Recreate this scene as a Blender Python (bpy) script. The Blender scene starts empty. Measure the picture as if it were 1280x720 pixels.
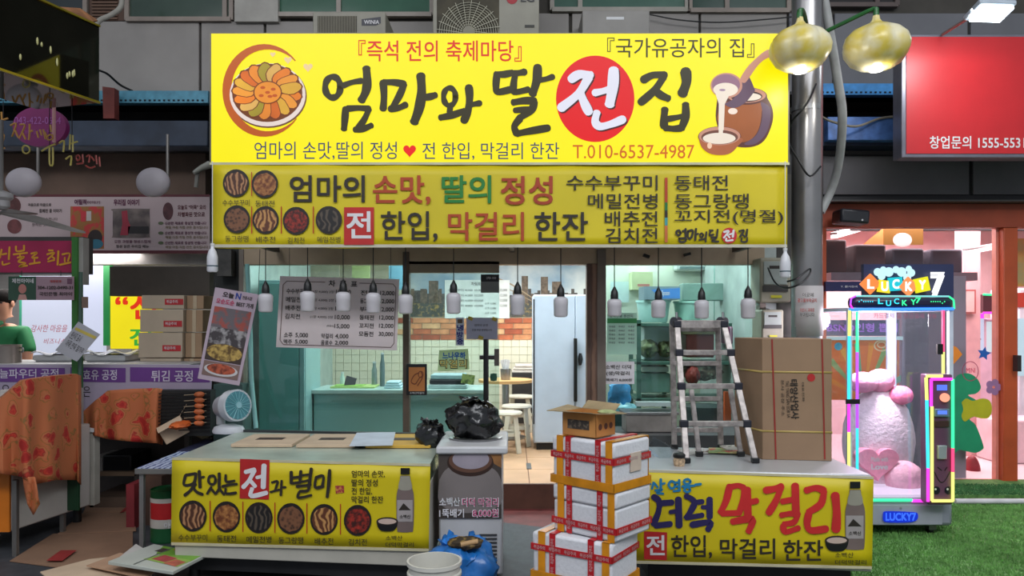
import bpy, bmesh, math, random
from mathutils import Vector, Matrix, Euler, noise
random.seed(7)
PI = math.pi
C = bpy.context.scene.collection
S = bpy.context.scene
F = 950.0; CX = 640.0; HY = 400.0; CH = 1.5          # focal length in pixels, principal column, horizon row, eye height

# ---------------------------------------------------------------- camera, world, lights, exposure
cam = bpy.data.objects.new('camera', bpy.data.cameras.new('camera')); C.objects.link(cam)
cam.location = (0, 0, CH); cam.rotation_euler = (PI/2, 0, 0)
cam.data.lens = F/1280*36; cam.data.sensor_width = 36; cam.data.shift_y = (HY-360)/1280
cam.data.clip_end = 100; S.camera = cam
S.view_settings.view_transform = 'Standard'; S.view_settings.look = 'None'
S.view_settings.exposure = 0.0; S.view_settings.gamma = 1; S.view_settings.use_curve_mapping = False
S.cycles.max_bounces = 8; S.cycles.diffuse_bounces = 3; S.cycles.glossy_bounces = 4; S.cycles.transparent_max_bounces = 16
S.cycles.sample_clamp_indirect = 4.0; S.cycles.use_denoising = True

w = bpy.data.worlds.new('arcade_air'); S.world = w; w.use_nodes = True
w.node_tree.nodes['Background'].inputs[0].default_value = (0.80, 0.88, 1.0, 1)
w.node_tree.nodes['Background'].inputs[1].default_value = 0.42

def area(name, loc, rot, sx, sy, power, col=(1, 1, 1), spread=None):
    l = bpy.data.lights.new(name, 'AREA'); l.shape = 'RECTANGLE'; l.size = sx; l.size_y = sy; l.energy = power; l.color = col
    if spread: l.spread = spread
    o = bpy.data.objects.new(name, l); C.objects.link(o); o.location = loc; o.rotation_euler = [math.radians(a) for a in rot]
    return o
def point(name, loc, power, col=(1, 1, 1), r=.05):
    l = bpy.data.lights.new(name, 'POINT'); l.energy = power; l.color = col; l.shadow_soft_size = r
    o = bpy.data.objects.new(name, l); C.objects.link(o); o.location = loc
    return o
# the arcade's own lamps, high above the lane behind the viewer
area('arcade_lamp_row', (0.5, -1.5, 6.0), (38, 0, 0), 9, 1.2, 300, (.93, .96, 1))
area('arcade_lamp', (3.2, 1.0, 5.6), (22, 0, -8), 2.5, 2.5, 110, (.93, .96, 1))
area('arcade_lamp', (-3.4, 1.2, 5.6), (22, 0, 8), 2.5, 2.5, 75, (.95, .95, 1))
# ceiling lamps inside the shops
area('dining_room_lamp', (0.4, 8.4, 2.42), (0, 0, 0), 3.6, 1.6, 130, (.95, 1, 1))
area('shop_front_lamp', (0.0, 6.7, 2.42), (0, 0, 0), 3.8, .4, 75, (.93, 1, .99))
area('game_shop_lamp', (4.3, 8.0, 2.50), (0, 0, 0), 2.6, 1.6, 210, (1, .86, .92))
area('left_stall_lamp', (-4.3, 7.1, 2.12), (0, 0, 0), 1.8, .5, 60, (1, .96, .95))

# ---------------------------------------------------------------- helpers
def W(px, py, D): return Vector(((px-CX)*D/F, D, CH-(py-HY)*D/F))
def X(px, D): return (px-CX)*D/F
def Z(py, D): return CH-(py-HY)*D/F
def lin(c):
    c = c/255.0
    return c/12.92 if c <= .04045 else ((c+.055)/1.055)**2.4
MC = {}
def M(rgb, rough=.55, metal=0, emit=0, var=.08, scale=6, bump=0, spec=.5, kind='noise', col2=None, dist=0, det=4, lo=.42, hi=.6):
    key = (tuple(rgb), rough, metal, emit, var, scale, bump, spec, kind, tuple(col2) if col2 else None, dist, lo, hi)
    if key in MC: return MC[key]
    m = bpy.data.materials.new('mat_%d' % len(MC)); m.use_nodes = True; MC[key] = m
    nt = m.node_tree; N = nt.nodes; L = nt.links; b = N['Principled BSDF']
    c = [lin(v) for v in rgb]
    tc = N.new('ShaderNodeTexCoord')
    if kind == 'noise':
        n = N.new('ShaderNodeTexNoise'); n.inputs['Scale'].default_value = scale; n.inputs['Detail'].default_value = det; n.inputs['Distortion'].default_value = dist
        fac = n.outputs['Fac']
    elif kind == 'voronoi':
        n = N.new('ShaderNodeTexVoronoi'); n.inputs['Scale'].default_value = scale; fac = n.outputs['Distance']
    elif kind == 'wave':
        n = N.new('ShaderNodeTexWave'); n.inputs['Scale'].default_value = scale; n.inputs['Distortion'].default_value = dist; fac = n.outputs['Fac']
    L.new(tc.outputs['Object'], n.inputs['Vector'])
    r = N.new('ShaderNodeValToRGB'); L.new(fac, r.inputs['Fac'])
    e = r.color_ramp.elements
    if col2:
        e[0].position = lo; e[1].position = hi
        e[0].color = (*c, 1); e[1].color = (*[lin(v) for v in col2], 1)
    else:
        e[0].position = .3; e[1].position = .7
        e[0].color = (*[max(0, v*(1-var*1.6)) for v in c], 1); e[1].color = (*[min(1, v*(1+var*1.6)) for v in c], 1)
    L.new(r.outputs['Color'], b.inputs['Base Color'])
    b.inputs['Roughness'].default_value = rough; b.inputs['Metallic'].default_value = metal
    b.inputs['Specular IOR Level'].default_value = spec
    if emit:
        L.new(r.outputs['Color'], b.inputs['Emission Color']); nt.links.remove(b.inputs['Base Color'].links[0]); b.inputs['Base Color'].default_value = (*[v*.2 for v in c], 1); b.inputs['Emission Strength'].default_value = emit
    if bump:
        bp = N.new('ShaderNodeBump'); bp.inputs['Strength'].default_value = bump; bp.inputs['Distance'].default_value = .02
        L.new(fac, bp.inputs['Height']); L.new(bp.outputs['Normal'], b.inputs['Normal'])
    return m
def EM(rgb, s=1.0, var=0.02):                         # backlit print, lamp or added glow: gives off light
    return M(tuple(v for v in rgb), rough=.4, emit=s, var=var, scale=3, spec=.3)
def glass(tint, refl=.12, name='glass', rough=.02):
    key = ('g', tuple(tint), refl, rough)
    if key in MC: return MC[key]
    m = bpy.data.materials.new(name); m.use_nodes = True; MC[key] = m
    nt = m.node_tree; N = nt.nodes; L = nt.links; N.remove(N['Principled BSDF'])
    t = N.new('ShaderNodeBsdfTransparent'); t.inputs[0].default_value = (*tint, 1)
    g = N.new('ShaderNodeBsdfGlossy'); g.inputs['Roughness'].default_value = rough
    lw = N.new('ShaderNodeLayerWeight'); lw.inputs[0].default_value = .5; f = N.new('ShaderNodeMath'); f.operation = 'POWER'; f.inputs[1].default_value = 5; L.new(lw.outputs['Facing'], f.inputs[0])
    mm = N.new('ShaderNodeMath'); mm.operation = 'MULTIPLY_ADD'; mm.inputs[1].default_value = .7; mm.inputs[2].default_value = refl*.5
    n = N.new('ShaderNodeTexNoise'); n.inputs['Scale'].default_value = 2.5
    r = N.new('ShaderNodeMath'); r.operation = 'MULTIPLY_ADD'; r.inputs[1].default_value = .06; r.inputs[2].default_value = rough*.5
    tc = N.new('ShaderNodeTexCoord'); L.new(tc.outputs['Object'], n.inputs['Vector']); L.new(n.outputs['Fac'], r.inputs[0]); L.new(r.outputs[0], g.inputs['Roughness'])
    mx = N.new('ShaderNodeMixShader'); L.new(f.outputs[0], mm.inputs[0]); L.new(mm.outputs[0], mx.inputs[0])
    L.new(t.outputs[0], mx.inputs[1]); L.new(g.outputs[0], mx.inputs[2]); L.new(mx.outputs[0], N['Material Output'].inputs[0])
    return m

def root_of(o):
    while o.parent: o = o.parent
    return o
def tag(o, label=None, cat=None, group=None, kind=None):
    if label: o['label'] = label
    if cat: o['category'] = cat
    if group: o['group'] = group
    if kind: o['kind'] = kind
    return o
def thing(name, label, cat, loc=(0, 0, 0), rot=(0, 0, 0), group=None):
    o = bpy.data.objects.new(name, None); C.objects.link(o); o.empty_display_size = .1
    o.location = loc; o.rotation_euler = rot
    return tag(o, label, cat, group)
def kids(o): return [c for c in bpy.data.objects if c.parent == o]
def dup(root, loc=None, rot=None, label=None, scale=None):
    def cp(o, par):
        c = o.copy(); C.objects.link(c); c.parent = par
        for ch in kids(o): cp(ch, c)
        return c
    r = cp(root, None)
    if loc is not None: r.location = loc
    if rot is not None: r.rotation_euler = rot
    if scale is not None: r.scale = scale
    if label: r['label'] = label
    return r

class B:
    def __init__(s): s.v = []; s.f = []; s.T = None
    def add(s, vs, fs):
        o = len(s.v)
        s.v += [(s.T @ Vector(p)) if s.T else Vector(p) for p in vs]
        s.f += [[i+o for i in f] for f in fs]; return s
    def box(s, x0, x1, y0, y1, z0, z1):
        return s.add([(x0,y0,z0),(x1,y0,z0),(x1,y1,z0),(x0,y1,z0),(x0,y0,z1),(x1,y0,z1),(x1,y1,z1),(x0,y1,z1)],
              [(0,3,2,1),(4,5,6,7),(0,1,5,4),(1,2,6,5),(2,3,7,6),(3,0,4,7)])
    def boxc(s, c, d, R=None):
        R = R or Matrix.Identity(3); c = Vector(c)
        vs = [c + R @ Vector((a*d[0]/2, b*d[1]/2, e*d[2]/2)) for a, b, e in [(-1,-1,-1),(1,-1,-1),(1,1,-1),(-1,1,-1),(-1,-1,1),(1,-1,1),(1,1,1),(-1,1,1)]]
        return s.add(vs, [(0,3,2,1),(4,5,6,7),(0,1,5,4),(1,2,6,5),(2,3,7,6),(3,0,4,7)])
    def bar(s, p0, p1, w, t, up=(0, 0, 1)):           # straight rectangular bar from p0 to p1, w across, t along `up`
        p0 = Vector(p0); p1 = Vector(p1); d = (p1-p0); n = d.normalized(); u = Vector(up); u = (u-n*u.dot(n)).normalized(); r = n.cross(u)
        R = Matrix((r, u, n)).transposed()
        return s.boxc((p0+p1)/2, (w, t, d.length), R)
    def cyl(s, p0, p1, r0, r1=None, n=16, cap=True):
        r1 = r0 if r1 is None else r1
        p0 = Vector(p0); p1 = Vector(p1); d = (p1-p0).normalized(); u = d.orthogonal().normalized(); w_ = d.cross(u)
        vs = []
        for p, r in ((p0, r0), (p1, r1)):
            vs += [p + (u*math.cos(2*PI*i/n) + w_*math.sin(2*PI*i/n))*r for i in range(n)]
        fs = [(i, (i+1) % n, n+(i+1) % n, n+i) for i in range(n)]
        if cap: fs += [tuple(range(n-1, -1, -1)), tuple(range(n, 2*n))]
        return s.add(vs, fs)
    def tube(s, pts, r, n=8, sub=4):
        P = [Vector(p) for p in pts]
        if sub > 1 and len(P) > 2: P = smooth(P, sub)
        vs = []; fs = []; u = None; m = len(P)
        for i, p in enumerate(P):
            d = (P[min(i+1, m-1)]-P[max(i-1, 0)]).normalized()
            u = d.orthogonal().normalized() if u is None else (u-d*u.dot(d)).normalized()
            w_ = d.cross(u); rr = r(i/(m-1)) if callable(r) else r
            vs += [p+(u*math.cos(2*PI*k/n)+w_*math.sin(2*PI*k/n))*rr for k in range(n)]
        for i in range(m-1): fs += [(i*n+k, i*n+(k+1) % n, (i+1)*n+(k+1) % n, (i+1)*n+k) for k in range(n)]
        fs += [tuple(range(n-1, -1, -1)), tuple(range((m-1)*n, m*n))]
        return s.add(vs, fs)
    def lathe(s, c, prof, n=24, mod=None, sq=(1, 1)):
        c = Vector(c); vs = []; fs = []
        for r, z in prof:
            for i in range(n):
                a = 2*PI*i/n; q = r*(mod(a, z) if mod else 1)
                vs.append(c+Vector((q*math.cos(a)*sq[0], q*math.sin(a)*sq[1], z)))
        for j in range(len(prof)-1): fs += [(j*n+i, j*n+(i+1) % n, (j+1)*n+(i+1) % n, (j+1)*n+i) for i in range(n)]
        fs += [tuple(range(n-1, -1, -1)), tuple(range((len(prof)-1)*n, len(prof)*n))]
        return s.add(vs, fs)
    def ell(s, c, r, nu=16, nv=10, f=None):
        prof = [(max(1e-4, math.sin(PI*j/nv)), -math.cos(PI*j/nv)) for j in range(nv+1)]
        vs = []; fs = []; c = Vector(c)
        for rr, z in prof:
            for i in range(nu):
                a = 2*PI*i/nu; d = Vector((rr*math.cos(a), rr*math.sin(a), z)); q = f(d) if f else 1
                vs.append(c+Vector((d.x*r[0], d.y*r[1], d.z*r[2]))*1.0 if not f else c+Vector((d.x*r[0]*q, d.y*r[1]*q, d.z*r[2]*q)))
        for j in range(nv): fs += [(j*nu+i, j*nu+(i+1) % nu, (j+1)*nu+(i+1) % nu, (j+1)*nu+i) for i in range(nu)]
        return s.add(vs, fs)
    def prism(s, pts, off):                           # polygon (3D points) extruded by vector off
        P = [Vector(p) for p in pts]; n = len(P); off = Vector(off)
        nrm = Vector((0, 0, 0))
        for i in range(n):
            a, b = P[i], P[(i+1) % n]; nrm += a.cross(b)
        if nrm.dot(off) > 0: P.reverse()
        return s.add(P+[p+off for p in P], [tuple(range(n)), tuple(range(2*n-1, n-1, -1))]+[(i, i+n, (i+1) % n+n, (i+1) % n) for i in range(n)])
    def grid(s, rows):
        m = len(rows[0]); vs = [p for r in rows for p in r]
        return s.add(vs, [(j*m+i, j*m+i+1, (j+1)*m+i+1, (j+1)*m+i) for j in range(len(rows)-1) for i in range(m-1)])
    def done(s, name, mat, parent=None, label=None, cat=None, group=None, kind=None, local=False, bev=0, sol=0, sub=0, flat=False, origin=None):
        me = bpy.data.meshes.new(name)
        T = None
        if parent is not None and not local:
            r = root_of(parent); T = (Matrix.Translation(r.location) @ r.rotation_euler.to_matrix().to_4x4()).inverted()
        vs = [T @ p for p in s.v] if T else s.v
        o = bpy.data.objects.new(name, me)
        if parent is None and not local:
            c = origin or (Vector([(min(p[k] for p in vs)+max(p[k] for p in vs))/2 for k in (0, 1)]+[min(p[2] for p in vs)]))
            c = Vector(c); vs = [p-c for p in vs]; o.location = c
        me.from_pydata([tuple(p) for p in vs], [], s.f); me.validate(); me.update()
        if not flat:
            me.polygons.foreach_set('use_smooth', [True]*len(me.polygons)); me.set_sharp_from_angle(angle=.7)
        me.materials.append(mat); C.objects.link(o); o.parent = parent
        if sol: m_ = o.modifiers.new('Solidify', 'SOLIDIFY'); m_.thickness = sol; m_.offset = 0
        if bev: m_ = o.modifiers.new('Bevel', 'BEVEL'); m_.width = bev; m_.segments = 2; m_.limit_method = 'ANGLE'
        if sub: m_ = o.modifiers.new('Sub', 'SUBSURF'); m_.levels = sub; m_.render_levels = sub
        return tag(o, label, cat, group, kind)

def smooth(P, k):
    out = []; n = len(P)
    for i in range(n-1):
        p0, p1, p2, p3 = P[max(i-1, 0)], P[i], P[i+1], P[min(i+2, n-1)]
        for j in range(k):
            t = j/k; out.append(.5*((2*p1)+(p2-p0)*t+(2*p0-5*p1+4*p2-p3)*t*t+(3*p1-p0-3*p2+p3)*t**3))
    out.append(P[-1]); return out

class Pl:
    """upright plane through two points given by column and depth; p() finds the point of the plane seen at a pixel"""
    def __init__(s, px0, D0, px1=None, D1=None):
        a = Vector((X(px0, D0), D0, 0)); b = Vector((X(px1, D1), D1, 0)) if px1 is not None else a+Vector((1, 0, 0))
        s.a = a; s.u = (b-a).normalized(); s.n = Vector((s.u.y, -s.u.x, 0))
    def p(s, px, py, off=0):
        d = Vector(((px-CX)/F, 1, (HY-py)/F)); q = s.a+s.n*off
        t = (q.x*s.n.x+q.y*s.n.y)/(d.x*s.n.x+d.y*s.n.y)
        return Vector((d.x*t, d.y*t, CH+d.z*t))
    def slab(s, b, x0, y0, x1, y1, off=0, th=.01):
        b.prism([s.p(x0, y0, off), s.p(x1, y0, off), s.p(x1, y1, off), s.p(x0, y1, off)], -s.n*th); return b
TXT = {}
def tmesh(body, bold):
    k = (body, bold)
    if k not in TXT:
        cu = bpy.data.curves.new('lettering', 'FONT'); cu.body = body; cu.resolution_u = 3; cu.space_line = 1.05
        o = bpy.data.objects.new('lettering', cu); me = o.to_mesh()
        V0 = [v.co.copy() for v in me.vertices]; F0 = [tuple(p.vertices) for p in me.polygons]; V = []; Fc = []; o.to_mesh_clear(); bpy.data.objects.remove(o)
        g = bold*.62
        for dx, dy in (((0, 0),) if not bold else ((-g, -g), (g, -g), (-g, g), (g, g))):
            n = len(V); V += [Vector((v.x+dx, v.y+dy, .00035*(n//max(1, len(V0))))) for v in V0]; Fc += [tuple(i+n for i in f) for f in F0]
        x0 = min(v.x for v in V); x1 = max(v.x for v in V); y0 = min(v.y for v in V); y1 = max(v.y for v in V)
        TXT[k] = ([((v.x-x0)/(x1-x0), (v.y-y0)/(y1-y0), v.z) for v in V], Fc)
    return TXT[k]
def T(pl, body, rect, mat, parent, bold=0.0, off=.004, quad=None, name='lettering', shear=0):
    uv, fs = tmesh(body, bold); b = B()
    if quad is None:
        x0, y0, x1, y1 = rect; quad = [(x0, y0), (x1, y0), (x1, y1), (x0, y1)]   # clockwise from the top left
    q = [Vector(p) for p in quad]; vs = []
    for u, v, w_ in uv:
        p = (q[0]*(1-u)+q[1]*u)*v+(q[3]*(1-u)+q[2]*u)*(1-v); vs.append(pl.p(p.x+shear*(v-.5), p.y, off+w_))
    b.add(vs, fs); return b.done(name, mat, parent, flat=True)
def strokes(pl, sl, mat, parent, off=.004, name='lettering'):
    b = B()
    for k, st in enumerate(sl):
        wd = st[0]*1.08; P = smooth([Vector((x, y)) for x, y in st[1:]], 5) if len(st) > 3 else [Vector(st[1]), Vector(st[1]).lerp(Vector(st[2]), .5), Vector(st[2])]
        n = len(P); L_ = []; R_ = []
        for i, p in enumerate(P):
            d = (P[min(i+1, n-1)]-P[max(i-1, 0)]); d = d.normalized() if d.length > 1e-6 else Vector((1, 0)); q = Vector((-d.y, d.x))
            h = wd/2*(1.0 if len(P) < 4 else (1.0+.10*math.sin(i*.55+k*2)))
            L_.append(p+q*h); R_.append(p-q*h)
        d0 = (P[0]-P[1]).normalized(); d1 = (P[-1]-P[-2]).normalized(); o = off+k*.00012
        L_ = [pl.p(p.x, p.y, o) for p in L_]; R_ = [pl.p(p.x, p.y, o) for p in R_]
        b.grid([L_, R_])
        for e, dd in ((P[0], d0), (P[-1], d1)):
            q = Vector((-dd.y, dd.x)); c = [e+(q*math.cos(PI*t/6)+dd*math.sin(PI*t/6)*.8)*wd/2 for t in range(7)]
            b.add([pl.p(v.x, v.y, o) for v in c], [tuple(range(7))])
    return b.done(name, mat, parent, flat=True)
def ring(cx, cy, rx, ry, n=12): return [(cx+rx*math.cos(2*PI*i/n), cy+ry*math.sin(2*PI*i/n)) for i in range(n+1)]
def disc(pl, cx, cy, rx, ry, mat, parent, off=.003, name='picture', n=28, wob=0):
    b = B(); b.add([pl.p(cx+rx*(1+wob*math.sin(3.1*i))*math.cos(2*PI*i/n), cy+ry*(1+wob*math.sin(2.3*i))*math.sin(2*PI*i/n), off) for i in range(n)], [tuple(range(n))])
    return b.done(name, mat, parent, flat=True)
def flatpoly(pl, pts, mat, parent, off=.003, name='picture'):
    b = B(); b.add([pl.p(x, y, off) for x, y in pts], [tuple(range(len(pts)))]); return b.done(name, mat, parent, flat=True)
def rect(pl, x0, y0, x1, y1, mat, parent, off=.003, name='picture'):
    return flatpoly(pl, [(x0, y0), (x1, y0), (x1, y1), (x0, y1)], mat, parent, off, name)
ORD = ['first', 'second', 'third', 'fourth', 'fifth', 'sixth', 'seventh', 'eighth', 'ninth', 'tenth', 'eleventh', 'twelfth', 'thirteenth']

# ---------------------------------------------------------------- shared materials
INK = (38, 30, 22); steel = M((150, 150, 150), .3, .9, var=.1, scale=12)
dark = M((22, 22, 24), .6, var=.3, scale=5); black = M((12, 12, 13), .45, var=.2); white = M((205, 205, 205), .5, var=.04)
ink = M(INK, .6, var=.05); inkred = M((175, 32, 22), .6, var=.05); inkgreen = M((30, 120, 45), .6, var=.05); inkwhite = M((215, 212, 212), .6, var=.03)
yellow = M((204, 184, 6), .5, var=.04, scale=2.5); bowl = M((32, 22, 18), .5, var=.3, scale=40)
card = M((168, 132, 96), .75, var=.07, scale=5); cardpale = M((196, 172, 145), .75, var=.06, scale=5)
FOOD = {'roll': M((74, 40, 24), .5, kind='wave', scale=11, dist=9, col2=(170, 122, 84), lo=.35, hi=.9),
        'dong': M((104, 52, 24), .5, scale=38, col2=(180, 122, 66), lo=.4, hi=.66),
        'ball': M((52, 32, 22), .5, kind='voronoi', scale=48, col2=(120, 78, 52), lo=.1, hi=.6),
        'cabb': M((92, 48, 26), .5, kind='wave', scale=10, dist=12, col2=(186, 136, 80), lo=.35, hi=.85),
        'kim': M((60, 20, 14), .5, scale=45, col2=(160, 44, 30), lo=.4, hi=.66),
        'mem': M((24, 20, 18), .5, kind='wave', scale=9, dist=12, col2=(84, 72, 60), lo=.45, hi=.95)}
# ================================================================ STRUCTURE
# ground
asph = M((60, 62, 66), .55, var=.18, scale=9, bump=.25)
B().box(-9, 9, -3, 13, -.1, 0).done('floor', asph, kind='structure')
redfl = B().box(X(560, 5.9), X(760, 5.9), 5.15, 6.02, .001, .012).done('floor_paint', M((112, 52, 50), .6, var=.18, scale=8, bump=.2), kind='structure')
# artificial turf on the right, with a raised strip along the shop
turfm = M((82, 124, 60), .85, var=.25, scale=26, bump=.6)
tx = 1.86
turf = B().prism([(tx, 2.0, 0), (9, 2.0, 0), (9, 6.2, 0), (tx, 6.2, 0)], (0, 0, .02)).done('floor_turf', turfm, kind='structure')
B().box(2.6, 9, 6.2, 6.82, 0, .07).done('floor_turf_step', turfm, kind='structure')
def blades(x0, x1, y0, y1, z, n, seed):
    rr = random.Random(seed); b = B(); vs = []; fs = []
    for i in range(n):
        x = rr.uniform(x0, x1); y = rr.uniform(y0, y1); a = rr.uniform(0, PI); h = rr.uniform(.012, .022); c, s_ = math.cos(a)*.005, math.sin(a)*.005
        lx, ly = rr.uniform(-.008, .008), rr.uniform(-.008, .008); k = len(vs)
        vs += [(x-c, y-s_, z), (x+c, y+s_, z), (x+lx, y+ly, z+h)]; fs.append((k, k+1, k+2))
    b.v = [Vector(v) for v in vs]; b.f = fs; return b
blades(tx, 4.4, 3.6, 6.2, .018, 60000, 3).done('turf_grass', M((104, 154, 78), .75, var=.2, scale=9), kind='stuff', label='short green artificial grass covering the ground before the claw machine', cat='grass', flat=True)
blades(2.9, 5.2, 6.2, 6.6, .068, 9000, 4).done('turf_step_grass', M((60, 112, 62), .8, var=.25, scale=9), kind='stuff', label='darker green artificial grass on the raised strip along the shop window', cat='grass', flat=True)

# upper facade: parapet panels over a dark recess, window band above
UF = 7.0
up = B().box(-9, 9, UF+.03, UF+.25, Z(118, UF), 6.5).done('wall_facade', M((66, 62, 56), .8, var=.1), kind='structure')
pg = M((138, 133, 128), .6, var=.06, scale=3, bump=.05); pg2 = M((104, 104, 108), .6, var=.06, scale=3)
plf = Pl(640, UF)
for a, b_, m_ in ((-60, 121, pg), (124, 249, pg), (252, 330, pg), (333, 560, pg), (563, 711, pg), (715, 873, pg), (876, 983, pg), (986, 1040, pg2), (1043, 1209, pg2), (1213, 1400, pg2)):
    B().box(X(a, UF), X(b_, UF), UF-.01, UF+.04, Z(115, UF), Z(27 if a < 500 else 17, UF)).done('panel', m_, up, bev=.006)
# window band of the upper floor
def upwin(n, x0, x1, y0, y1, gcol, mull=(), fcol=(130, 118, 108)):
    w_ = B().box(X(x0, UF), X(x1, UF), UF-.005, UF+.04, Z(y1, UF), Z(y0, UF)).done('window_%d' % n, M(gcol, .15, var=.15, scale=2), kind='structure')
    fm = M(fcol, .5, var=.08); b = B()
    for xx in (x0, x1)+tuple(mull): b.box(X(xx, UF)-.02, X(xx, UF)+.02, UF-.03, UF+.01, Z(y1, UF), Z(y0, UF))
    b.box(X(x0, UF), X(x1, UF), UF-.05, UF+.01, Z(y1, UF)-.02, Z(y1, UF)+.02)
    b.done('window_frame', fm, w_)
    return w_
upwin(1, -60, 108, -60, 26, (44, 50, 52), (40,)); upwin(2, 160, 290, -60, 26, (58, 74, 64), (282,)); upwin(3, 342, 540, -60, 20, (52, 92, 72), (424,), (150, 140, 130))
upwin(4, 690, 858, -60, 14, (62, 94, 80), (725,), (140, 135, 125)); upwin(5, 862, 985, -60, 15, (66, 84, 76), (908,)); upwin(6, 1030, 1120, -60, 8, (40, 38, 38), (1095,), (80, 66, 62))
lv = B().box(X(112, UF), X(156, UF), UF-.005, UF+.04, Z(26, UF), Z(-60, UF)).done('trim_shutter', M((78, 56, 44), .7), kind='structure')
for i in range(16):
    B().box(X(116, UF), X(148, UF), UF-.02, UF, Z(25-i*4, UF)-.0, Z(23-i*4, UF)).done('slat', M((96, 70, 54), .7, var=.1), lv)
B().box(X(296, UF), X(350, UF), UF-.06, UF+.04, Z(30, UF), Z(-60, UF)).done('wall_pier', M((158, 154, 146), .7, var=.08), kind='structure')
# blue perforated rail
bl = M((74, 136, 158), .5, var=.15, scale=14); hole = M((14, 26, 34), .8)
for nm, x0, x1, y0, y1, cl in (('trim_rail', -120, 262, 115, 130, bl), ('trim_rail', 1027, 1400, 106, 120, M((60, 140, 205), .5, var=.12, scale=14))):
    r = B().box(X(x0, 6.9), X(x1, 6.9), 6.86, 6.95, Z(y1, 6.9), Z(y0, 6.9)).done(nm, cl, kind='structure')
    hb = B()
    for i in range(int((x1-x0)/6)):
        hb.box(X(x0+i*6, 6.86), X(x0+i*6+2.6, 6.86), 6.855, 6.862, Z(y1-3.5, 6.86), Z(y1-5.5, 6.86))
    hb.done('slot_row', hole, r, kind='stuff', flat=True)
# dark recess with service beams
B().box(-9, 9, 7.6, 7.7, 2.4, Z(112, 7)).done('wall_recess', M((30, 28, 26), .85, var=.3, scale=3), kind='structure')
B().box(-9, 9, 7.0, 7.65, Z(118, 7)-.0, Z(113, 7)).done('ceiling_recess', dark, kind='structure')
B().box(X(-150, 6.7), X(262, 6.7), 6.66, 6.86, Z(184, 6.7), Z(152, 6.7)).done('beam_navy', M((40, 50, 66), .6, var=.2, scale=5, bump=.1), kind='structure', bev=.01)
rb = B().box(X(1030, 6.5), X(1116, 6.5), 6.42, 6.62, Z(178, 6.5), Z(149, 6.5)).done('beam_blue', M((64, 98, 156), .55, var=.2, scale=14), kind='structure', bev=.006)
B().box(X(1028, 6.5), X(1400, 6.5), 6.5, 6.7, Z(182, 6.5), Z(150, 6.5)).done('beam_dark', M((30, 36, 60), .6, var=.2, scale=5), kind='structure')
B().box(X(-150, 7.2), X(262, 7.2), 7.1, 7.3, 2.35, Z(186, 7.2)).done('wall_left_stall_top', M((92, 74, 62), .75, var=.12, scale=2.5), kind='structure')
B().box(X(-150, 7.0), X(262, 7.0), 6.95, 7.1, Z(331, 7.0), Z(317, 7.0)).done('beam_pale', M((150, 146, 142), .6), kind='structure')
B().box(X(-150, 7.0), X(262, 7.0), 6.9, 7.4, Z(186, 7)-.02, Z(186, 7)+.04).done('beam_shelf', dark, kind='structure')

# ---- the pancake shop's shell
FD = 6.2; XL = X(303, FD); XR = X(955, FD); ZF = .2
B().box(XL-.3, XR+.1, 6.02, 10.2, 0, ZF-.012).done('floor_shop_base', M((92, 60, 46), .6, var=.15, scale=6), kind='structure')
ft = B().box(XL, XR, 6.03, 10.1, ZF-.012, ZF-.006).done('floor_shop', M((120, 84, 64), .6), kind='structure')
tm = M((196, 158, 124), .42, var=.07, scale=3); tw = .62
for j in range(7):
    for i in range(8):
        x0 = X(661, 6.3)-3*tw+i*tw; y0 = 6.04+j*.58
        B().box(max(XL, x0+.004), min(XR, x0+tw-.004), y0+.004, y0+.576, ZF-.008, ZF).done('tile', tm, ft)
B().box(XL-.2, XR+.1, 6.4, 10.2, 2.55, 2.7).done('ceiling_shop', M((150, 150, 146), .7), kind='structure')
B().box(XL-.24, XL-.16, 6.4, 10.2, 0, 2.6).done('wall_shop_left', M((180, 196, 190), .6), kind='structure')
B().box(XR, XR+.1, 6.2, 10.2, 0, 2.6).done('wall_shop_right', M((170, 180, 176), .6), kind='structure')
BW = 10.0
wb = B().box(XL-.2, XR, BW, BW+.1, 0, 2.6).done('wall_shop_back', M((202, 196, 172), .5, var=.03, scale=3), kind='structure')
# white wall tiles: recessed joints, small enough to stay one joined surface
tb = B(); tz = .2; k = 0
while tz < 1.22:
    for i in range(46):
        x0 = X(330, BW)+i*.105
        tb.box(x0+.003, x0+.102, BW-.012, BW, tz+.003, tz+.102)
    tz += .105; k += 1
tb.done('wall_tiles', M((226, 220, 198), .25, var=.04, scale=2), wb, kind='stuff', flat=True)
rr = random.Random(5); bms = [M((176, 98, 66), .8, var=.2, scale=9), M((196, 132, 92), .8, var=.2, scale=9), M((156, 80, 56), .8, var=.2, scale=9), M((206, 160, 118), .8, var=.15, scale=9)]
bz = Z(425, BW)
proto = {}
for r_ in range(4):
    x0 = X(505, BW)-(r_ % 2)*.12
    while x0 < X(740, BW):
        mi = rr.randrange(4)
        if mi not in proto:
            o = B().box(.004, .236, -.02, 0, .004, .07).done('brick', bms[mi], wb, local=True); proto[mi] = o
        else:
            o = proto[mi].copy(); C.objects.link(o)
        o.location = Vector((x0, BW, bz+r_*.0735))-wb.location; x0 += .24
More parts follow.
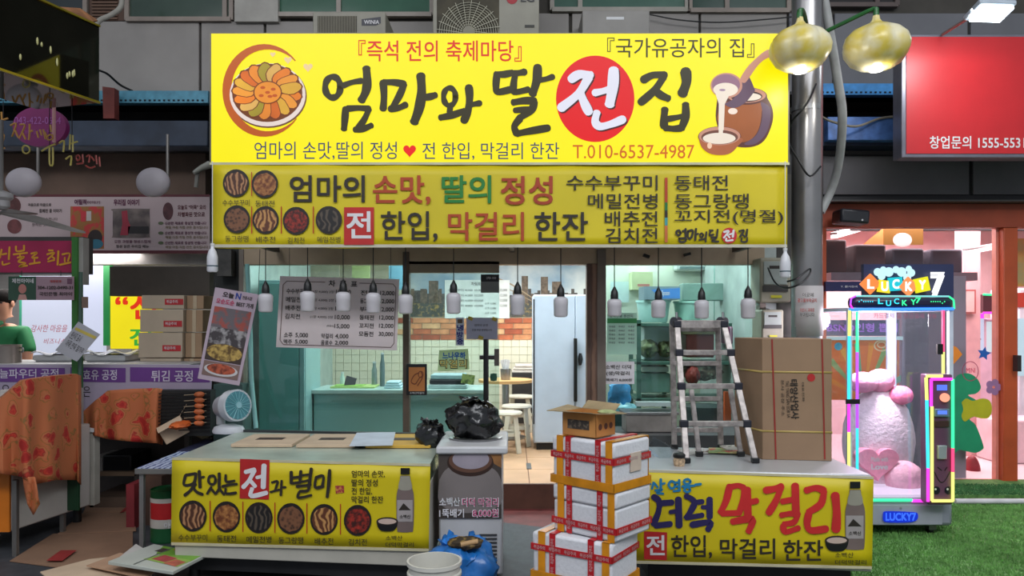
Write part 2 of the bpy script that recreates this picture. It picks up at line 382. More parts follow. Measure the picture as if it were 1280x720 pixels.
# mural of a river skyline, printed on wall board
mu = Pl(640, BW-.012)
mural = mu.slab(B(), 509, 300, 738, 396, 0, .012).done('skyline_mural', M((128, 152, 172), .5, kind='noise', scale=1.6, det=8, col2=(196, 200, 200), lo=.4, hi=.62), label='wide photo mural of a river skyline above the brick band', cat='mural')
bc = [M((66, 60, 56), .6, var=.3, scale=24), M((96, 80, 66), .6, var=.3, scale=24), M((80, 74, 70), .6, var=.3, scale=24)]
rr = random.Random(11); b3 = [B(), B(), B()]
for i in range(60):
    x = 510+i*3.85; h = rr.choice((2, 4, 5, 8, 10)); y = 371-h
    b3[i % 3].add([mu.p(x, y, .001+.0004*(i % 3)), mu.p(x+3.9, y, .001+.0004*(i % 3)), mu.p(x+3.9, 392, .001+.0004*(i % 3)), mu.p(x, 392, .001+.0004*(i % 3))], [(0, 1, 2, 3)])
for x, y, w_ in ((536, 351, 12), (652, 345, 8), (676, 346, 9), (690, 352, 12), (526, 362, 8)):
    b3[1].add([mu.p(x, y, .003), mu.p(x+w_, y, .003), mu.p(x+w_, 392, .003), mu.p(x, 392, .003)], [(0, 1, 2, 3)])
for q in range(3): b3[q].done('building_print', bc[q], mural, flat=True)
strokes(mu, [[1.6, (622, 348), (640, 356), (668, 374)], [1, (622, 354), (668, 378)]], M((150, 130, 104), .6), mural, .0035, 'bridge_print')
rect(mu, 509, 379, 738, 396, M((66, 68, 64), .6, scale=26, col2=(170, 140, 80), lo=.5, hi=.72), mural, .004, 'waterfront_print')
# pier and frames of the shopfront
tp = M((120, 110, 100), .45, .3, var=.12, scale=4); tpd = M((92, 78, 66), .5, .2, var=.12, scale=4)
hd = B().box(XL, XR, FD-.02, FD+.09, Z(331, FD), Z(300, FD)).done('beam_header', M((168, 148, 122), .45, .1, var=.12, scale=3), kind='structure', bev=.004)
B().box(X(512, FD), X(624, FD), FD-.02, FD+.06, Z(341, FD), Z(327, FD)).done('trim_1', M((140, 124, 104), .4, .1), kind='structure')
B().box(XL-.24, XR+.16, FD+.0, FD+.2, Z(300, FD)-.005, 3.6).done('wall_over_shop', dark, kind='structure')
n = 2
for x0, x1, y0, y1, m_ in ((300, 306, 312, 600, tp), (504, 512, 315, 600, tpd), (733, 738, 330, 600, M((92, 70, 58), .5, var=.2)), (738, 746, 330, 600, M((126, 96, 76), .6, kind='wave', scale=6, dist=3, col2=(92, 68, 54), lo=.2, hi=.8)),
                           (746, 757, 312, 600, tp), (948, 956, 330, 600, tp)):
    B().box(X(x0, FD), X(x1, FD), FD-.03, FD+.07, ZF, Z(y0, FD)).done('trim_%d' % n, m_, kind='structure', bev=.003); n += 1
B().box(XL, XR, 5.99, 6.02, 0, ZF+.006).done('trim_step', M((84, 52, 40), .5, var=.12, scale=8), kind='structure')
gt = glass((.78, .89, .885), .08)
for k, (x0, x1, y0) in enumerate(((306, 504, 331), (512, 624, 341), (757, 948, 331))):
    wn = B().box(X(x0, FD), X(x1, FD), FD+.02, FD+.028, ZF, Z(y0, FD)).done('window_%d' % (7+k), gt, kind='structure')
    B().box(X(x0, FD), X(x1, FD), FD, FD+.05, ZF, ZF+.08).done('window_sill', tp, wn)
# sliding door's handle and closer on the second pane
dh = B().cyl(W(607.5, 424, FD-.06), W(607.5, 540, FD-.06), .022, n=12)
dh = dh.done('door_handle', black, label='long black upright pull handle on the glass sliding door', cat='door handle')
B().box(X(600, FD), X(618, FD), FD-.07, FD+.01, Z(449, FD), Z(444, FD)).done('bracket', M((40, 34, 32), .4), dh)
B().box(X(618, FD), X(624, FD), FD-.05, FD+.03, Z(457, FD), Z(436, FD)).done('latch_plate', M((96, 90, 84), .4, .6), dh)

# ---- the game shop on the right
GD = 6.8; GX0 = X(1027, GD); GX1 = 8.0
B().box(GX0-.25, GX1, 6.8, 10.0, .0, .06).done('floor_game_shop', M((232, 214, 214), .3, var=.04, scale=2), kind='structure')
B().box(GX0-.25, GX1, GD, 10.0, 2.62, 2.7).done('ceiling_game_shop', M((205, 120, 88), .6, var=.05), kind='structure')
B().box(GX0-.3, GX1, 9.6, 9.7, 0, 2.7).done('wall_game_back', M((232, 200, 200), .6, var=.05), kind='structure')
B().box(GX0-.3, GX0-.2, 6.9, 9.7, 0, 2.7).done('wall_game_left', M((214, 170, 160), .6), kind='structure')
org = M((176, 74, 34), .5, var=.1, scale=4)
B().box(GX0-.3, GX1, GD-.06, GD+.06, Z(285, GD), Z(255, GD)).done('beam_orange', M((150, 62, 34), .55, var=.1, scale=4), kind='structure')
fa = B().box(GX0-.4, GX1, GD-.1, GD+.1, Z(256, GD), Z(196, GD)).done('wall_fascia', M((40, 38, 40), .6), kind='structure')
for a, b_ in ((1027, 1209), (1214, 1400)): B().box(X(a, GD-.1), X(b_, GD-.1), GD-.13, GD-.1, Z(244, GD-.1), Z(196, GD-.1)).done('panel', M((84, 80, 82), .55, var=.16, scale=1.8), fa, bev=.004)
B().box(GX0-.4, GX1, GD-.2, GD-.06, Z(256, GD)-.0, Z(254, GD)+.0).done('trim_20', M((70, 66, 64), .5), kind='structure')
B().box(X(1250, GD), X(1268, GD), GD-.05, GD+.06, .05, Z(285, GD)).done('trim_21', org, kind='structure', bev=.008)
B().box(X(1238, GD+.1), X(1250, GD+.1), GD+.02, GD+.08, .05, Z(285, GD)).done('trim_22', M((226, 150, 128), .45), kind='structure')
B().box(X(1180, GD), X(1268, GD), GD-.05, GD+.06, .02, Z(600, GD)).done('trim_23', org, kind='structure', bev=.008)
B().box(X(1018, GD), X(1030, GD), GD-.05, GD+.06, .02, Z(285, GD)).done('trim_24', org, kind='structure')
gp = glass((.96, .92, .93), .05)
for k, (x0, x1) in enumerate(((1030, 1250), (1268, 1420))):
    B().box(X(x0, GD), X(x1, GD), GD, GD+.008, .07, Z(285, GD)).done('window_%d' % (10+k), gp, kind='structure')
B().cyl((X(1192, 6.12), 6.1, .045), (5.6, 6.1, .045), .022, n=12).done('floor_pipe', M((200, 200, 200), .4), label='white pipe lying along the foot of the raised turf strip', cat='pipe')
B().box(X(1203, 8.06), X(1224, 8.06), 8.04, 8.2, .06, 2.62).done('trim_25', M((226, 176, 176), .5), kind='structure')
# pier between the two shops and the wall behind the pole
B().box(XR+.1, GX0-.3, 6.25, 6.5, 0, 2.7).done('wall_pier_right', M((70, 66, 62), .7, var=.2), kind='structure')
B().box(XL-.24, XL-.02, 6.22, 6.4, 0, 2.7).done('wall_pier_left', M((34, 36, 34), .7, var=.2), kind='structure')
B().box(X(270, 5.95), X(306, 5.95), 5.9, 6.1, .3, Z(480, 5.95)).done('wall_plinth', M((60, 84, 80), .5, var=.2), kind='structure')
# ---- left stall shell
B().box(-6.6, XL-.3, 8.2, 8.3, 0, 2.6).done('wall_left_stall_back', M((150, 148, 146), .6, var=.05), kind='structure')
B().box(-6.6, XL-.3, 7.0, 8.2, 2.35, 2.4).done('ceiling_left_stall', M((70, 64, 60), .7), kind='structure')
B().box(-6.7, -6.6, 5, 8.3, 0, 2.6).done('wall_left_stall_side', M((120, 116, 110), .7), kind='structure')
# ================================================================ MAIN SIGN (lightbox)
sg = thing('lightbox_sign', 'long glowing yellow lightbox sign with brush lettering and a red circle, above the shop', 'sign', W(625, 206, 5.0))
SP = Pl(262, 5.03, 987, 4.97)
ey = EM((247, 233, 2), .90, .012)
SP.slab(B(), 262, 41, 987, 205.5, -.004, .2).done('sign_case', M((96, 92, 80), .4, .6), sg)
SP.slab(B(), 264, 42, 985, 204, 0, .012).done('sign_face', ey, sg)
SP.slab(B(), 262, 202.8, 987, 206, .004, .02).done('sign_trim', M((190, 186, 150), .4), sg)
ek = EM((52, 46, 12), .7); er = EM((214, 40, 20), .85); eb = EM((52, 66, 110), .75); ew = EM((226, 226, 240), .85); eo = EM((205, 96, 22), .85)
T(SP, '『즉석 전의 축제마당』', (448, 50, 652, 77), er, sg, .012)
T(SP, '『국가유공자의 집』', (759, 47, 943, 72), ek, sg, .006)
T(SP, '엄마의 손맛,딸의 정성', (318, 177, 496, 200), eb, sg, .0)
T(SP, '전 한입, 막걸리 한잔', (528, 178, 699, 200), eb, sg, .0)
T(SP, 'T.010-6537-4987', (716, 181, 868, 198), eo, sg, .0)
hp = [(512, 198)] + [(512+8*(16*math.sin(t)**3)/16, 188-7.5*(13*math.cos(t)-5*math.cos(2*t)-2*math.cos(3*t)-math.cos(4*t))/14) for t in [PI+2*PI*i/24 for i in range(1, 24)]]
flatpoly(SP, hp, EM((228, 28, 20), .9), sg, .004, 'heart')
big = [[7.5]+ring(416, 109, 9.5, 13), [7, (429, 107), (440, 103), (452, 101)], [10, (458, 86), (459, 103), (457, 115), (452, 125)], [8, (432, 136), (431, 150), (430, 161)],
       [7.5, (434, 136), (448, 135), (461, 136)], [7.5, (461, 137), (455, 150), (447, 161)], [7.5, (444, 162), (454, 161), (464, 157)],
       [8.5, (479, 103), (480, 120), (479, 136)], [8, (480, 103), (492, 103), (505, 105)], [8, (505, 106), (499, 120), (491, 134)], [8, (488, 136), (498, 135), (507, 131)],
       [11, (526, 95), (527, 115), (524, 135), (518, 152)], [8, (528, 122), (537, 121), (544, 119)],
       [6.5]+ring(562, 121, 7.5, 11), [7, (563, 132), (562, 140)], [8, (551, 147), (565, 144), (580, 139)], [9, (586, 109), (587, 122), (585, 138), (580, 151)], [7, (588, 131), (594, 130), (600, 129)],
       [8, (620, 93), (630, 93), (640, 91)], [8, (621, 94), (620, 108), (622, 115), (638, 112)], [8, (643, 92), (650, 91), (656, 90)], [8, (644, 93), (642, 106), (643, 115), (660, 112)],
       [10, (672, 84), (671, 100), (666, 117)], [7, (674, 100), (682, 99), (691, 96)],
       [8.5, (642, 128), (655, 126), (668, 126)], [8.5, (668, 128), (664, 138), (650, 147)], [8.5, (650, 148), (643, 158), (646, 167)], [8.5, (647, 167), (662, 164), (685, 160)], [7, (644, 138), (655, 137), (664, 136)],
       [9, (804, 100), (816, 94), (831, 94)], [9, (829, 97), (818, 113), (801, 128)], [9, (819, 113), (826, 119), (835, 123)], [12, (857, 89), (858, 103), (853, 117)],
       [9, (831, 137), (830, 148), (830, 158)], [9, (857, 131), (857, 146), (852, 160)], [7, (834, 149), (845, 147), (855, 145)], [8, (832, 160), (842, 161), (852, 160)]]
strokes(SP, big, ek, sg, .005)
disc(SP, 744, 123.5, 49, 54, EM((225, 6, 14), .85), sg, .003, 'red_disc', 56)
rs = [[10, (714, 99), (724, 93), (738, 94)], [10, (736, 96), (723, 117), (701, 135)], [10, (726, 118), (731, 130), (736, 140)], [12, (767, 88), (766, 108), (762, 130)], [8, (743, 116), (753, 114), (763, 111)],
      [9, (746, 141), (744, 152), (750, 158), (764, 155), (779, 149)]]
strokes(SP, [[s[0]]+[(x+1.6, y+1.8) for x, y in s[1:]] for s in rs], EM((70, 20, 20), .7), sg, .0045, 'lettering_shade')
strokes(SP, rs, ew, sg, .0062)
# printed plate of pancakes, left end
pr = B()
for i in range(34):
    a0 = math.radians(40+i*8.3); a1 = math.radians(40+(i+1)*8.3)
    wd = lambda a: 11*max(0.05, math.sin((math.degrees(a)-40)/282*PI))**.7
    q = []
    for a, s_ in ((a0, 0), (a1, 0), (a1, 1), (a0, 1)): q.append(SP.p(330+(52-wd(a)*s_)*math.cos(-a), 113+(58-wd(a)*s_)*math.sin(-a), .004))
    pr.add(q, [(0, 1, 2, 3)])
pr.done('brush_ring', EM((196, 92, 22), .75), sg, flat=True)
disc(SP, 335, 120, 48.5, 40, EM((110, 66, 48), .8), sg, .0035, 'plate_print', 40)
disc(SP, 334.5, 118.5, 47.5, 39.5, EM((232, 214, 205), .85), sg, .0042, 'plate_print', 40)
disc(SP, 334, 116, 44, 36.5, EM((120, 62, 18), .7), sg, .005, 'plate_print', 40)
cols = [(236, 128, 30), (240, 152, 48), (222, 168, 52), (214, 104, 26), (238, 140, 40), (170, 150, 40), (226, 176, 90)]
for i in range(17):
    a = 2*PI*i/17+.2; cx, cy = 334+29*math.cos(a), 114+23*math.sin(a)
    pts = []; pts2 = []
    for t in range(14):
        th = 2*PI*t/14; u, v = 14.5*math.cos(th), 8.2*math.sin(th)*(1+.12*math.sin(3*th+i)); pts.append((cx+u*math.cos(a)-v*math.sin(a), cy+(u*math.sin(a)+v*math.cos(a))*.85))
        pts2.append((cx+1.13*(u*math.cos(a)-v*math.sin(a)), cy+1.13*(u*math.sin(a)+v*math.cos(a))*.85))
    flatpoly(SP, pts2, EM((118, 52, 14), .75), sg, .0055+i*.0002, 'pancake_edge_print')
    flatpoly(SP, pts, EM(cols[i % 7], .82, .14), sg, .0056+i*.0002, 'pancake_print')
disc(SP, 334.5, 115.5, 18, 14.5, EM((120, 56, 14), .75), sg, .0092, 'pancake_edge_print'); disc(SP, 334.5, 115.5, 16.5, 13.2, EM((238, 146, 40), .85, .12), sg, .0094, 'pancake_print')
for q, (dx, dy) in enumerate(((-6, -6), (7, -4), (3, 5), (-8, 4), (0, 0), (9, 4))): disc(SP, 334.5+dx, 115.5+dy, 3.2, 1.9, EM((196, 84, 20), .8), sg, .0096, 'pancake_print', 10)
for hx, hy, hs in ((341, 68, 3.5), (360, 75, 5), (385, 84, 6)):
    flatpoly(SP, [(hx+hs*math.sin(t)**3, hy-hs*(13*math.cos(t)-5*math.cos(2*t)-2*math.cos(3*t)-math.cos(4*t))/16) for t in [2*PI*i/18 for i in range(18)]], EM((236, 206, 150), .85), sg, .004, 'heart')
# printed jar, ladle and bowl, right end
br = EM((160, 88, 40), .8, .1); brd = EM((92, 50, 42), .8); milk = EM((236, 222, 205), .85); pu = EM((100, 76, 96), .8); lb = EM((196, 140, 120), .85); sh = EM((170, 140, 160), .8)
def pth(pts): return [(p.x, p.y) for p in smooth([Vector(q) for q in pts], 4)]
flatpoly(SP, pth([(898, 114), (896, 128), (895, 150), (903, 172), (915, 182), (938, 184), (955, 176), (965, 155), (966, 138), (960, 124), (950, 114), (898, 114)]), brd, sg, .003)
flatpoly(SP, pth([(900, 128), (898, 140), (897, 150), (905, 168), (916, 177), (936, 176), (948, 162), (952, 140), (950, 126), (900, 128)]), br, sg, .004)
flatpoly(SP, pth([(950, 126), (953, 145), (946, 168), (930, 180), (944, 180), (957, 168), (963, 150), (962, 134), (950, 126)]), pu, sg, .0045)
disc(SP, 933, 120, 26, 11, brd, sg, .005); disc(SP, 933, 119, 24.5, 9.5, lb, sg, .0055); disc(SP, 933, 120.5, 20, 7, EM((70, 40, 40), .8), sg, .006); disc(SP, 936, 121, 15.5, 4.8, milk, sg, .0064)
flatpoly(SP, pth([(944, 113), (932, 128), (918, 135), (906, 130), (918, 122), (926, 100), (934, 92), (944, 113)][:7]+[(944, 113)]), pu, sg, .0066)
strokes(SP, [[8, (929, 100), (940, 84), (952, 72), (962, 66)]], lb, sg, .0072, 'ladle_print')
disc(SP, 908, 107, 20, 16, lb, sg, .0078); disc(SP, 907.5, 106, 17.5, 13.2, EM((150, 108, 130), .8), sg, .0082); disc(SP, 907, 112, 15.5, 8.5, milk, sg, .0086)
flatpoly(SP, [(894, 116), (912, 118), (906, 130), (904.5, 166), (898, 166), (898.5, 130)], milk, sg, .009)
disc(SP, 903, 112.5, 4, 1.5, sh, sg, .0092, n=10)
disc(SP, 899.5, 171, 27, 13, brd, sg, .0085)
flatpoly(SP, pth([(873, 172), (877, 184), (887, 192), (900, 194), (912, 192), (921, 184), (926, 172), (873, 172)]), EM((176, 100, 62), .8, .1), sg, .0087)
disc(SP, 899.5, 170, 26, 11.5, lb, sg, .0089); disc(SP, 899.5, 171.5, 23, 9, EM((110, 64, 50), .8), sg, .0094); disc(SP, 899, 173, 20.5, 7, milk, sg, .0098)
flatpoly(SP, [(898.5, 160), (904, 160), (903, 174), (898, 174)], milk, sg, .0102)
disc(SP, 916, 139, 6, 4, EM((240, 220, 205), .85), sg, .0048, n=14); disc(SP, 887, 182, 3, 4, EM((240, 200, 170), .85), sg, .0105, n=12)

# ================================================================ MENU BANNER BELOW THE SIGN
mb = thing('menu_banner', 'long yellow cloth banner with round food pictures and menu words, hung under the glowing sign', 'banner', W(625, 310, 4.99))
MB = Pl(266, 5.02, 984, 4.98)
g = []
for j in range(9):
    g.append([MB.p(266+718*i/48, 206+ (104-1.8*i/48)*j/8+(1.2*math.sin(i*.7) if j == 8 else 0), -.008+.003*math.sin(i*.9+j*.4)) for i in range(49)])
bf = B().grid(g).done('banner_cloth', yellow, mb, sol=.003)
MB.slab(B(), 266, 305.5, 984, 309.3, -.002, .008).done('hem', M((186, 180, 160), .6), mb)
T(MB, '엄마의', (362, 219, 456, 253), ink, mb, .028); T(MB, '손맛,', (466, 219, 538, 256), M((168, 62, 18), .6, var=.03), mb, .028)
T(MB, '딸의', (552, 219, 614, 254), inkgreen, mb, .028); T(MB, '정성', (626, 220, 691, 256), M((160, 56, 18), .6, var=.03), mb, .028)
rect(MB, 430, 259, 467.5, 306, M((180, 32, 26), .6), mb, .003, 'red_square')
T(MB, '전', (433, 264, 464, 298), inkwhite, mb, .028, off=.005)
T(MB, '한입,', (476, 264, 547, 302), ink, mb, .02); T(MB, '막걸리', (560, 265, 655, 301), M((168, 62, 18), .6, var=.03), mb, .02); T(MB, '한잔', (668, 265, 735, 301), ink, mb, .02)
for s_, x0, y0 in (('수수부꾸미', 708, 219), ('메밀전병', 735, 242), ('배추전', 756, 264), ('김치전', 757, 285)): T(MB, s_, (x0, y0, 822, y0+19), ink, mb, .012)
for s_, x1, y0 in (('동태전', 910, 219), ('동그랑땡', 936, 242), ('꼬지전(명절)', 979, 262)): T(MB, s_, (843, y0, x1, y0+19), ink, mb, .01)
strokes(MB, [[2.5]+ring(848, 291, 2.6, 3), [2.4, (853, 289), (856, 288)], [2.6, (857, 286), (857, 296)], [2.4, (849, 298), (857, 298), (856, 302), (850, 302), (849, 298)],
             [2.6, (860, 289), (866, 288), (864, 297), (860, 297), (860, 289)], [2.6, (870, 286), (869, 300)], [2, (870, 293), (873, 292)], [2]+ring(877, 294, 2, 2.4), [2, (874, 300), (882, 298)], [2.2, (883, 290), (882, 302)],
             [2.3, (887, 288), (891, 288)], [2.3, (888, 289), (887, 294), (892, 293)], [2.4, (897, 287), (896, 296)], [2.3, (889, 297), (896, 297), (890, 301), (898, 302)],
             [2.4, (924, 289), (930, 288), (925, 296)], [2.2, (927, 292), (931, 296)], [2.6, (934, 287), (933, 295)], [2.2, (927, 298), (927, 302), (933, 302), (934, 297)]], ink, mb, .004)
disc(MB, 911.5, 294.5, 9.5, 10, M((190, 30, 36), .6), mb, .003, 'red_disc'); strokes(MB, [[2.4, (905, 290), (911, 289), (905, 297)], [2.2, (909, 293), (912, 297)], [2.6, (917, 288), (916, 296)], [2, (912, 293), (915, 292)], [2.2, (908, 298), (908, 301), (916, 300)]], inkwhite, mb, .006)
b = rect(MB, 831, 222, 834.5, 253, M((176, 60, 20), .6), mb, .003, 'divider'); rect(MB, 831, 253, 834.5, 263, M((30, 110, 50), .6), mb, .003, 'divider'); rect(MB, 831, 263, 834.5, 272, ink, mb, .003, 'divider')
rect(MB, 831, 272, 834.5, 282, M((60, 140, 140), .6), mb, .003, 'divider'); rect(MB, 831, 282, 834.5, 303, M((190, 100, 50), .6), mb, .003, 'divider')
def dish(pl, cx, cy, rx, ry, food, par, cap, cw, ch=10, gap=4, flip=False, bold=.0):
    disc(pl, cx, cy, rx, ry, bowl, par, .003, 'bowl_print'); disc(pl, cx, cy+.5, rx*.86, ry*.8, FOOD[food], par, .0045, 'food_print', 22, .05)
    if cap: T(pl, cap, (cx-cw/2, cy+ry+gap, cx+cw/2, cy+ry+gap+ch), ink, par, bold, .004)
for cx, cy, fd, cp_, cw in ((295, 229, 'roll', '수수부꾸미', 34), (331, 230, 'dong', '동태전', 24), (296, 274, 'ball', '동그랑땡', 29), (332, 275, 'cabb', '배추전', 24), (370, 276, 'kim', '김치전', 21), (411, 275, 'mem', '메밀전병', 29)):
    dish(MB, cx, cy, 16.5, 17.5, fd, mb, cp_, cw, 8, 3)
for x in (314, 351, 391): rect(MB, x, 258, x+1.2, 292, inkred, mb, .003, 'divider')
rect(MB, 314, 215, 315, 245, inkred, mb, .003, 'divider')
# sign frame / awning roof the lamps hang from
aw = B(); 
for x in (-1.9, 0, 1.8): aw.box(x-.02, x+.02, 5.2, 6.15, Z(300, 5.2), Z(300, 5.2)+.04)
aw.box(-1.95, 1.85, 5.16, 5.2, Z(305, 5.18), Z(297, 5.18)); aw.box(-1.95, 1.85, 5.27, 6.18, 2.62, 2.66); [aw.box(x-.02, x+.02, 5.3, 5.34, Z(300, 5.2), 2.62) for x in (-1.9, 0, 1.8)]
aw.done('awning_frame', M((70, 66, 60), .5, .4), label='dark metal awning frame behind the yellow banner carrying the row of bulbs', cat='awning')

# ================================================================ ROW OF HANGING BULBS
def bulb(px, top, bot, k, n):
    D = 5.18; c = W(px, bot, D); R = 9.1*D/F; H = (bot-top)*D/F
    t = thing('hanging_bulb', '%s hanging white bulb %s' % (ORD[k], n), 'lamp', c, group='white bulbs hanging in a row under the yellow banner')
    B().cyl(W(px, 306, D), W(px, top-8, D), .0035, n=6).done('cord', black, t)
    B().lathe(c, [(.026, H-.004), (.027, H+.012), (.024, H+.045), (.014, H+.062), (.006, H+.08)], 14).done('socket', black, t)
    B().lathe(c, [(R*.5, 0), (R*.82, H*.03), (R*.95, H*.10), (R*.97, H*.55), (R*1.0, H*.57), (R*1.0, H*.80), (R*.93, H*.88), (R*.70, H*.94), (R*.42, H*.97), (R*.38, H)], 20).done('bulb', M((196, 192, 196), .35, var=.02), t)
    return t
bl_ = [(332, 366, 389, 'from the left end of the row'), (384.5, 363, 388, 'from the left, before the left part of the menu board'), (429, 364, 388, 'from the left, before the middle of the menu board'), (466.5, 365, 390, 'from the left, before the right part of the menu board'),
       (507, 367, 391, 'from the left, before the dark window post'), (567, 365, 391, 'from the left, before the teal menu paper indoors'), (647, 367, 393, 'from the left, in the open doorway beside the fridge'), (701, 370, 395, 'from the left, in front of the white fridge'),
       (768, 373, 394, 'from the left, just right of the door post'), (823, 374, 396, 'from the left, above the white tubs'), (877, 374, 397, 'from the left, above the top of the stepladder'), (935, 372, 397, 'from the left, last one beside the electricity meter')]
for k, (px, t_, b_, n_) in enumerate(bl_): bulb(px, t_, b_+1.5, k, n_)

for k, px in enumerate((808, 859)):
    B().boxc(W(px, 320-k*2, 6.14), (.05, .05, .022), Matrix.Rotation(.35-k*.6, 3, 'Y')).done('black_clamp', black, label=['black clamp under the shopfront header, between the ninth and tenth bulbs', 'black clamp under the shopfront header, between the tenth and eleventh bulbs'][k], cat='clamp')
t = thing('arm_lamp', 'pale plastic wall lamp arm jutting out left of the yellow sign', 'lamp', W(250, 230, 6.6))
B().tube([W(262, 206, 6.6), W(252, 210, 6.55), W(242, 216, 6.5)], lambda s: .035-.02*s, 10, 4).done('lamp_head', M((150, 150, 140), .5), t); B().tube([W(247, 214, 6.55), W(246, 224, 6.55), W(245, 234, 6.55)], .018, 8, 3).done('arm', M((120, 118, 110), .5), t)

# ================================================================ GARLIC LAMPS, POLE, RED BOARD
def garlic(px, py, D, ex, lab, sx=1.0, ph=0):
    c = W(px, py, D); R = 37.5*D/F
    t = thing('garlic_lamp', lab, 'lamp', c, group='garlic shaped lamps by the steel pole')
    prof = [(.25, -.82), (.5, -.76), (.78, -.55), (.97, -.2), (1.0, .05), (.93, .32), (.72, .58), (.42, .76), (.2, .88), (.12, 1.02), (.10, 1.16)]
    B().lathe(c, [(r*R*sx, z*R*.90) for r, z in prof], 60, lambda a, z: 1-.14*(1-abs(math.sin(3*a+ph))**.5)+.02).done('garlic_shell', M((206, 184, 78), .3, kind='noise', scale=5, var=.1, col2=(216, 208, 176), lo=.4, hi=.62, spec=.6), t)
    B().cyl(c+Vector((0, 0, -.80*R)), c+Vector((0, 0, -.70*R)), R*.2, R*.26, 20).done('lamp_glass', EM((255, 250, 240), 3), t)
    B().cyl(c+Vector((0, 0, R*.9)), c+Vector((0, 0, R*1.3)), R*.09, n=12).done('stem', M((30, 92, 40), .4), t)
    point('garlic_lamp_light', c+Vector((0, -.02, -R*.95)), 3.5, (1, .97, .9), .04)
    return t
gl1 = garlic(1000, 61, 4.75, 0, 'garlic shaped lamp overlapping the corner of the yellow sign and the pole', 1.0, .4)
gl2 = garlic(1095, 59, 4.85, 0, 'garlic shaped lamp hanging freely between the pole and the red board', 1.07, 1.1)
B().tube([W(1027, 42, 5.05), W(1060, 26, 4.95), W(1092, 11, 4.86), W(1095, 16, 4.85), W(1095, 26, 4.85)], .014, 8, 3).done('lamp_arm', M((30, 92, 40), .4, var=.15, scale=10), gl2)
B().tube([W(1008, 30, 5.1), W(1004, 14, 4.9), W(999, 14, 4.76), W(999, 26, 4.75)], .014, 8, 3).done('lamp_arm', M((30, 92, 40), .4, var=.15, scale=10), gl1)
PD = 5.35
pl_ = thing('steel_pole', 'tall round steel pole with a notice sheet, right of the yellow sign', 'pole', (X(1008, PD), PD, 0))
B().cyl((X(1008, PD), PD, 0), (X(1010, PD), PD, 6), 18.3*PD/F, n=40).done('pole_tube', M((142, 140, 140), .3, .75, var=.1, scale=3, bump=.03), pl_)
B().cyl((X(1008, PD), PD, Z(140, PD)), (X(1008, PD), PD, Z(134, PD)), 19.2*PD/F, n=40).done('clamp_band', steel, pl_)
nb = B(); rad = 18.6*PD/F; cx = X(1009, PD); row = []
for z in (Z(420, PD-.1), Z(357, PD-.1)): row.append([(cx+rad*math.sin(a), PD-rad*math.cos(a), z) for a in [math.radians(-72+i*9) for i in range(17)]])
nb.grid([[Vector(p) for p in r] for r in row]).done('notice_sheet', M((178, 172, 172), .6, var=.04), pl_, sol=.002)
PP = Pl(640, PD-rad-.002)
T(PP, '이곳에', (1003, 366, 1017, 371), ink, pl_); T(PP, '광고물부착금지', (997, 373, 1021, 378), inkred, pl_, .02); T(PP, '위반시 과태료', (1000, 385, 1018, 390), inkred, pl_); T(PP, '부과됩니다', (1000, 391, 1018, 396), ink, pl_)
PX = PD-.14
B().tube([W(984, 352, 5.15), W(996, 348, 5.1), W(1012, 336, 5.13), W(1011, 344, 5.13), W(998, 356, 5.1), W(980, 360, 5.2), W(968, 352, 5.4), W(960, 335, 5.6)], .006, 6, 5).done('cable', black, label='loose black cable looped around the pole above the notice sheet', cat='cable')
B().tube([W(1018, -40, 5.5), W(1030, 0, 5.5), W(1038, 45, 5.5), W(1047, 100, 5.6), W(1053, 145, 5.7), W(1049, 200, 5.9), W(1040, 235, 6.0), W(1026, 265, 6.0)], .033, 12, 4).done('conduit_pipe', M((150, 150, 148), .55, var=.1, scale=8), label='pale flexible conduit running down beside the steel pole', cat='pipe')
B().tube([W(1020, 105, 5.22), W(1013, 122, 5.15), W(1002, 138, 5.14), W(990, 152, 5.2), W(985, 175, 5.25), W(998, 200, 5.15), W(1012, 220, 5.15), W(1026, 208, 5.2)], .007, 6, 5).done('cable', black, label='thin black cable winding across the pole below the garlic lamp', cat='cable')
B().tube([W(1026, 145, 6.0), W(1040, 152, 6.1), W(1070, 158, 6.3), W(1100, 148, 6.4), W(1130, 145, 6.4)], .01, 6, 5).done('cable', M((120, 112, 100), .6), label='grey cable sagging over the blue beam behind the conduit', cat='cable')
# red board
rbd = thing('red_signboard', 'large glossy red signboard with white phone lettering above the game shop', 'sign', W(1250, 198, 6.0))
RP = Pl(640, 6.0)
RP.slab(B(), 1127, 43, 1420, 197, 0, .14).done('sign_case', M((120, 118, 128), .35, .5), rbd, bev=.006)
RP.slab(B(), 1133, 46, 1420, 192, .006, .01).done('sign_face', M((184, 28, 34), .42, var=.03), rbd)
T(RP, '창업문의 1555-5531', (1162, 170, 1281, 186), inkwhite, rbd, .02, .008)
fl = thing('floodlight', 'white floodlight on a thin arm above the red signboard', 'lamp', W(1235, 14, 5.45))
B().boxc(W(1237, 13, 5.4), (.26, .2, .035), Euler((math.radians(-14), math.radians(2), 0)).to_matrix()).done('lamp_head', M((170, 180, 190), .4), fl, bev=.008)
B().boxc(W(1239, 14, 5.38)-Vector((0, .0, .022)), (.22, .16, .012), Euler((math.radians(-14), math.radians(2), 0)).to_matrix()).done('lamp_glass', EM((225, 240, 255), 9), fl)
B().cyl(W(1219, 17, 5.45), W(1178, 43, 5.98), .012, n=10).done('arm', M((150, 145, 140), .4, .5), fl)
l = area('floodlight_beam', W(1236, 19, 5.36), (52, 0, 8), .2, .16, 11, (.93, .97, 1))
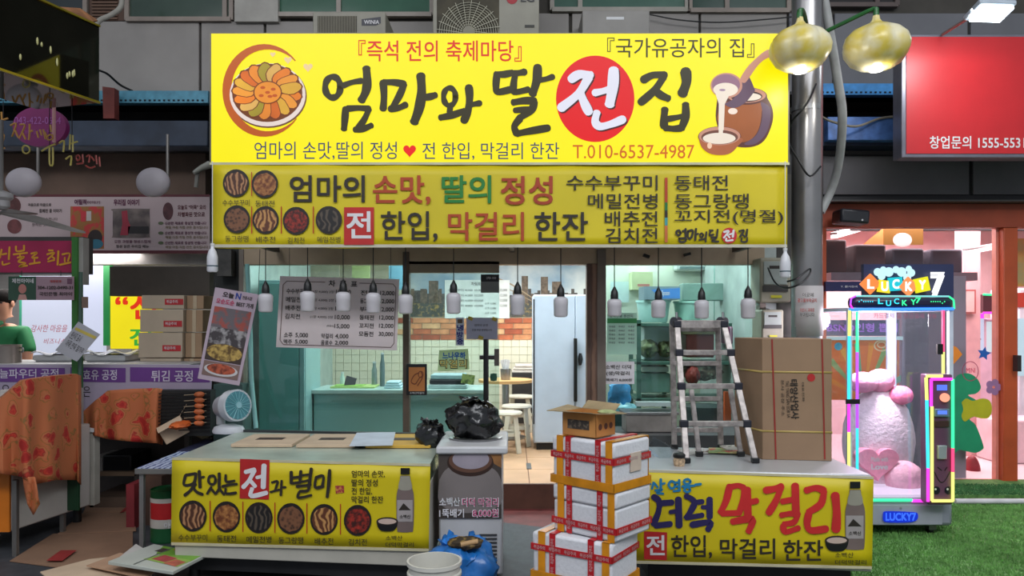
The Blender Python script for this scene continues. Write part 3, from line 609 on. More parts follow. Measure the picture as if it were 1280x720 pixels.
# electricity meters and plastic bottles
def meter(x0, y0, x1, y1, D, lab, big):
    t = thing('electricity_meter', lab, 'meter', W((x0+x1)/2, y1, D)); p = Pl(640, D)
    p.slab(B(), x0, y0, x1, y1, 0, .249).done('case', M((150, 146, 128), .5), t, bev=.015)
    w_ = x1-x0; h = y1-y0
    p.slab(B(), x0+w_*.12, y0+h*.08, x1-w_*.12, y0+h*.60, .01, .012).done('window_panel', M((150, 158, 152), .3), t, bev=.003)
    rect(p, x0+w_*.3, y0+h*.18, x1-w_*.3, y0+h*.25, ink, t, .012, 'print')
    p.slab(B(), x0+w_*.1, y0+h*(.62 if big else .5), x1-w_*.1, y0+h*(.76 if big else .62), .012, .01).done('terminal_cover', M((54, 52, 48), .4), t)
    rect(p, x0+w_*.35, y0+h*.84, x1-w_*.3, y0+h*.90, M((196, 190, 30), .5), t, .012, 'seal')
    return t
meter(950, 322, 989, 378, 6.0, 'large grey electricity meter beside the end bulb, upper of the two', True)
meter(952, 387, 980, 425, 6.0, 'small grey electricity meter directly above the large brown carton', False)
def bottle(px, y0, y1, D, lab):
    c = W(px, y1, D); H = (y1-y0)*D/F; R = 6.5*D/F
    t = thing('plastic_bottle', lab, 'bottle', c, group='white plastic bottles hung at the ends of the banner')
    B().lathe(c, [(R*.8, 0), (R, .01), (R, H*.55), (R*.75, H*.75), (R*.35, H*.88), (R*.33, H*.97)], 18).done('bottle_body', M((205, 205, 210), .3), t)
    B().lathe(c+Vector((0, 0, H*.97)), [(R*.42, 0), (R*.42, H*.08)], 12).done('cap', white, t)
    B().lathe(c+Vector((0, 0, H*.2)), [(R*1.02, 0), (R*1.02, H*.04)], 18).done('label_band', M((40, 70, 80), .5), t)
    B().cyl(c+Vector((0, 0, H*1.02)), c+Vector((0, 0, 2.53-c.z)), .003, n=6).done('string', white, t)
bottle(265.5, 306, 340, 4.93, 'white plastic bottle hanging from the left end of the yellow banner')
bottle(981.5, 312, 347, 4.93, 'white plastic bottle hanging from the right end of the yellow banner')

# ================================================================ OUTDOOR AIR CONDITIONERS
def fan_unit(name, x0, y0, x1, y1, D, fx, fr, lab, side):
    t = thing(name, lab, 'air conditioner', W((x0+x1)/2, y1, D)); p = Pl(640, D)
    p.slab(B(), x0, y0, x1, y1, 0, 6.98-D).done('case', M((146, 142, 128), .55, var=.06), t, bev=.008)
    return t, p
t, p = fan_unit('outdoor_unit', 391, 15, 482, 75, 6.5, 0, 0, 'wide grey outdoor air conditioner with slatted grille peeking over the sign, left one', 0)
p.slab(B(), 397, 20, 446, 75, .004, .01).done('grille_back', M((74, 70, 58), .7), t)
for i in range(24): p.slab(B(), 398+i*2, 20, 398.7+i*2, 75, .008, .006).done('slat', M((128, 122, 104), .5), t)
flatpoly(p, [(452, 24), (476, 21), (476, 29), (470, 32), (452, 32)], M((60, 60, 66), .5), t, .002, 'badge'); T(p, 'WINIA', (455, 25, 474, 30), inkwhite, t, .03)
t, p = fan_unit('outdoor_unit', 541, -70, 674, 75, 6.4, 0, 0, 'tall white outdoor air conditioner with a round wire fan guard over the sign', 0)
p.slab(B(), 546, -66, 624, 75, .002, .008).done('grille_back', M((66, 60, 44), .7, var=.3), t)
c0 = (586, 40)
rg = B()
for r_ in range(4, 40, 3):
    rg.tube([p.p(c0[0]+r_*math.cos(a), c0[1]+r_*math.sin(a), .014) for a in [2*PI*i/24 for i in range(25)]], .0028, 4, 1)
for i in range(24): rg.cyl(p.p(c0[0]+5*math.cos(2*PI*i/24), c0[1]+5*math.sin(2*PI*i/24), .02), p.p(c0[0]+40*math.cos(2*PI*i/24+.35), c0[1]+40*math.sin(2*PI*i/24+.35), .016), .003, n=4)
rg.done('fan_guard', M((176, 172, 150), .4), t, kind='stuff')
B().cyl(p.p(*c0, .03), p.p(*c0, 0), 7*6.4/F, n=20).done('fan_hub', M((150, 146, 130), .5), t)
disc(p, 640, -2, 7, 7, M((160, 30, 40), .5), t, .003, 'badge'); T(p, 'LG', (651, -7, 668, 2.5), M((60, 60, 60), .5), t, .04)
p.slab(B(), 656, 31, 668, 34, .006, .01).done('handle', M((50, 48, 40), .5), t)
p = Pl(640, 6.6)
t = thing('duct_box', 'flat pale metal box with a small white label behind the sign top', 'box', W(770, 75, 6.6))
p.slab(B(), 728, 13, 812, 75, 0, .385).done('case', M((136, 132, 126), .5, var=.06), t, bev=.006); rect(p, 758, 21, 780, 24.5, white, t, .002, 'sticker')
B().tube([W(150, -30, 6.6), W(152, 5, 6.6), W(140, 18, 6.5), W(124, 26, 6.4), W(114, 42, 6.2)], .022, 10, 5).done('drain_hose', M((150, 146, 136), .6), label='pale hose curving down from the window above the black lightbox', cat='hose')
B().tube([W(124, 88, 6.6), W(135, 93, 6.7), W(150, 106, 6.85), W(166, 114, 6.9)], .01, 6, 5).done('cable', black, label='black cable drooping across the grey panel beside the black lightbox', cat='cable')
B().tube([W(812, 18, 6.9), W(850, 25, 6.9), W(900, 28, 6.9), W(960, 24, 6.9), W(1000, 20, 6.9)], .006, 6, 5).done('cable', black, label='thin cable strung along the panels over the right end of the sign', cat='cable')

# ================================================================ DISPLAY COUNTERS WITH BANNERS
def counter(pxa, Da, pxb, Db, ztop, depth, lab, bot):
    pl = Pl(pxa, Da, pxb, Db); a = Vector((X(pxa, Da), Da, 0)); b_ = Vector((X(pxb, Db), Db, 0))
    t = thing('display_counter', lab, 'counter', (a+b_)/2+Vector((0, depth/2, 0)))
    bk = Vector((0, depth, 0)); o = Vector((0, .012, 0))
    def ring_(z0, z1, ins=0): return [(a+o+Vector((ins, ins, z0))), (b_+o+Vector((-ins, ins, z0))), (b_+bk+Vector((-ins, -ins, z0))), (a+bk+Vector((ins, -ins, z0)))], (0, 0, z1-z0)
    return pl, t, a, b_, bk, ring_
OV = Vector((0, .012, 0)); ctm = M((150, 150, 146), .35, .35, var=.05, scale=4)
pl, t, a, b_, bk, rg_ = counter(217, 4.35, 537, 4.17, .71, 1.02, 'low glass topped display counter behind the yellow banner with six dishes', .15); LC = t
B().prism(*rg_(.14, .60)).done('cabinet', M((176, 172, 160), .45, var=.05), t, bev=.006)
B().prism(*rg_(.05, .14, .06)).done('plinth', dark, t)
for dx, dy in ((.08, .1), (-.08, .1), (.08, -.1), (-.08, -.1)):
    q = (a if dx > 0 else b_)+Vector((dx, 0, 0))+(Vector((0, dy, 0)) if dy > 0 else bk+Vector((0, dy, 0)))
    B().cyl(q, q+Vector((0, 0, .06)), .03, n=14).done('caster', black, t)
B().prism(*rg_(.60, .655, .01)).done('display_floor', M((176, 180, 168), .5, .0, var=.1, scale=3), t)
gb = glass((.80, .93, .87), .16, rough=.05)
B().prism(*rg_(.702, .71)).done('glass_top_sheen', M((172, 182, 168), .3, .1, var=.12, scale=5), t)  # opaque top: the pale reflection on the glass is put into its colour
for (p0, p1) in ((a, b_), (b_, b_+bk), (a, a+bk)):
    B().bar(p0+OV+Vector((0, 0, .602)), p0+OV+Vector((0, 0, .70)), .014, .014).done('corner_post', steel, t)
    d = (p1-p0).normalized(); B().prism([p0+OV+Vector((0, 0, .61)), p1+OV+Vector((0, 0, .61)), p1+OV+Vector((0, 0, .70)), p0+OV+Vector((0, 0, .70))], Vector((-d.y, d.x, 0))*.005).done('glass_side', gb, t)
B().bar(a+bk+Vector((0, 0, .716)), b_+bk+Vector((0, 0, .716)), .03, .02).done('back_rail', M((44, 46, 48), .4), t)
for k in range(5):
    x0 = a.x+.1+k*.27
    B().box(x0, x0+.24, a.y+.22, a.y+.8, .656, .67).done('tray', M((170, 172, 168), .3, .5), t, bev=.006)
bn = thing('counter_banner', 'yellow banner with black brush words and six dish pictures on the left counter', 'banner', (a+b_)/2+Vector((0, -.01, .15)))
def banner(pl, P4, par, n=18):
    g = []
    for j in range(7):
        v = j/6; row = []
        for i in range(n+1):
            u = i/n; x = (P4[0][0]*(1-u)+P4[1][0]*u)*(1-v)+(P4[3][0]*(1-u)+P4[2][0]*u)*v; y = (P4[0][1]*(1-u)+P4[1][1]*u)*(1-v)+(P4[3][1]*(1-u)+P4[2][1]*u)*v
            row.append(pl.p(x, y, -.002+.0015*math.sin(u*19+v*3)))
        g.append(row)
    B().grid(g).done('banner_cloth', yellow, par, sol=.002)
    hm = M((190, 182, 150), .6)
    b = B(); b.prism([pl.p(P4[0][0], P4[0][1]-2, .001), pl.p(P4[1][0], P4[1][1]-2, .001), pl.p(P4[1][0], P4[1][1]+1, .001), pl.p(P4[0][0], P4[0][1]+1, .001)], -pl.n*.006)
    b.prism([pl.p(P4[3][0], P4[3][1]-1, .001), pl.p(P4[2][0], P4[2][1]-1, .001), pl.p(P4[2][0], P4[2][1]+2.5, .001), pl.p(P4[3][0], P4[3][1]+2.5, .001)], -pl.n*.006)
    b.done('hem', hm, par)
banner(pl, [(215, 574), (538, 582), (536, 687), (214, 679)], bn)
s1 = [[4, (232, 594), (244, 592)], [4, (232, 594), (230, 606), (242, 604), (245, 592)], [4.5, (249, 589), (250, 609)], [3, (250, 597), (255, 596)], [4.5, (244, 605), (238, 613), (231, 619)], [4, (241, 609), (246, 615), (253, 618)],
      [3.6]+ring(265, 600, 4.5, 5.5), [4.2, (274, 592), (274, 609)], [3.5, (264, 609), (259, 617)], [3.5, (264, 611), (269, 617)], [3.5, (275, 609), (270, 617)], [3.5, (275, 612), (280, 618)],
      [3.5, (282, 594), (283, 602), (293, 601)], [3.5, (278, 608), (287, 606), (296, 605)], [3.5, (282, 611), (283, 617), (295, 616)],
      [3.2, (340, 603), (347, 602), (344, 612)], [3, (338, 615), (349, 612)], [3.4, (352, 601), (351, 619)], [3, (352, 609), (357, 609)],
      [4.5, (364, 590), (364, 604)], [4.2, (376, 589), (375, 603)], [3.4, (366, 597), (375, 596)], [3.6, (366, 604), (375, 603)], [4.6, (389, 586), (386, 610)], [3, (378, 594), (388, 593)], [3, (378, 602), (387, 600)],
      [4, (371, 608), (380, 607), (388, 606)], [3.6, (387, 607), (385, 613), (375, 614)], [3.6, (374, 615), (373, 622), (389, 619)],
      [4, (395, 597), (404, 595), (403, 608)], [4, (395, 597), (394, 609), (404, 608)], [4.6, (412, 588), (411, 605), (409, 621)]]
strokes(pl, [[s[0]*.86]+s[1:] for s in s1], ink, bn, .004)
flatpoly(pl, [(300, 573.5), (337, 575), (336, 624.5), (299.5, 623)], M((178, 28, 28), .6), bn, .003, 'red_square')
strokes(pl, [[5, (307, 590), (318, 587)], [5, (318, 588), (311, 601), (304, 609)], [4.5, (313, 601), (319, 608)], [6, (330, 582), (329, 609)], [4, (321, 597), (329, 595)], [5, (315, 611), (314, 620), (333, 616)]], inkwhite, bn, .005)
flatpoly(pl, [(419, 607), (430, 607), (430, 616), (420, 617)], M((150, 40, 50), .6, scale=60, col2=(200, 130, 60), lo=.45, hi=.55), bn, .003, 'seal_print')
for s_, y, x1 in (('엄마의 손맛,', 588, 481), ('딸의 정성', 599, 472), ('전 한입,', 609.5, 465), ('막걸리 한잔', 620, 479)): T(pl, s_, (439.5, y, x1, y+9), ink, bn, .015)
for k, (cx, fd, cp_, cw) in enumerate(((241, 'roll', '수수부꾸미', 36), (283, 'dong', '동태전', 24), (323.5, 'mem', '메밀전병', 31), (363.5, 'ball', '동그랑땡', 31), (405, 'cabb', '배추전', 23), (447, 'kim', '김치전', 23))):
    dish(pl, cx, 645+k*1.1, 17.2, 19.5, fd, bn, cp_, cw, 8.5, 3.5)
for k, x in enumerate((262, 303, 343, 383, 425)): rect(pl, x, 626+k, x+1.2, 664+k, inkred, bn, .003, 'divider')
def bottle_print(pl, cx, y0, y1, w_, par):
    h = y1-y0
    flatpoly(pl, pth([(cx-w_*.28, y0+h*.12), (cx-w_*.32, y0+h*.25), (cx-w_*.46, y0+h*.38), (cx-w_*.5, y0+h*.55), (cx-w_*.46, y0+h*.95), (cx-w_*.3, y1), (cx+w_*.3, y1), (cx+w_*.46, y0+h*.95), (cx+w_*.5, y0+h*.55), (cx+w_*.46, y0+h*.38), (cx+w_*.32, y0+h*.25), (cx+w_*.28, y0+h*.12)]), M((112, 96, 92), .5, var=.1), par, .003)
    flatpoly(pl, pth([(cx-w_*.25, y0+h*.13), (cx-w_*.36, y0+h*.33), (cx+w_*.36, y0+h*.33), (cx+w_*.25, y0+h*.13)]), M((146, 142, 128), .5), par, .004)
    rect(pl, cx-w_*.26, y0, cx+w_*.26, y0+h*.1, black, par, .0045)
    rect(pl, cx-w_*.46, y0+h*.5, cx+w_*.42, y0+h*.84, M((156, 148, 146), .5), par, .0045)
    flatpoly(pl, [(cx-w_*.38, y0+h*.66), (cx-w_*.1, y0+h*.55), (cx+w_*.1, y0+h*.6), (cx+w_*.32, y0+h*.66)], ink, par, .005)
    T(pl, '소백산', (cx-w_*.32, y0+h*.73, cx+w_*.3, y0+h*.79), ink, par, .02, .0055)
def bowl_print(pl, cx, cy, w_, par):
    flatpoly(pl, pth([(cx-w_, cy-w_*.18), (cx-w_*.85, cy+w_*.4), (cx-w_*.45, cy+w_*.72), (cx+w_*.45, cy+w_*.72), (cx+w_*.85, cy+w_*.4), (cx+w_, cy-w_*.18)]), black, par, .0055)
    disc(pl, cx, cy-w_*.18, w_, w_*.38, M((44, 34, 30), .5), par, .006); disc(pl, cx, cy-w_*.16, w_*.84, w_*.26, M((196, 172, 158), .5), par, .0065)
bottle_print(pl, 506.5, 585, 665, 22, bn); bowl_print(pl, 484, 654, 13.5, bn)
T(pl, '소백산', (482, 669.5, 503, 675.5), ink, bn); T(pl, '더덕막걸리', (482, 678, 517, 684), ink, bn)

pl, t, a, b_, bk, rg_ = counter(796, 4.32, 1091, 4.15, .645, .80, 'low steel topped counter behind the yellow banner with the large red and navy brush words', .15); RC = t
RCz = .652
B().prism(*rg_(.12, .62)).done('cabinet', M((170, 168, 162), .4, var=.05), t, bev=.006)
B().prism(*rg_(.0, .12, .08)).done('plinth', dark, t)
B().prism(*rg_(.62, RCz)).done('worktop', M((186, 188, 190), .3, .25, var=.05, scale=2), t, bev=.008)
b2 = thing('counter_banner', 'yellow banner with large navy and red brush words and a bottle on the right counter', 'banner', (a+b_)/2+Vector((0, -.01, .15)))
banner(pl, [(796, 589), (1092, 598), (1090, 709), (795, 702)], b2)
navy = M((34, 26, 82), .6); redp = M((196, 34, 34), .6); cy_ = M((24, 120, 165), .6)
strokes(pl, [[2.6, (817, 603), (815, 611)], [2.6, (818, 604), (822, 609)], [3, (826, 599), (826, 612)], [2.4, (827, 605), (831, 604)], [2.6, (819, 613), (828, 612), (821, 616), (829, 617)],
             [2.8]+ring(840, 606, 4, 4.5), [3, (849, 600), (849, 613)], [2.4, (845, 603), (849, 603)], [2.4, (845, 608), (849, 608)], [2.6, (842, 614), (850, 613)],
             [2.8]+ring(859, 602, 4, 3), [2.8, (853, 608), (868, 607)], [2.8]+ring(859, 612, 3.5, 3), [3, (869, 606), (876, 605)], [2.6, (812, 604), (813, 605)]], cy_, b2, .004)
strokes(pl, [[7, (817, 621), (824, 627), (823, 640), (817, 655)], [7, (827, 629), (840, 628)], [7, (820, 657), (838, 655)], [8, (848, 624), (849, 657)], [5, (838, 640), (847, 639)],
             [7, (858, 620), (868, 627), (864, 638), (858, 647)], [6, (868, 628), (878, 627)], [6, (859, 647), (878, 644)], [7.5, (887, 624), (887, 646)], [5, (878, 634), (886, 634)], [7, (865, 656), (888, 653), (885, 662)]], navy, b2, .004)
strokes(pl, [[8, (912, 608), (908, 625), (901, 640)], [7, (913, 609), (923, 607), (930, 610)], [7, (930, 610), (929, 625), (924, 641)], [7, (903, 642), (925, 641)], [9, (934, 612), (935, 648)], [7, (936, 628), (946, 626)], [8, (916, 652), (940, 649), (936, 664)],
             [8, (957, 613), (968, 611), (977, 608)], [8, (976, 610), (970, 626), (961, 641)], [9, (994, 607), (995, 641)], [7, (978, 627), (993, 624)], [7, (977, 644), (988, 642), (998, 643)], [6.5, (997, 645), (992, 653), (980, 655)], [7, (979, 657), (982, 665), (998, 660)],
             [8, (1008, 613), (1020, 610), (1030, 613)], [8, (1030, 615), (1026, 630), (1011, 640)], [8, (1011, 642), (1009, 655), (1014, 663), (1033, 661)], [10, (1044, 619), (1046, 640), (1045, 662)]], redp, b2, .004)
flatpoly(pl, [(805, 664), (834, 665.5), (833.5, 700.5), (805, 699)], M((178, 28, 28), .6), b2, .003, 'red_square'); T(pl, '전', (808, 669, 831, 694), inkwhite, b2, .03, .005)
T(pl, '한입,', (839, 669, 890, 698), ink, b2, .02); T(pl, '막걸리', (900, 673, 969, 699), ink, b2, .02); T(pl, '한잔', (979, 675, 1029, 701), ink, b2, .02)
bottle_print(pl, 1069, 602, 687, 25, b2); bowl_print(pl, 1046, 678, 15, b2)
T(pl, '소백산', (1044, 690.5, 1067, 697), ink, b2); T(pl, '더덕막걸리', (1044, 700, 1083, 706), ink, b2)
# ================================================================ STYROFOAM BOX STACK
foam = M((214, 214, 218), .75, var=.03, scale=60, bump=.15); rtape = M((186, 22, 32), .4, var=.08, scale=20); otape = M((204, 132, 22), .3, var=.15, scale=10); wprint = M((224, 190, 190), .5)
def tprint(t, p0, ux, uy, L_, H_, n, nrm):            # white lettering printed along a tape
    uv, fs = tmesh('취급주의', .03); b = B()
    for i in range(n):
        o = p0+ux*(L_*(i+.12)/n); b.add([o+ux*(u*L_*.76/n)+uy*(H_*(.2+.6*v))+nrm*.001 for u, v, w_ in uv], fs)
    return b.done('tape_print', wprint, t, local=True, flat=True)
def foambox(loc, rot, L_, W_, H_, lab, tilt=0, redz=.62, paper=None, low=True):
    t = thing('styrofoam_box', lab, 'box', loc, (0, tilt, rot), 'taped white styrofoam boxes stacked between the counters')
    B().box(-L_/2, L_/2, -W_/2, W_/2, 0, H_*.66).done('box_body', foam, t, local=True, bev=.012)
    B().box(-L_/2-.004, L_/2+.004, -W_/2-.004, W_/2+.004, H_*.665, H_).done('lid', foam, t, local=True, bev=.014)
    e = .0065
    def loop_x(y0, y1, m_, nm, e=e):                   # band running over the lid across the width, at constant x
        b = B(); b.box(y0, y1, -W_/2-e, -W_/2-e+.003, 0, H_+e); b.box(y0, y1, W_/2+e-.003, W_/2+e, 0, H_+e); b.box(y0, y1, -W_/2-e, W_/2+e, H_+e-.003, H_+e); return b.done(nm, m_, t, local=True)
    def loop_z(z0, z1, m_, nm, e=e):
        b = B(); b.box(-L_/2-e, L_/2+e, -W_/2-e, -W_/2-e+.003, z0, z1); b.box(-L_/2-e, L_/2+e, W_/2+e-.003, W_/2+e, z0, z1)
        b.box(-L_/2-e, -L_/2-e+.003, -W_/2-e, W_/2+e, z0, z1); b.box(L_/2+e-.003, L_/2+e, -W_/2-e, W_/2+e, z0, z1); return b.done(nm, m_, t, local=True)
    loop_x(-L_*.42, -L_*.42+.04, otape, 'orange_tape', .007); loop_x(L_*.44-.02, L_*.44+.018, otape, 'orange_tape', .007)
    loop_x(-L_*.27, -L_*.27+.032, rtape, 'red_tape', .0065); loop_x(L_*.22, L_*.22+.032, rtape, 'red_tape', .0065)
    band = loop_z(H_*redz, H_*redz+.032, rtape, 'red_tape', .0078)
    loop_z(.0, .042, otape, 'orange_tape', .009) if low else None
    X_ = Vector((1, 0, 0)); Y_ = Vector((0, 1, 0)); Z_ = Vector((0, 0, 1)); q = .0085
    tprint(band, Vector((-L_/2, -W_/2-q, H_*redz)), X_, Z_, L_, .032, 5, -Y_)
    tprint(band, Vector((L_/2+q, -W_/2, H_*redz)), Y_, Z_, W_, .032, 3, X_)
    for x in (-L_*.27, L_*.22): tprint(t, Vector((x+.032, -W_/2-.0068, H_*.05)), Z_, -X_, H_*.9, .032, 3, -Y_)
    if paper: B().box(L_/2+.004, L_/2+.0085, *paper).done('paper_label', M((205, 186, 168), .7), t, local=True)
    return t
FD_ = 3.72; fx = X(752, FD_); r1 = math.radians(-43)
H1 = .232; zt = Z(548, 3.72)
c1 = Vector((X(752, 3.76), 3.80, 0))
zb = [zt-H1, zt-2*H1-.004]
foambox((c1.x, c1.y, zb[0]), r1, .37, .30, H1, 'topmost white styrofoam box of the stack, under the small brown carton', 0, .55, (-.02, .07, .08, .17))
foambox((c1.x+.005, c1.y, zb[1]), r1+.03, .37, .305, H1, 'second styrofoam box from the top, crossed low by red tape', 0, .16, None, False)
c2 = Vector((X(733, 3.74), 3.80, 0)); r2 = math.radians(-33)
foambox((c2.x, c2.y, zb[1]-.237), r2, .43, .30, .232, 'third styrofoam box from the top, shifted toward the doorway', 0, .62, None)
foambox((c2.x, c2.y, zb[1]-.474), r2, .43, .30, .232, 'lowest styrofoam box in view, bottom of the shifted pair', 0, .5, None)
z4 = zb[1]-.474
if z4 > .02:
    B().boxc((c2.x, c2.y, z4/2), (.44, .32, z4-.004), Matrix.Rotation(r2, 3, 'Z')).done('base_crate', M((60, 62, 66), .6), label='dark crate carrying the stack of styrofoam boxes', cat='crate')
# small open carton on top
ct = thing('small_carton', 'small open brown carton with printed side panel lying on the styrofoam stack', 'box', (X(736, 3.8), 3.80, zt+.008), (0, 0, math.radians(-40)))
kr = M((186, 128, 66), .75, var=.08, scale=8)
b = B(); cw, cd, ch = .20, .17, .115
for q in ((-cw/2, cw/2, -cd/2, -cd/2+.004), (-cw/2, cw/2, cd/2-.004, cd/2), (-cw/2, -cw/2+.004, -cd/2, cd/2), (cw/2-.004, cw/2, -cd/2, cd/2)): b.box(*q, 0, ch)
b.box(-cw/2, cw/2, -cd/2, cd/2, 0, .004); b.done('carton_body', kr, ct, local=True)
B().box(-cw*.34, cw*.3, -cd/2-.002, -cd/2, .035, .08).done('print_panel', M((60, 52, 46), .6, scale=60, col2=(110, 96, 80), lo=.5, hi=.6), ct, local=True)
for i, x in enumerate((-.05, -.0, .045)): B().lathe((0, 0, 0), [(.014, 0), (.016, .001)], 12).done('round_mark', M((90, 50, 34), .6), ct, local=True).matrix_local = Matrix.Translation((cw/2+.0005, x, .05)) @ Matrix.Rotation(PI/2, 4, 'Y')
fm_ = M((150, 132, 100), .8, var=.15, scale=9)
B().prism([(-cw/2, -cd/2, ch), (cw/2, -cd/2, ch), (cw/2+.01, -cd/2-.06, ch+.012), (-cw/2-.01, -cd/2-.055, ch+.004)], (0, 0, .003)).done('flap', fm_, ct, local=True)
B().prism([(-cw/2, -cd/2, ch), (-cw/2, cd/2, ch), (-cw/2-.09, cd/2, ch+.012), (-cw/2-.10, -cd/2, ch-.006)], (0, 0, .003)).done('flap', fm_, ct, local=True)
B().prism([(cw/2, -cd/2, ch), (cw/2, cd/2, ch), (cw/2+.07, cd/2, ch-.008), (cw/2+.075, -cd/2, ch+.006)], (0, 0, .003)).done('flap', fm_, ct, local=True)
B().prism([(-cw/2, cd/2, ch), (cw/2, cd/2, ch), (cw/2, cd/2+.05, ch+.03), (-cw/2, cd/2+.055, ch+.036)], (0, 0, .003)).done('flap', fm_, ct, local=True)
B().ell((cw/2+.02, -.02, ch+.008), (.05, .04, .012), 12, 6).done('leaf_scrap', M((150, 158, 110), .7, var=.2, scale=30), ct, local=True)

# ================================================================ FREEZER-LIKE DISPENSER, BAGS, BUCKET
CD = 4.3
co = thing('drinks_cooler', 'white upright drinks cooler with a poster of a milky bowl, between the counters', 'cooler', (X(591, 4.4), 4.6, 0))
wm = M((190, 190, 192), .35, var=.03); x0, x1 = X(546, CD), X(628, CD); zt_ = Z(558, CD)
B().box(x0+.01, x1-.0, CD+.02, 4.86, .05, zt_-.05).done('cabinet', wm, co, bev=.012)
B().box(x0-.005, x1+.03, CD-.01, 4.9, zt_-.045, zt_).done('top_cover', wm, co, bev=.012)
B().lathe(((x0+x1)/2+.02, 4.6, zt_), [(.0, 0), (.155, 0), (.165, .012), (.15, .016), (.11, .006), (0, .006)], 32).done('steel_dish', steel, co)
for i in range(9): B().box(x0+.24, x0+.34, CD+.012, CD+.022, .10+i*.022, .108+i*.022).done('vent_slot', M((60, 60, 62), .5), co)
for q in ((x0+.04, CD+.05), (x1-.05, CD+.05), (x0+.04, 4.8), (x1-.05, 4.8)): B().cyl((*q, 0), (*q, .055), .02, n=12).done('foot', black, co)
CP = Pl(640, CD+.012)
B().prism([CP.p(548, 562, .002), CP.p(627, 562, .002), CP.p(627, 648, .002), CP.p(548, 648, .002)], (0, .01, 0)).done('poster', M((70, 62, 58), .35, var=.12, scale=3), co)
disc(CP, 586, 622, 52, 46, M((88, 80, 76), .4), co, .003) if False else None
flatpoly(CP, pth([(549, 600), (560, 585), (590, 578), (615, 585), (626, 600), (626, 630), (600, 640), (570, 640), (549, 628), (549, 600)]), M((122, 114, 112), .4, var=.03), co, .003, 'pot_print')
disc(CP, 588, 578, 29, 17.5, M((54, 34, 26), .4, var=.2), co, .004, 'bowl_print'); disc(CP, 588, 576, 27, 15, M((96, 66, 52), .4, var=.1), co, .005, 'bowl_print'); disc(CP, 588.5, 574, 23, 12.5, M((150, 142, 152), .4), co, .006, 'milk_print')
flatpoly(CP, [(606, 562), (627, 562), (627, 585), (618, 580)], M((150, 104, 60), .4, var=.2, scale=12), co, .0035, 'wood_print')
wp = M((225, 222, 226), .5); pk = M((196, 52, 112), .5)
T(CP, '소백산', (549.2, 622, 574.8, 633), wp, co, .05, .007); T(CP, '소백산', (550, 622.5, 574, 632.5), M((30, 70, 40), .5), co, .0, .008)
T(CP, '더덕 막걸리', (577, 622, 623.4, 634), wp, co, .06, .007); T(CP, '더덕 막걸리', (578, 622.7, 622.4, 633.3), pk, co, .01, .008)
T(CP, '1뚝배기', (549, 636, 580, 647), wp, co, .03, .007); T(CP, '8,000원', (590, 635.5, 623.5, 647.5), wp, co, .06, .007); T(CP, '8,000원', (591, 636.3, 622.6, 646.7), pk, co, .01, .008)

def bag(loc, r, name, lab, mat, seed, ears=2, knot=.3, n=44, rough=.13):
    t = thing(name, lab, 'bag', loc)
    sd = Vector((seed*3.1, seed*1.7, seed))
    def f(d):
        q = 1+rough*noise.noise(d*2.2+sd)*2+rough*.9*(abs(noise.noise(d*5+sd))-.25)+rough*.5*noise.noise(d*11+sd)
        if d.z < -.75: q = min(q, .82/abs(d.z))
        return q*(1-knot*max(0, d.z)**3)
    b = B(); b.ell((0, 0, r[2]*.80), r, n, n//2, f); b.done('bag_body', mat, t, local=True)
    e = B()
    for k in range(ears):
        a = 2*PI*k/ears+seed; d = Vector((math.cos(a), math.sin(a), 0)); rr_ = random.Random(seed*7+k)
        rows = []
        for j in range(6):
            row = []
            for i in range(7):
                u = i/6-.5; v = j/5
                row.append(Vector((0, 0, r[2]*1.42))+d*(v*r[0]*.62)+Vector((-d.y, d.x, 0))*u*r[0]*(.3+.45*v+.15*math.sin(j*2))+Vector((0, 0, 1))*(r[2]*(.28*v-.45*v*v*(k % 2))+.012*math.sin(i*2.3+j+seed)+rr_.uniform(-.014, .014)))
            rows.append(row)
        e.grid(rows)
    e.done('tied_end', mat, t, local=True, sol=.002)
    return t
bagm = M((15, 15, 17), .22, var=.2, scale=14, bump=.5, spec=.7)
bag((X(592, 4.6), 4.58, zt_+.012), (.165, .15, .135), 'black_bag', 'large crumpled black plastic bag on top of the drinks cooler', bagm, 2, 4, .2)
bag((X(539, 4.75), 4.74, .712), (.095, .09, .10), 'black_bag', 'small black plastic bag on the counter corner beside the cooler', bagm, 5, 3, .25, 30)
bb = bag((X(578, 4.12), 4.08, 0), (.185, .15, .19), 'blue_bag', 'translucent blue rubbish bag slumped on the ground against the cooler', M((30, 104, 176), .28, var=.25, scale=7, bump=.5, spec=.6), 9, 3, .15, 44, .15)
B().ell((.02, -.04, .315), (.09, .06, .035), 16, 8, lambda d: 1+.4*noise.noise(d*6)).done('food_scraps', M((52, 40, 24), .7, scale=30, col2=(150, 120, 60), lo=.5, hi=.7), bb, local=True)
B().cyl((0, -.09, .32), (.09, -.08, .335), .014, n=10).done('brown_wrapper', M((176, 140, 96), .6), bb, local=True)
bk = thing('white_bucket', 'white plastic bucket with ribbed rim, in front of the blue bag', 'bucket', (X(543, 3.7), 3.70, 0))
R = 33*3.7/F; zt2 = Z(700, 3.7)
B().lathe((0, 0, 0), [(R*.80, 0), (R*.82, .01), (R*.95, zt2-.07), (R*1.03, zt2-.068), (R*1.03, zt2-.055), (R*.97, zt2-.05), (R*.98, zt2-.02), (R*1.04, zt2-.018), (R*1.04, zt2), (R*.96, zt2), (R*.95, zt2-.1), (R*.78, .02), (.001, .02)], 40).done('bucket_body', M((206, 204, 194), .45, var=.03), bk, local=True)
B().tube([Vector((R*1.02*math.cos(a), R*1.02*math.sin(a)-.0, zt2-.06-.13*math.sin(a) if a > 0 else zt2-.06)) for a in [PI*i/8 for i in range(9)]], .003, 6, 3).done('handle', steel, bk, local=True)

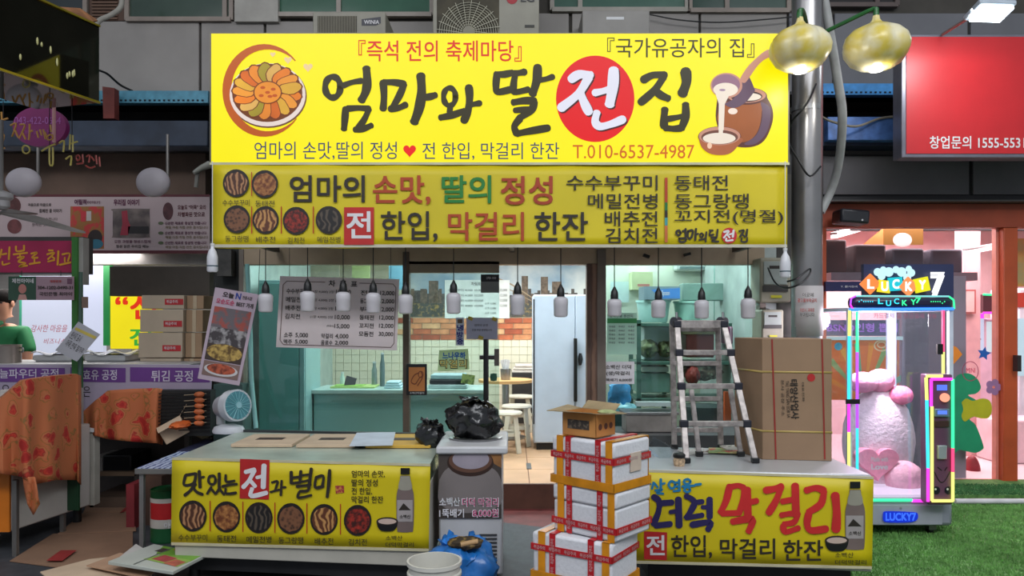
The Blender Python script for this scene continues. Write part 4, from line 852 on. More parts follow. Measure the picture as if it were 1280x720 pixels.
# ================================================================ ON THE RIGHT COUNTER
bc_ = thing('large_carton', 'large brown carton with red lines and yellow straps standing on the right counter', 'box', (X(978, 4.6), 4.6, RCz))
p0 = W(955, 577, 4.42); 
zb0 = RCz; zt0 = Z(423, 4.65); A_ = Vector((X(918, 4.93), 4.93, 0)); B_ = Vector((X(953, 4.62), 4.62, 0)); C_ = Vector((X(1040, 4.56), 4.56, 0)); D_ = C_+(A_-B_)
cm = M((142, 114, 88), .75, var=.06, scale=4)
B().prism([v+Vector((0, 0, zb0)) for v in (B_, C_, D_, A_)], (0, 0, zt0-zb0)).done('carton_body', cm, bc_, bev=.004)
BP = Pl(953, 4.62, 1040, 4.56)
for xa, xb in ((964, 969), (1026.5, 1030)):
    flatpoly(BP, [(xa, 424), (xa+2, 424), (xb+2, 574), (xb, 574)], M((140, 36, 28), .6), bc_, .003, 'red_line')
T(BP, '태양산업사', None, ink, bc_, .03, .004, quad=[(997, 474), (999, 524), (989, 524), (987, 474)])
T(BP, 'TAE YANG SAN EOB SA', None, ink, bc_, 0, .004, quad=[(986, 476), (988, 522), (984, 522), (982, 476)]); T(BP, '본사 공장 주소', None, ink, bc_, 0, .004, quad=[(980, 475), (981, 520), (977, 520), (976, 475)])
T(BP, '대표전화', None, ink, bc_, 0, .004, quad=[(1005, 478), (1006, 502), (1003, 502), (1002, 478)])
disc(BP, 1014, 472, 5, 5, M((170, 30, 30), .6), bc_, .003, 'red_mark', 16)
ys = M((176, 150, 84), .45)
for y0 in (466, 540):
    b = B(); z = Z(y0, 4.62); nrm = BP.n; side = (B_-A_).normalized(); s2 = Vector((side.y, -side.x, 0))*-1
    pts = [A_, B_, C_, D_]; ctr = (A_+B_+C_+D_)/4
    for i in range(4):
        u, v = pts[i], pts[(i+1) % 4]; uo, vo = ctr+(u-ctr)*1.008, ctr+(v-ctr)*1.008
        b.add([uo+Vector((0, 0, z)), vo+Vector((0, 0, z)), vo+Vector((0, 0, z+.012)), uo+Vector((0, 0, z+.012))], [(0, 1, 2, 3)])
    b.done('yellow_strap', ys, bc_, sol=.0015)

# stepladder
la = thing('stepladder', 'folded aluminium stepladder with paint spots standing on the right counter', 'ladder', (X(890, 4.75), 4.75, RCz))
al = M((156, 148, 144), .42, .4, var=.25, scale=22); pc = M((28, 28, 40), .5)
DT, DB = 4.84, 4.50
fl0, fl1 = W(846, 402, DT), W(858, 569, DB); fr0, fr1 = W(904, 402, DT), W(944, 571, DB)
fl1.z = fr1.z = RCz+.012
for a_, b_ in ((fl0, fl1), (fr0, fr1)):
    q_ = B().bar(a_, b_, .036, .022, (0, -1, 0)).done('rail', al, la, bev=.003); B().boxc(Vector((b_.x, b_.y, RCz+.018)), (.045, .035, .03)).done('rubber_foot', black, q_, bev=.004)
def onr(p, q, t): return p.lerp(q, t)
for k, t_ in enumerate((.02, .235, .48, .745)):
    p_, q_ = onr(fl0, fl1, t_), onr(fr0, fr1, t_)
    B().bar(p_, q_, .035, .032 if k else .05, (0, 0, 1)).done('rung', al, la, bev=.003)
    for e in (p_, q_): B().boxc(e, (.05, .045, .045)).done('joint_cap', pc, la, bev=.006)
i0, i1 = W(864, 487, 4.80), W(874, 566, 4.72); j0, j1 = W(912, 480, 4.80), W(926, 566, 4.72); i1.z = j1.z = RCz+.012
for a_, b_ in ((i0, i1), (j0, j1)): B().bar(a_, b_, .03, .02, (0, -1, 0)).done('inner_rail', al, la, bev=.003)
bl0, bl1 = W(842, 402, 4.93), W(843, 560, 4.99); br0, br1 = W(897, 402, 4.93), W(901, 560, 4.99); bl1.z = br1.z = RCz+.012
bl0.x -= .01
for a_, b_ in ((bl0, bl1), (br0, br1)): B().bar(a_, b_, .034, .022, (0, -1, 0)).done('back_rail', al, la, bev=.003)
for t_ in (.06, .33, .61, .86): B().bar(onr(bl0, bl1, t_), onr(br0, br1, t_), .03, .03, (0, 0, 1)).done('back_rung', al, la, bev=.003)
for e in (fl0, fr0): B().cyl(e+Vector((-.02, .0, -.0)), e+Vector((.02, .04, 0)), .03, n=18).done('hinge', M((90, 90, 96), .35, .7), la); B().cyl(e, e+Vector((0, .01, .06)), .008, n=8).done('lock_pin', steel, la)
for e in (bl1, br1, i1, j1): B().boxc(Vector((e.x, e.y, RCz+.018)), (.045, .035, .03)).done('rubber_foot', black, la, bev=.004)
# newspapers, clear lid, brush under the ladder
rr = random.Random(3)
for k, (x, y, rz_, m_) in enumerate(((870, 4.86, .3, M((190, 188, 182), .6, scale=18, col2=(120, 80, 60), lo=.55, hi=.62)), (905, 4.84, -.25, M((150, 170, 110), .6, scale=14, col2=(190, 90, 70), lo=.5, hi=.6)), (922, 4.9, .1, M((186, 180, 170), .6, scale=20, col2=(90, 96, 70), lo=.55, hi=.6)))):
    B().boxc((X(x, y), y, RCz+.008+k*.009), (.19, .15, .005), Euler((.03, -.02, rz_)).to_matrix()).done('leaflet', m_, label=['pale printed leaflet under the stepladder, lowest of three', 'green and red printed leaflet in the middle of three under the stepladder', 'grey green leaflet lying uppermost beside the large carton'][k], cat='leaflet', group='leaflets under the stepladder')
jr = thing('clear_tray', 'clear plastic tray leaning at the left end of the right counter', 'tray', (X(828, 4.7), 4.7, RCz))
tr = glass((.86, .9, .92), .15, rough=.1)
B().boxc((X(824, 4.7), 4.66, RCz+.052), (.16, .008, .10), Euler((0, .5, .2)).to_matrix()).done('tray_side', tr, jr, bev=.003)
B().boxc((X(812, 4.7), 4.72, RCz+.045), (.18, .012, .02), Euler((0, .75, .1)).to_matrix()).done('tray_rim', M((190, 200, 206), .3), jr, bev=.003)
brs = thing('round_brush', 'stubby round brush with dark top and pale bristles on the right counter', 'brush', (X(849, 4.42), 4.42, RCz))
B().lathe((X(849, 4.42), 4.42, RCz), [(.03, 0), (.034, .03), (.03, .05)], 20).done('bristles', M((176, 150, 120), .8, var=.3, scale=60, bump=.5), brs)
B().lathe((X(849, 4.42), 4.42, RCz+.05), [(.035, 0), (.036, .016), (.03, .022)], 20).done('brush_top', black, brs)
# lids and paper sheets on the left counter
LZ = .713
def sheet_on(x0, x1, y0, y1, m_, name, lab, cat, th=.02, z=LZ, rz=0):
    t = thing(name, lab, cat, ((x0+x1)/2, (y0+y1)/2, z), (0, 0, rz)); w_, d_ = x1-x0, y1-y0
    B().box(-w_/2, w_/2, -d_/2, d_/2, 0, th).done('sheet', m_, t, local=True, bev=min(.003, th/3))
    if cat == 'carton': B().box(-w_*.25, w_*.2, -d_*.1, d_*.12, th, th+.001).done('print', M((70, 50, 40), .6), t, local=True)
    return t
sheet_on(-1.74, -1.36, 4.70, 5.12, cardpale, 'flat_carton', 'pale flattened carton at the left end of the glass counter top', 'carton')
sheet_on(-1.33, -.97, 4.68, 5.12, cardpale, 'flat_carton', 'pale flattened carton beside the white paper on the glass counter top', 'carton')
sheet_on(-1.02, -.76, 4.62, 5.16, M((196, 204, 214), .6), 'paper_sheet', 'bluish white paper sheet between the cartons on the glass counter top', 'paper', .004, LZ+.021, .12)
sheet_on(-.90, -.50, 4.66, 5.12, M((206, 164, 66), .65, var=.06), 'flat_carton', 'yellow flattened carton on the glass counter top next to the small black bag', 'carton')

# ================================================================ MENU BOARD AND POSTERS ON THE FRONT
MP = Pl(640, 5.75)
me_ = thing('menu_board', 'greyish white menu board with dark price list hanging in the left window', 'menu board', W(422, 438, 5.75))
BQ = [(350, 345), (499, 349), (496, 438), (345, 434)]
B().prism([MP.p(*q) for q in BQ], (0, .008, 0)).done('board', M((226, 212, 212), .45, var=.03), me_)
def bq(u, v): return (BQ[0][0]*(1-u)+BQ[1][0]*u)*(1-v)+(BQ[3][0]*(1-u)+BQ[2][0]*u)*v, (BQ[0][1]*(1-u)+BQ[1][1]*u)*(1-v)+(BQ[3][1]*(1-u)+BQ[2][1]*u)*v
def MT(s_, u0, v0, u1, v1, bold=.01, m_=ink): T(MP, s_, None, m_, me_, bold, .004, quad=[bq(u0, v0), bq(u1, v0), bq(u1, v1), bq(u0, v1)])
MT('차  림  표', .41, .04, .65, .13, .03)
for i, (s_, m1) in enumerate((('수수부꾸미', '10,000'), ('메밀전', '10,000'), ('배추전', '10,000'), ('김치전', '10,000'))):
    v = .17+i*.118; MT(s_, .06, v, .24 if i == 0 else .185, v+.075, .015); MT('(1장 4,000) 2장', .27, v+.015, .46, v+.06, .0); MT(m1, .475, v, .60, v+.07, .015)
MT('(한접시)', .41, .665, .47, .70, 0); MT('15,000', .475, .65, .60, .72, .015)
for i, (s_, m1) in enumerate((('전병', '12,000'), ('동그랑땡', '12,000'), ('부추전', '12,000'), ('동태전', '12,000'), ('꼬지전', '12,000'), ('모듬전', '30,000'))):
    v = .17+i*.115; MT(s_, .68, v, .80, v+.07, .015); MT(m1, .845, v, .965, v+.068, .015)
MT('소주', .06, .79, .13, .86, .015); MT('5,000', .155, .79, .26, .86, .015); MT('막걸리', .37, .79, .465, .86, .015); MT('4,000', .485, .79, .595, .86, .015)
MT('맥주', .06, .885, .13, .95, .015); MT('5,000', .155, .885, .26, .95, .015); MT('음료수', .37, .885, .465, .95, .015); MT('2,000', .485, .885, .595, .95, .015)
fr_ = [(.03, .12), (.06, .07), (.38, .07), None, (.67, .07), (.95, .07), (.975, .12), (.975, .9), (.95, .96), (.06, .96), (.03, .9), (.03, .12)]
strokes(MP, [[.7, bq(*p), bq(*q)] for p, q in zip(fr_, fr_[1:]) if p and q], M((96, 66, 60), .6), me_, .003, 'border_line')
for u in (.08, .93): B().cyl(MP.p(*bq(u, 0)), MP.p(bq(u, 0)[0], 216), .002, n=5).done('string', black, me_)
GP = Pl(640, FD-.032)
def poster(name, lab, cat, q, D, m_, th=.003):
    t = thing(name, lab, cat, W(sum(p[0] for p in q)/4, max(p[1] for p in q), D)); p = Pl(640, D)
    B().prism([p.p(*a) for a in q], (0, th, 0)).done('sheet', m_, t); return t, p
def rq(x0, y0, x1, y1): return [(x0, y0), (x1, y0), (x1, y1), (x0, y1)]
gd = FD+.012
t, p = poster('green_notice', 'green and white notice sheet taped inside the right window pane', 'notice', rq(759, 391, 796, 443), gd, M((184, 232, 206), .5, var=.04))
rect(p, 759, 398, 796, 404, M((60, 150, 84), .5), t, .002); T(p, '농축산물 원산지', (762, 393, 791, 397), ink, t, 0, .003)
for i in range(5):
    for x in (761, 773, 785): T(p, '국내산', (x, 407+i*5, x+8, 409.5+i*5), ink, t, 0, .003)
t, p = poster('price_notice', 'small white handwritten price sign below the green notice', 'notice', rq(754, 452, 793, 480), gd, M((214, 212, 214), .5))
T(p, '소백산 더덕', (757, 456, 789, 461.5), ink, t, .02, .003); T(p, '(생)막걸리', (758, 464, 787, 470), ink, t, .02, .003); T(p, '1뚝배기 8,000원', (756, 473, 790, 477), ink, t, .02, .003)
t, p = poster('taped_note', 'grey paper note with yellow tape at its corners stuck on the sliding door', 'notice', rq(583, 397, 622, 424), gd, M((186, 188, 208), .55, var=.03))
T(p, '엄마의 손맛', (593, 405, 610, 408), ink, t, 0, .003); T(p, '전화 주문 환영합니다', (590, 411, 615, 414), ink, t, 0, .003)
for x, y in ((588, 398), (618, 399), (601, 422)): B().boxc(p.p(x, y, .003), (.04, .003, .028), Matrix.Rotation(.4, 3, 'Y')).done('yellow_tape', M((190, 170, 60), .5), t)
t, p = poster('cooling_sticker', 'narrow white sticker with blue upright letters on the sliding door', 'sticker', rq(570, 397, 580, 432), gd, M((214, 224, 236), .5))
bs = M((30, 40, 140), .5)
for i, s_ in enumerate('냉방중'): T(p, s_, (571, 406+i*8.5, 579, 413.5+i*8.5), bs, t, .05, .003)
rect(p, 572, 399, 578, 404, M((110, 90, 70), .5), t)
t, p = poster('makgeolli_sticker', 'yellow and blue lettering sticker low on the sliding door glass', 'sticker', [(549, 438), (585, 436), (587, 462), (547, 464)], gd, M((190, 222, 160), .5))
T(p, '느나우하', (553, 440, 582, 449), M((24, 100, 170), .5), t, .06, .003); T(p, '막걸리', (549, 449, 584, 461), M((20, 24, 24), .5), t, .08, .004); T(p, '막걸리', (550, 450, 583, 460), M((226, 214, 120), .5), t, .01, .005)
t, p = poster('black_plate', 'small black and grey plate hung at the top of the sliding door', 'sign', rq(601, 343, 624, 366), gd, M((120, 124, 122), .4)); rect(p, 601, 343, 624, 352, M((24, 26, 28), .4), t); T(p, 'OPEN 10:00', (608, 346, 620, 349), inkwhite, t, 0, .004)
t, p = poster('hours_label', 'round dark green sticker on the sliding door beside the handle', 'sticker', [(613, 467), (621, 467), (621, 476), (613, 476)], gd, M((36, 110, 90), .5)); disc(p, 617, 471.5, 4.5, 5, M((24, 80, 60), .5), t, .003, 'disc')
t = thing('framed_picture', 'small orange picture in a black frame leaning at the foot of the window', 'picture', W(521, 494, FD-.05)); p = Pl(640, FD-.08)
p.slab(B(), 508, 455, 533.5, 494, 0, .02).done('frame', black, t, bev=.003); p.slab(B(), 511, 459, 531, 489, .002, .004).done('picture_sheet', M((190, 120, 60), .45, var=.08), t)
strokes(p, [[1.2, (524, 466), (518, 469), (514, 477), (519, 480), (524, 473), (528, 470)], [1.2, (526, 464), (528, 472), (522, 482)], [1]+ring(526, 468, 3, 4)], M((120, 60, 30), .5), t, .004, 'drawing'); T(p, '소백산막걸리', (512, 490, 530, 492.5), inkwhite, t, 0, .004)

# tilted poster at the left edge
t = thing('tilted_poster', 'tilted white poster with kitchen and fried food photos hanging left of the shop', 'poster', W(285, 480, 5.3)); p = Pl(640, 5.3)
Q = [(269, 359), (323, 368), (299, 482), (247, 473)]
B().prism([p.p(*a) for a in Q], (0, .006, 0)).done('sheet', M((172, 154, 166), .5, var=.03), t)
def qq(u, v): return ((Q[0][0]*(1-u)+Q[1][0]*u)*(1-v)+(Q[3][0]*(1-u)+Q[2][0]*u)*v, (Q[0][1]*(1-u)+Q[1][1]*u)*(1-v)+(Q[3][1]*(1-u)+Q[2][1]*u)*v)
def qr(u0, v0, u1, v1): return [qq(u0, v0), qq(u1, v0), qq(u1, v1), qq(u0, v1)]
T(p, '오늘', None, ink, t, .04, .004, quad=qr(.2, .03, .46, .09)); T(p, 'N', None, M((40, 60, 140), .5), t, .04, .004, quad=qr(.5, .02, .62, .09)); T(p, '전통시장', None, ink, t, .02, .004, quad=qr(.66, .04, .88, .08))
T(p, '오순도순', None, M((186, 50, 90), .5), t, .03, .004, quad=qr(.08, .11, .5, .165)); T(p, 'BEST 가게', None, ink, t, .03, .004, quad=qr(.55, .11, .94, .165))
flatpoly(p, qr(.07, .20, .93, .42), M((96, 88, 92), .5, scale=14, col2=(150, 70, 60), lo=.48, hi=.6), t, .003); flatpoly(p, qr(.07, .42, .93, .60), M((60, 54, 56), .5, scale=16, col2=(150, 146, 146), lo=.48, hi=.6), t, .003)
flatpoly(p, [qq(.5+.42*math.cos(a), .68+.09*math.sin(a)) for a in [2*PI*i/24 for i in range(24)]], M((90, 66, 30), .5, scale=30, col2=(180, 150, 80), lo=.4, hi=.6), t, .004); flatpoly(p, qr(.07, .60, .93, .78), M((60, 46, 40), .5, scale=10), t, .003)
flatpoly(p, qr(.07, .79, .93, .95), M((120, 96, 90), .5), t, .003); flatpoly(p, [qq(.5+.4*math.cos(a), .87+.065*math.sin(a)) for a in [2*PI*i/24 for i in range(24)]], M((190, 186, 186), .5), t, .004); flatpoly(p, [qq(.5+.34*math.cos(a), .86+.055*math.sin(a)) for a in [2*PI*i/24 for i in range(24)]], M((100, 40, 26), .5, scale=28, col2=(176, 84, 56), lo=.4, hi=.6), t, .005)
for a_ in ((269, 359), (323, 368)): B().cyl(p.p(*a_), p.p(a_[0]+2, 312), .002, n=5).done('string', black, t)
# pendant grey panels of meters left of the window
B().tube([W(309, 330, 6.1), W(313, 420, 6.1), W(314, 470, 6.05), W(320, 536, 5.9)], .018, 10, 4).done('corner_hose', M((120, 170, 166), .5), label='pale green hose running down the left edge of the shop window', cat='hose')
B().prism([W(271, 345, 6.1), W(289, 345, 6.1), W(289, 312, 6.1), W(271, 312, 6.1)], (0, .1, 0)).done('junction_box', M((60, 58, 54), .5, var=.3, scale=12), label='dark junction box tucked under the left end of the yellow banner', cat='box')

# wall fan (table fan) left of the counter
FDn = 5.35
fn = thing('desk_fan', 'white and pale blue round desk fan on the table behind the left counter', 'fan', W(288, 540, FDn))
c = W(292, 507, FDn); ax = Vector((.80, -.58, .12)).normalized(); R = 22*FDn/F
B().cyl(c-ax*.14, c-ax*.02, R*.62, R*.86, 28).done('fan_housing', M((150, 152, 156), .4), fn)
B().cyl(c-ax*.02, c+ax*.05, R*.90, R*.90, 32).done('fan_ring', M((190, 194, 198), .35), fn)
B().cyl(c+ax*.048, c+ax*.056, R*.80, R*.78, 32).done('grille_back', M((70, 130, 140), .4), fn)
u = ax.orthogonal().normalized(); v = ax.cross(u); gr = B()
for i in range(18): gr.cyl(c+ax*.06, c+ax*.06+(u*math.cos(i*PI/9)+v*math.sin(i*PI/9))*R*.84, .0022, n=4)
gr.done('grille', M((120, 180, 186), .35), fn, kind='stuff')
B().cyl(c+ax*.055, c+ax*.066, R*.18, n=16).done('hub', M((130, 176, 184), .4), fn)
B().cyl(W(276, 514, FDn+.05), W(276, 530, FDn+.05), .03, n=14).done('neck', M((160, 162, 164), .4), fn)
B().lathe(W(286, 541, FDn+.02), [(.11, 0), (.115, .015), (.10, .045), (.05, .06)], 28, sq=(1, .7)).done('fan_base', M((190, 192, 196), .35), fn)
# ================================================================ SHOP INTERIOR
cab = M((134, 172, 172), .4, var=.04, scale=2)
t = thing('inner_counter', 'long pale teal counter inside the shop behind the left window', 'counter', (X(470, 7.2), 7.2, ZF))
B().box(X(392, 7.0), X(606, 7.0), 7.0, 7.5, ZF, Z(492, 7)).done('cabinet', cab, t, bev=.006); B().box(X(390, 7.0), X(608, 7.0), 6.97, 7.52, Z(492, 7), Z(487, 7)).done('worktop', M((170, 190, 184), .35), t, bev=.004)
CZ = Z(487, 7)
t = thing('teal_cupboard', 'tall pale teal cupboard at the left end of the inner counter', 'cabinet', (X(350, 6.9), 6.9, ZF))
B().box(X(322, 6.75), X(381, 6.75), 6.78, 7.3, ZF, Z(350, 6.75)).done('cabinet', cab, t, bev=.006)
B().box(X(324, 6.75), X(373, 6.75), 6.76, 6.78, ZF+.04, Z(354, 6.75)).done('door', M((104, 158, 154), .4, var=.04), t, bev=.004); B().box(X(374, 6.75), X(380, 6.75), 6.76, 6.78, ZF+.04, Z(354, 6.75)).done('door', cab, t, bev=.004)
# things on the inner counter
t = thing('black_tablet', 'small black card reader tilted up on the inner counter', 'card reader', (X(438, 7.2), 7.2, CZ)); B().boxc((X(438, 7.2), 7.2, CZ+.055), (.10, .015, .10), Euler((-.4, .3, .3)).to_matrix()).done('screen', black, t, bev=.003); B().box(X(438, 7.2)-.04, X(438, 7.2)+.04, 7.19, 7.28, CZ, CZ+.02).done('stand', black, t)
t = thing('green_box', 'pale green flat tray of leaflets on the inner counter under the menu board', 'tray', (X(452, 7.25), 7.25, CZ)); B().box(X(415, 7.2), X(470, 7.2), 7.12, 7.4, CZ, CZ+.018).done('tray', M((180, 200, 120), .5), t, bev=.003); B().box(X(420, 7.2), X(455, 7.2), 7.14, 7.3, CZ+.018, CZ+.026).done('leaflet', M((150, 190, 90), .5), t)
for i in range(3): B().box(X(482, 7.2)+i*.01, X(503, 7.2)-i*.01, 7.1, 7.3, CZ+i*.022, CZ+.02+i*.022).done('folded_cloth', M((180, 206, 214), .7), bev=.006, label=['bottom', 'middle', 'top'][i]+' folded white cloth of the pile on the inner counter', cat='cloth', group='folded cloths on the inner counter')
for px, h, r_, m_, lab in ((468, 29, 3.6, M((150, 160, 156), .3, .5), 'tall steel jug on the inner counter'), (478, 40, 3.2, M((96, 112, 112), .4), 'dark tall bottle beside the steel jug on the inner counter'), (428, 16, 3, M((190, 205, 196), .3), 'pale short jar left of the card reader')):
    c = Vector((X(px, 7.35), 7.35, CZ)); H = h*7.35/F; R = r_*7.35/F
    t = thing('jug' if 'jug' in lab else ('bottle' if 'bottle' in lab else 'jar'), lab, 'container', c); B().lathe(c, [(R*.9, 0), (R, .02), (R*.95, H*.7), (R*.6, H*.85), (R*.6, H)], 18).done('vessel', m_, t); B().cyl(c+Vector((0, 0, H)), c+Vector((0, 0, H+.015)), R*.65, n=14).done('lid', white, t)
for i, (w_, m_) in enumerate(((.36, M((176, 190, 190), .4)), (.34, black), (.32, M((150, 176, 180), .4)))): B().box(X(561, 7.2)-w_/2, X(561, 7.2)+w_/2, 7.08, 7.36, CZ+i*.045, CZ+.04+i*.045).done('plastic_tray', m_, bev=.008, label=['pale bottom tray of the stack on the inner counter', 'black middle tray of the stack on the inner counter', 'pale top tray of the stack on the inner counter'][i], cat='tray', group='stacked trays on the inner counter')
t = thing('yellow_card', 'small green handwritten card standing on the tubs', 'card', W(585, 474, 7.05)); B().boxc(W(585, 474, 7.05), (.12, .004, .09), Matrix.Rotation(.15, 3, 'Y')).done('card_sheet', M((150, 160, 80), .5, scale=20, col2=(90, 100, 50), lo=.5, hi=.6), t)
t = thing('wall_menu', 'white paper menu on the back wall seen behind the sliding door', 'menu', W(598, 398, 9.97)); p = Pl(640, 9.97)
p.slab(B(), 556, 350, 637, 398, 0, .01).done('sheet', M((214, 216, 214), .5), t); T(p, '차림표', (589, 352.5, 601, 357), ink, t, .02, .003)
for i in range(4): T(p, '수수부꾸미 4,000 10,000', (560, 361+i*6.5, 604, 364.5+i*6.5), ink, t, 0, .003); T(p, '12,000', (625, 361+i*6.5, 634, 364.5+i*6.5), ink, t, 0, .003)
for i in range(3): T(p, '소주 5,000', (606, 378+i*6, 620, 381+i*6), ink, t, 0, .003)
# fridge
t = thing('white_fridge', 'tall white fridge with a black bar handle in the doorway', 'fridge', (X(700, 7.7), 7.9, ZF)); wf = M((186, 200, 218), .35, var=.03)
x0, x1 = X(667, 7.6), X(735, 7.6)
B().box(x0, x1, 7.64, 8.2, ZF+.06, Z(368, 7.6)).done('fridge_body', wf, t, bev=.01); B().box(x0+.004, x1-.13, 7.60, 7.64, ZF+.07, Z(369, 7.6)).done('door', wf, t, bev=.01); fdoor = B().box(x1-.125, x1, 7.60, 7.64, ZF+.07, Z(369, 7.6)).done('door', wf, t, bev=.01)
B().box(x0-.004, x0+.008, 7.59, 7.61, Z(530, 7.6), Z(374, 7.6)).done('door_seal', M((40, 44, 52), .5), t)
B().box(X(717.5, 7.55), X(721.5, 7.55), 7.54, 7.60, Z(502, 7.55), Z(423, 7.55)).done('handle', black, fdoor, bev=.004)
B().lathe(W(725.5, 449, 7.58), [(.012, -.06), (.02, -.03), (.025, 0), (.02, .03), (.012, .06)], 14).done('lock', M((60, 64, 70), .3, .6), fdoor)
B().box(x0+.03, x0+.2, 7.62, 7.7, ZF, ZF+.06).done('foot', black, t); B().box(x1-.2, x1-.03, 7.62, 7.7, ZF, ZF+.06).done('foot', black, t)
# stools and tables
def stool(px, py_top, D, lab, h=.42, sx=1):
    c = Vector((X(px, D), D, ZF)); t = thing('plastic_stool', lab, 'stool', c, group='white round plastic stools in the dining room'); m_ = M((206, 200, 184), .4, var=.03)
    B().lathe(c+Vector((0, 0, h-.03)), [(.0, 0), (.155, 0), (.16, .012), (.15, .028), (0, .03)], 28).done('seat', m_, t)
    for k in range(4):
        a = PI/4+k*PI/2; d = Vector((math.cos(a), math.sin(a), 0)); B().bar(c+d*.175, c+d*.12+Vector((0, 0, h-.03)), .06, .016, d).done('leg', m_, t, bev=.004)
    B().lathe(c+Vector((0, 0, h*.42)), [(.135, 0), (.14, .0), (.14, .03), (.135, .03)], 24).done('stretcher', m_, t)
stool(646, 495, 7.9, 'white plastic stool nearest the fridge in the doorway'); stool(633, 505, 7.5, 'white plastic stool at the edge of the sliding door', .40); stool(650, 490, 8.9, 'white plastic stool farther back under the round table'); stool(588, 500, 8.6, 'white plastic stool behind the sliding door glass')
def table(cx, D, r_, zt_, lab):
    c = Vector((X(cx, D), D, ZF)); t = thing('round_table', lab, 'table', c); h = zt_-ZF
    B().lathe(c+Vector((0, 0, h-.03)), [(0, 0), (r_, 0), (r_, .03), (0, .03)], 40).done('tabletop', M((206, 160, 104), .45, var=.06), t); B().cyl(c+Vector((0, 0, .02)), c+Vector((0, 0, h-.03)), .04, n=16).done('pole', steel, t); B().lathe(c, [(.22, 0), (.22, .012), (.05, .03)], 28).done('base', steel, t)
    return c+Vector((0, 0, h))
tz = table(632, 8.4, .30, Z(476, 8.2), 'round wooden topped table with a steel column in the dining room')
t = thing('steel_cup', 'steel cup with white napkins on the round table', 'cup', tz+Vector((.0, -.05, 0))); B().lathe(tz+Vector((0, -.05, 0)), [(.05, 0), (.06, .12), (.055, .12), (.045, .01)], 20).done('cup', steel, t)
for k in range(3): B().boxc(tz+Vector((-.02+.02*k, -.05, .16)), (.05, .01, .12), Euler((0, .25*(k-1), .4*k)).to_matrix()).done('napkin', white, t)
t = thing('back_cabinet', 'black low shelf with folded cloth against the tiled wall', 'cabinet', (X(662, 9.4), 9.4, ZF)); B().box(X(640, 9.4), X(690, 9.4), 9.3, 9.8, ZF, Z(466, 9.4)).done('cabinet', M((36, 34, 34), .5), t); 
for i in range(3): B().box(X(640, 9.4)+i*.02, X(682, 9.4)-i*.02, 9.35, 9.7, Z(466, 9.4)+i*.035, Z(466, 9.4)+.032+i*.035).done('folded_cloth', M((206, 196, 186), .8), bev=.01, label=['lowest', 'middle', 'uppermost'][i]+' folded cloth on the black shelf by the tiled wall', cat='cloth', group='folded cloths on the black shelf')
B().cyl((X(661, 6.9), 6.88, ZF), (X(661, 6.9), 6.88, ZF+.003), .0, .0) if False else None
t = B().box(X(658, 6.75), X(664, 6.75), 6.62, 6.88, ZF, ZF+.006).done('floor_drain', M((110, 112, 114), .4, .5), label='small grey metal drain plate in the tiled shop floor', cat='drain')

# storage racks behind the right window
DR = 7.1
B().box(X(752, 8.3), XR, 8.3, 8.36, ZF, 2.55).done('wall_partition', M((206, 214, 196), .6, var=.06, scale=1.5), kind='structure')
rk = thing('storage_rack', 'grey green metal storage rack behind the right window', 'rack', (X(850, DR), DR, ZF)); rm = M((70, 104, 92), .45, .2, var=.1)
xa, xb = X(796, DR), X(945, DR)
shz = [Z(545, DR), Z(498, DR), Z(452, DR), Z(404, DR)]
for z in shz: B().box(xa, xb, DR, DR+.5, z-.03, z).done('shelf', rm, rk, bev=.003)
for x in (xa, X(840, DR), xb-.04):
    for y in (DR, DR+.46): B().box(x, x+.04, y, y+.04, ZF, Z(400, DR)).done('post', rm, rk)
def tub(x0, x1, y0, y1, D, m_, name, lab, cat='tub', dep=.35, rim=True):
    t = thing(name, lab, cat, (X((x0+x1)/2, D), D+dep/2, Z(y1, D))); c = Vector((X((x0+x1)/2, D), D+dep/2, Z(y1, D))); w_ = (x1-x0)*D/F/2; h = (y1-y0)*D/F
    B().lathe(c, [(w_*.8, 0), (w_*.84, .01), (w_*.98, h*.9), (w_*1.04, h*.9), (w_*1.04, h), (w_*.96, h), (w_*.8, h*.2)], 28, sq=(1, min(1, dep/2/w_))).done('tub_body', m_, t, local=False)
    return t
tub(800, 843, 375, 403, DR+.02, M((176, 214, 208), .4), 'white_tub', 'large pale tub on the top shelf left of the ladder', dep=.4)
tub(848, 884, 376, 403, DR+.03, M((170, 214, 200), .4), 'white_tub', 'pale green tub on the top shelf behind the ladder top', dep=.4)
t = thing('blue_carton', 'long box with a blue printed label on the top of the tubs', 'box', W(820, 374, DR+.1)); p = Pl(640, DR+.05)
p.slab(B(), 805, 358, 850, 374.5, 0, .3).done('carton_body', M((110, 130, 140), .5), t); flatpoly(p, [(814, 362), (850, 360), (850, 373), (826, 373)], M((60, 120, 190), .5, var=.1), t, .002); T(p, 'Spoon', (827, 363, 837, 371), inkwhite, t, .02, .004)
t = thing('grey_panel', 'pale grey plastic crate standing high on the rack behind the bulbs', 'crate', W(878, 376, DR+.3)); p = Pl(640, DR+.3); p.slab(B(), 853, 354, 905, 376, 0, .15).done('crate_body', M((130, 160, 150), .5), t, bev=.01)
def blob(x, y, rx, ry, D, m_, name, lab, cat, seed=1, nz=.2):
    c = W(x, y+ry, D); t = thing(name, lab, cat, c); R = (rx*D/F, .14, ry*D/F)
    B().ell(c+Vector((0, .1, R[2])), R, 26, 14, lambda d: 1+nz*noise.noise(d*3+Vector((seed, 0, 0)))+nz*.5*noise.noise(d*8+Vector((seed, 2, 0)))).done('bag_body', m_, t); return t
blob(812, 436, 13, 11, DR+.08, M((84, 96, 70), .6, scale=16, col2=(130, 140, 96), lo=.4, hi=.6), 'vegetable_bag', 'dark green net bag on the middle shelf, left one', 'bag', 1)
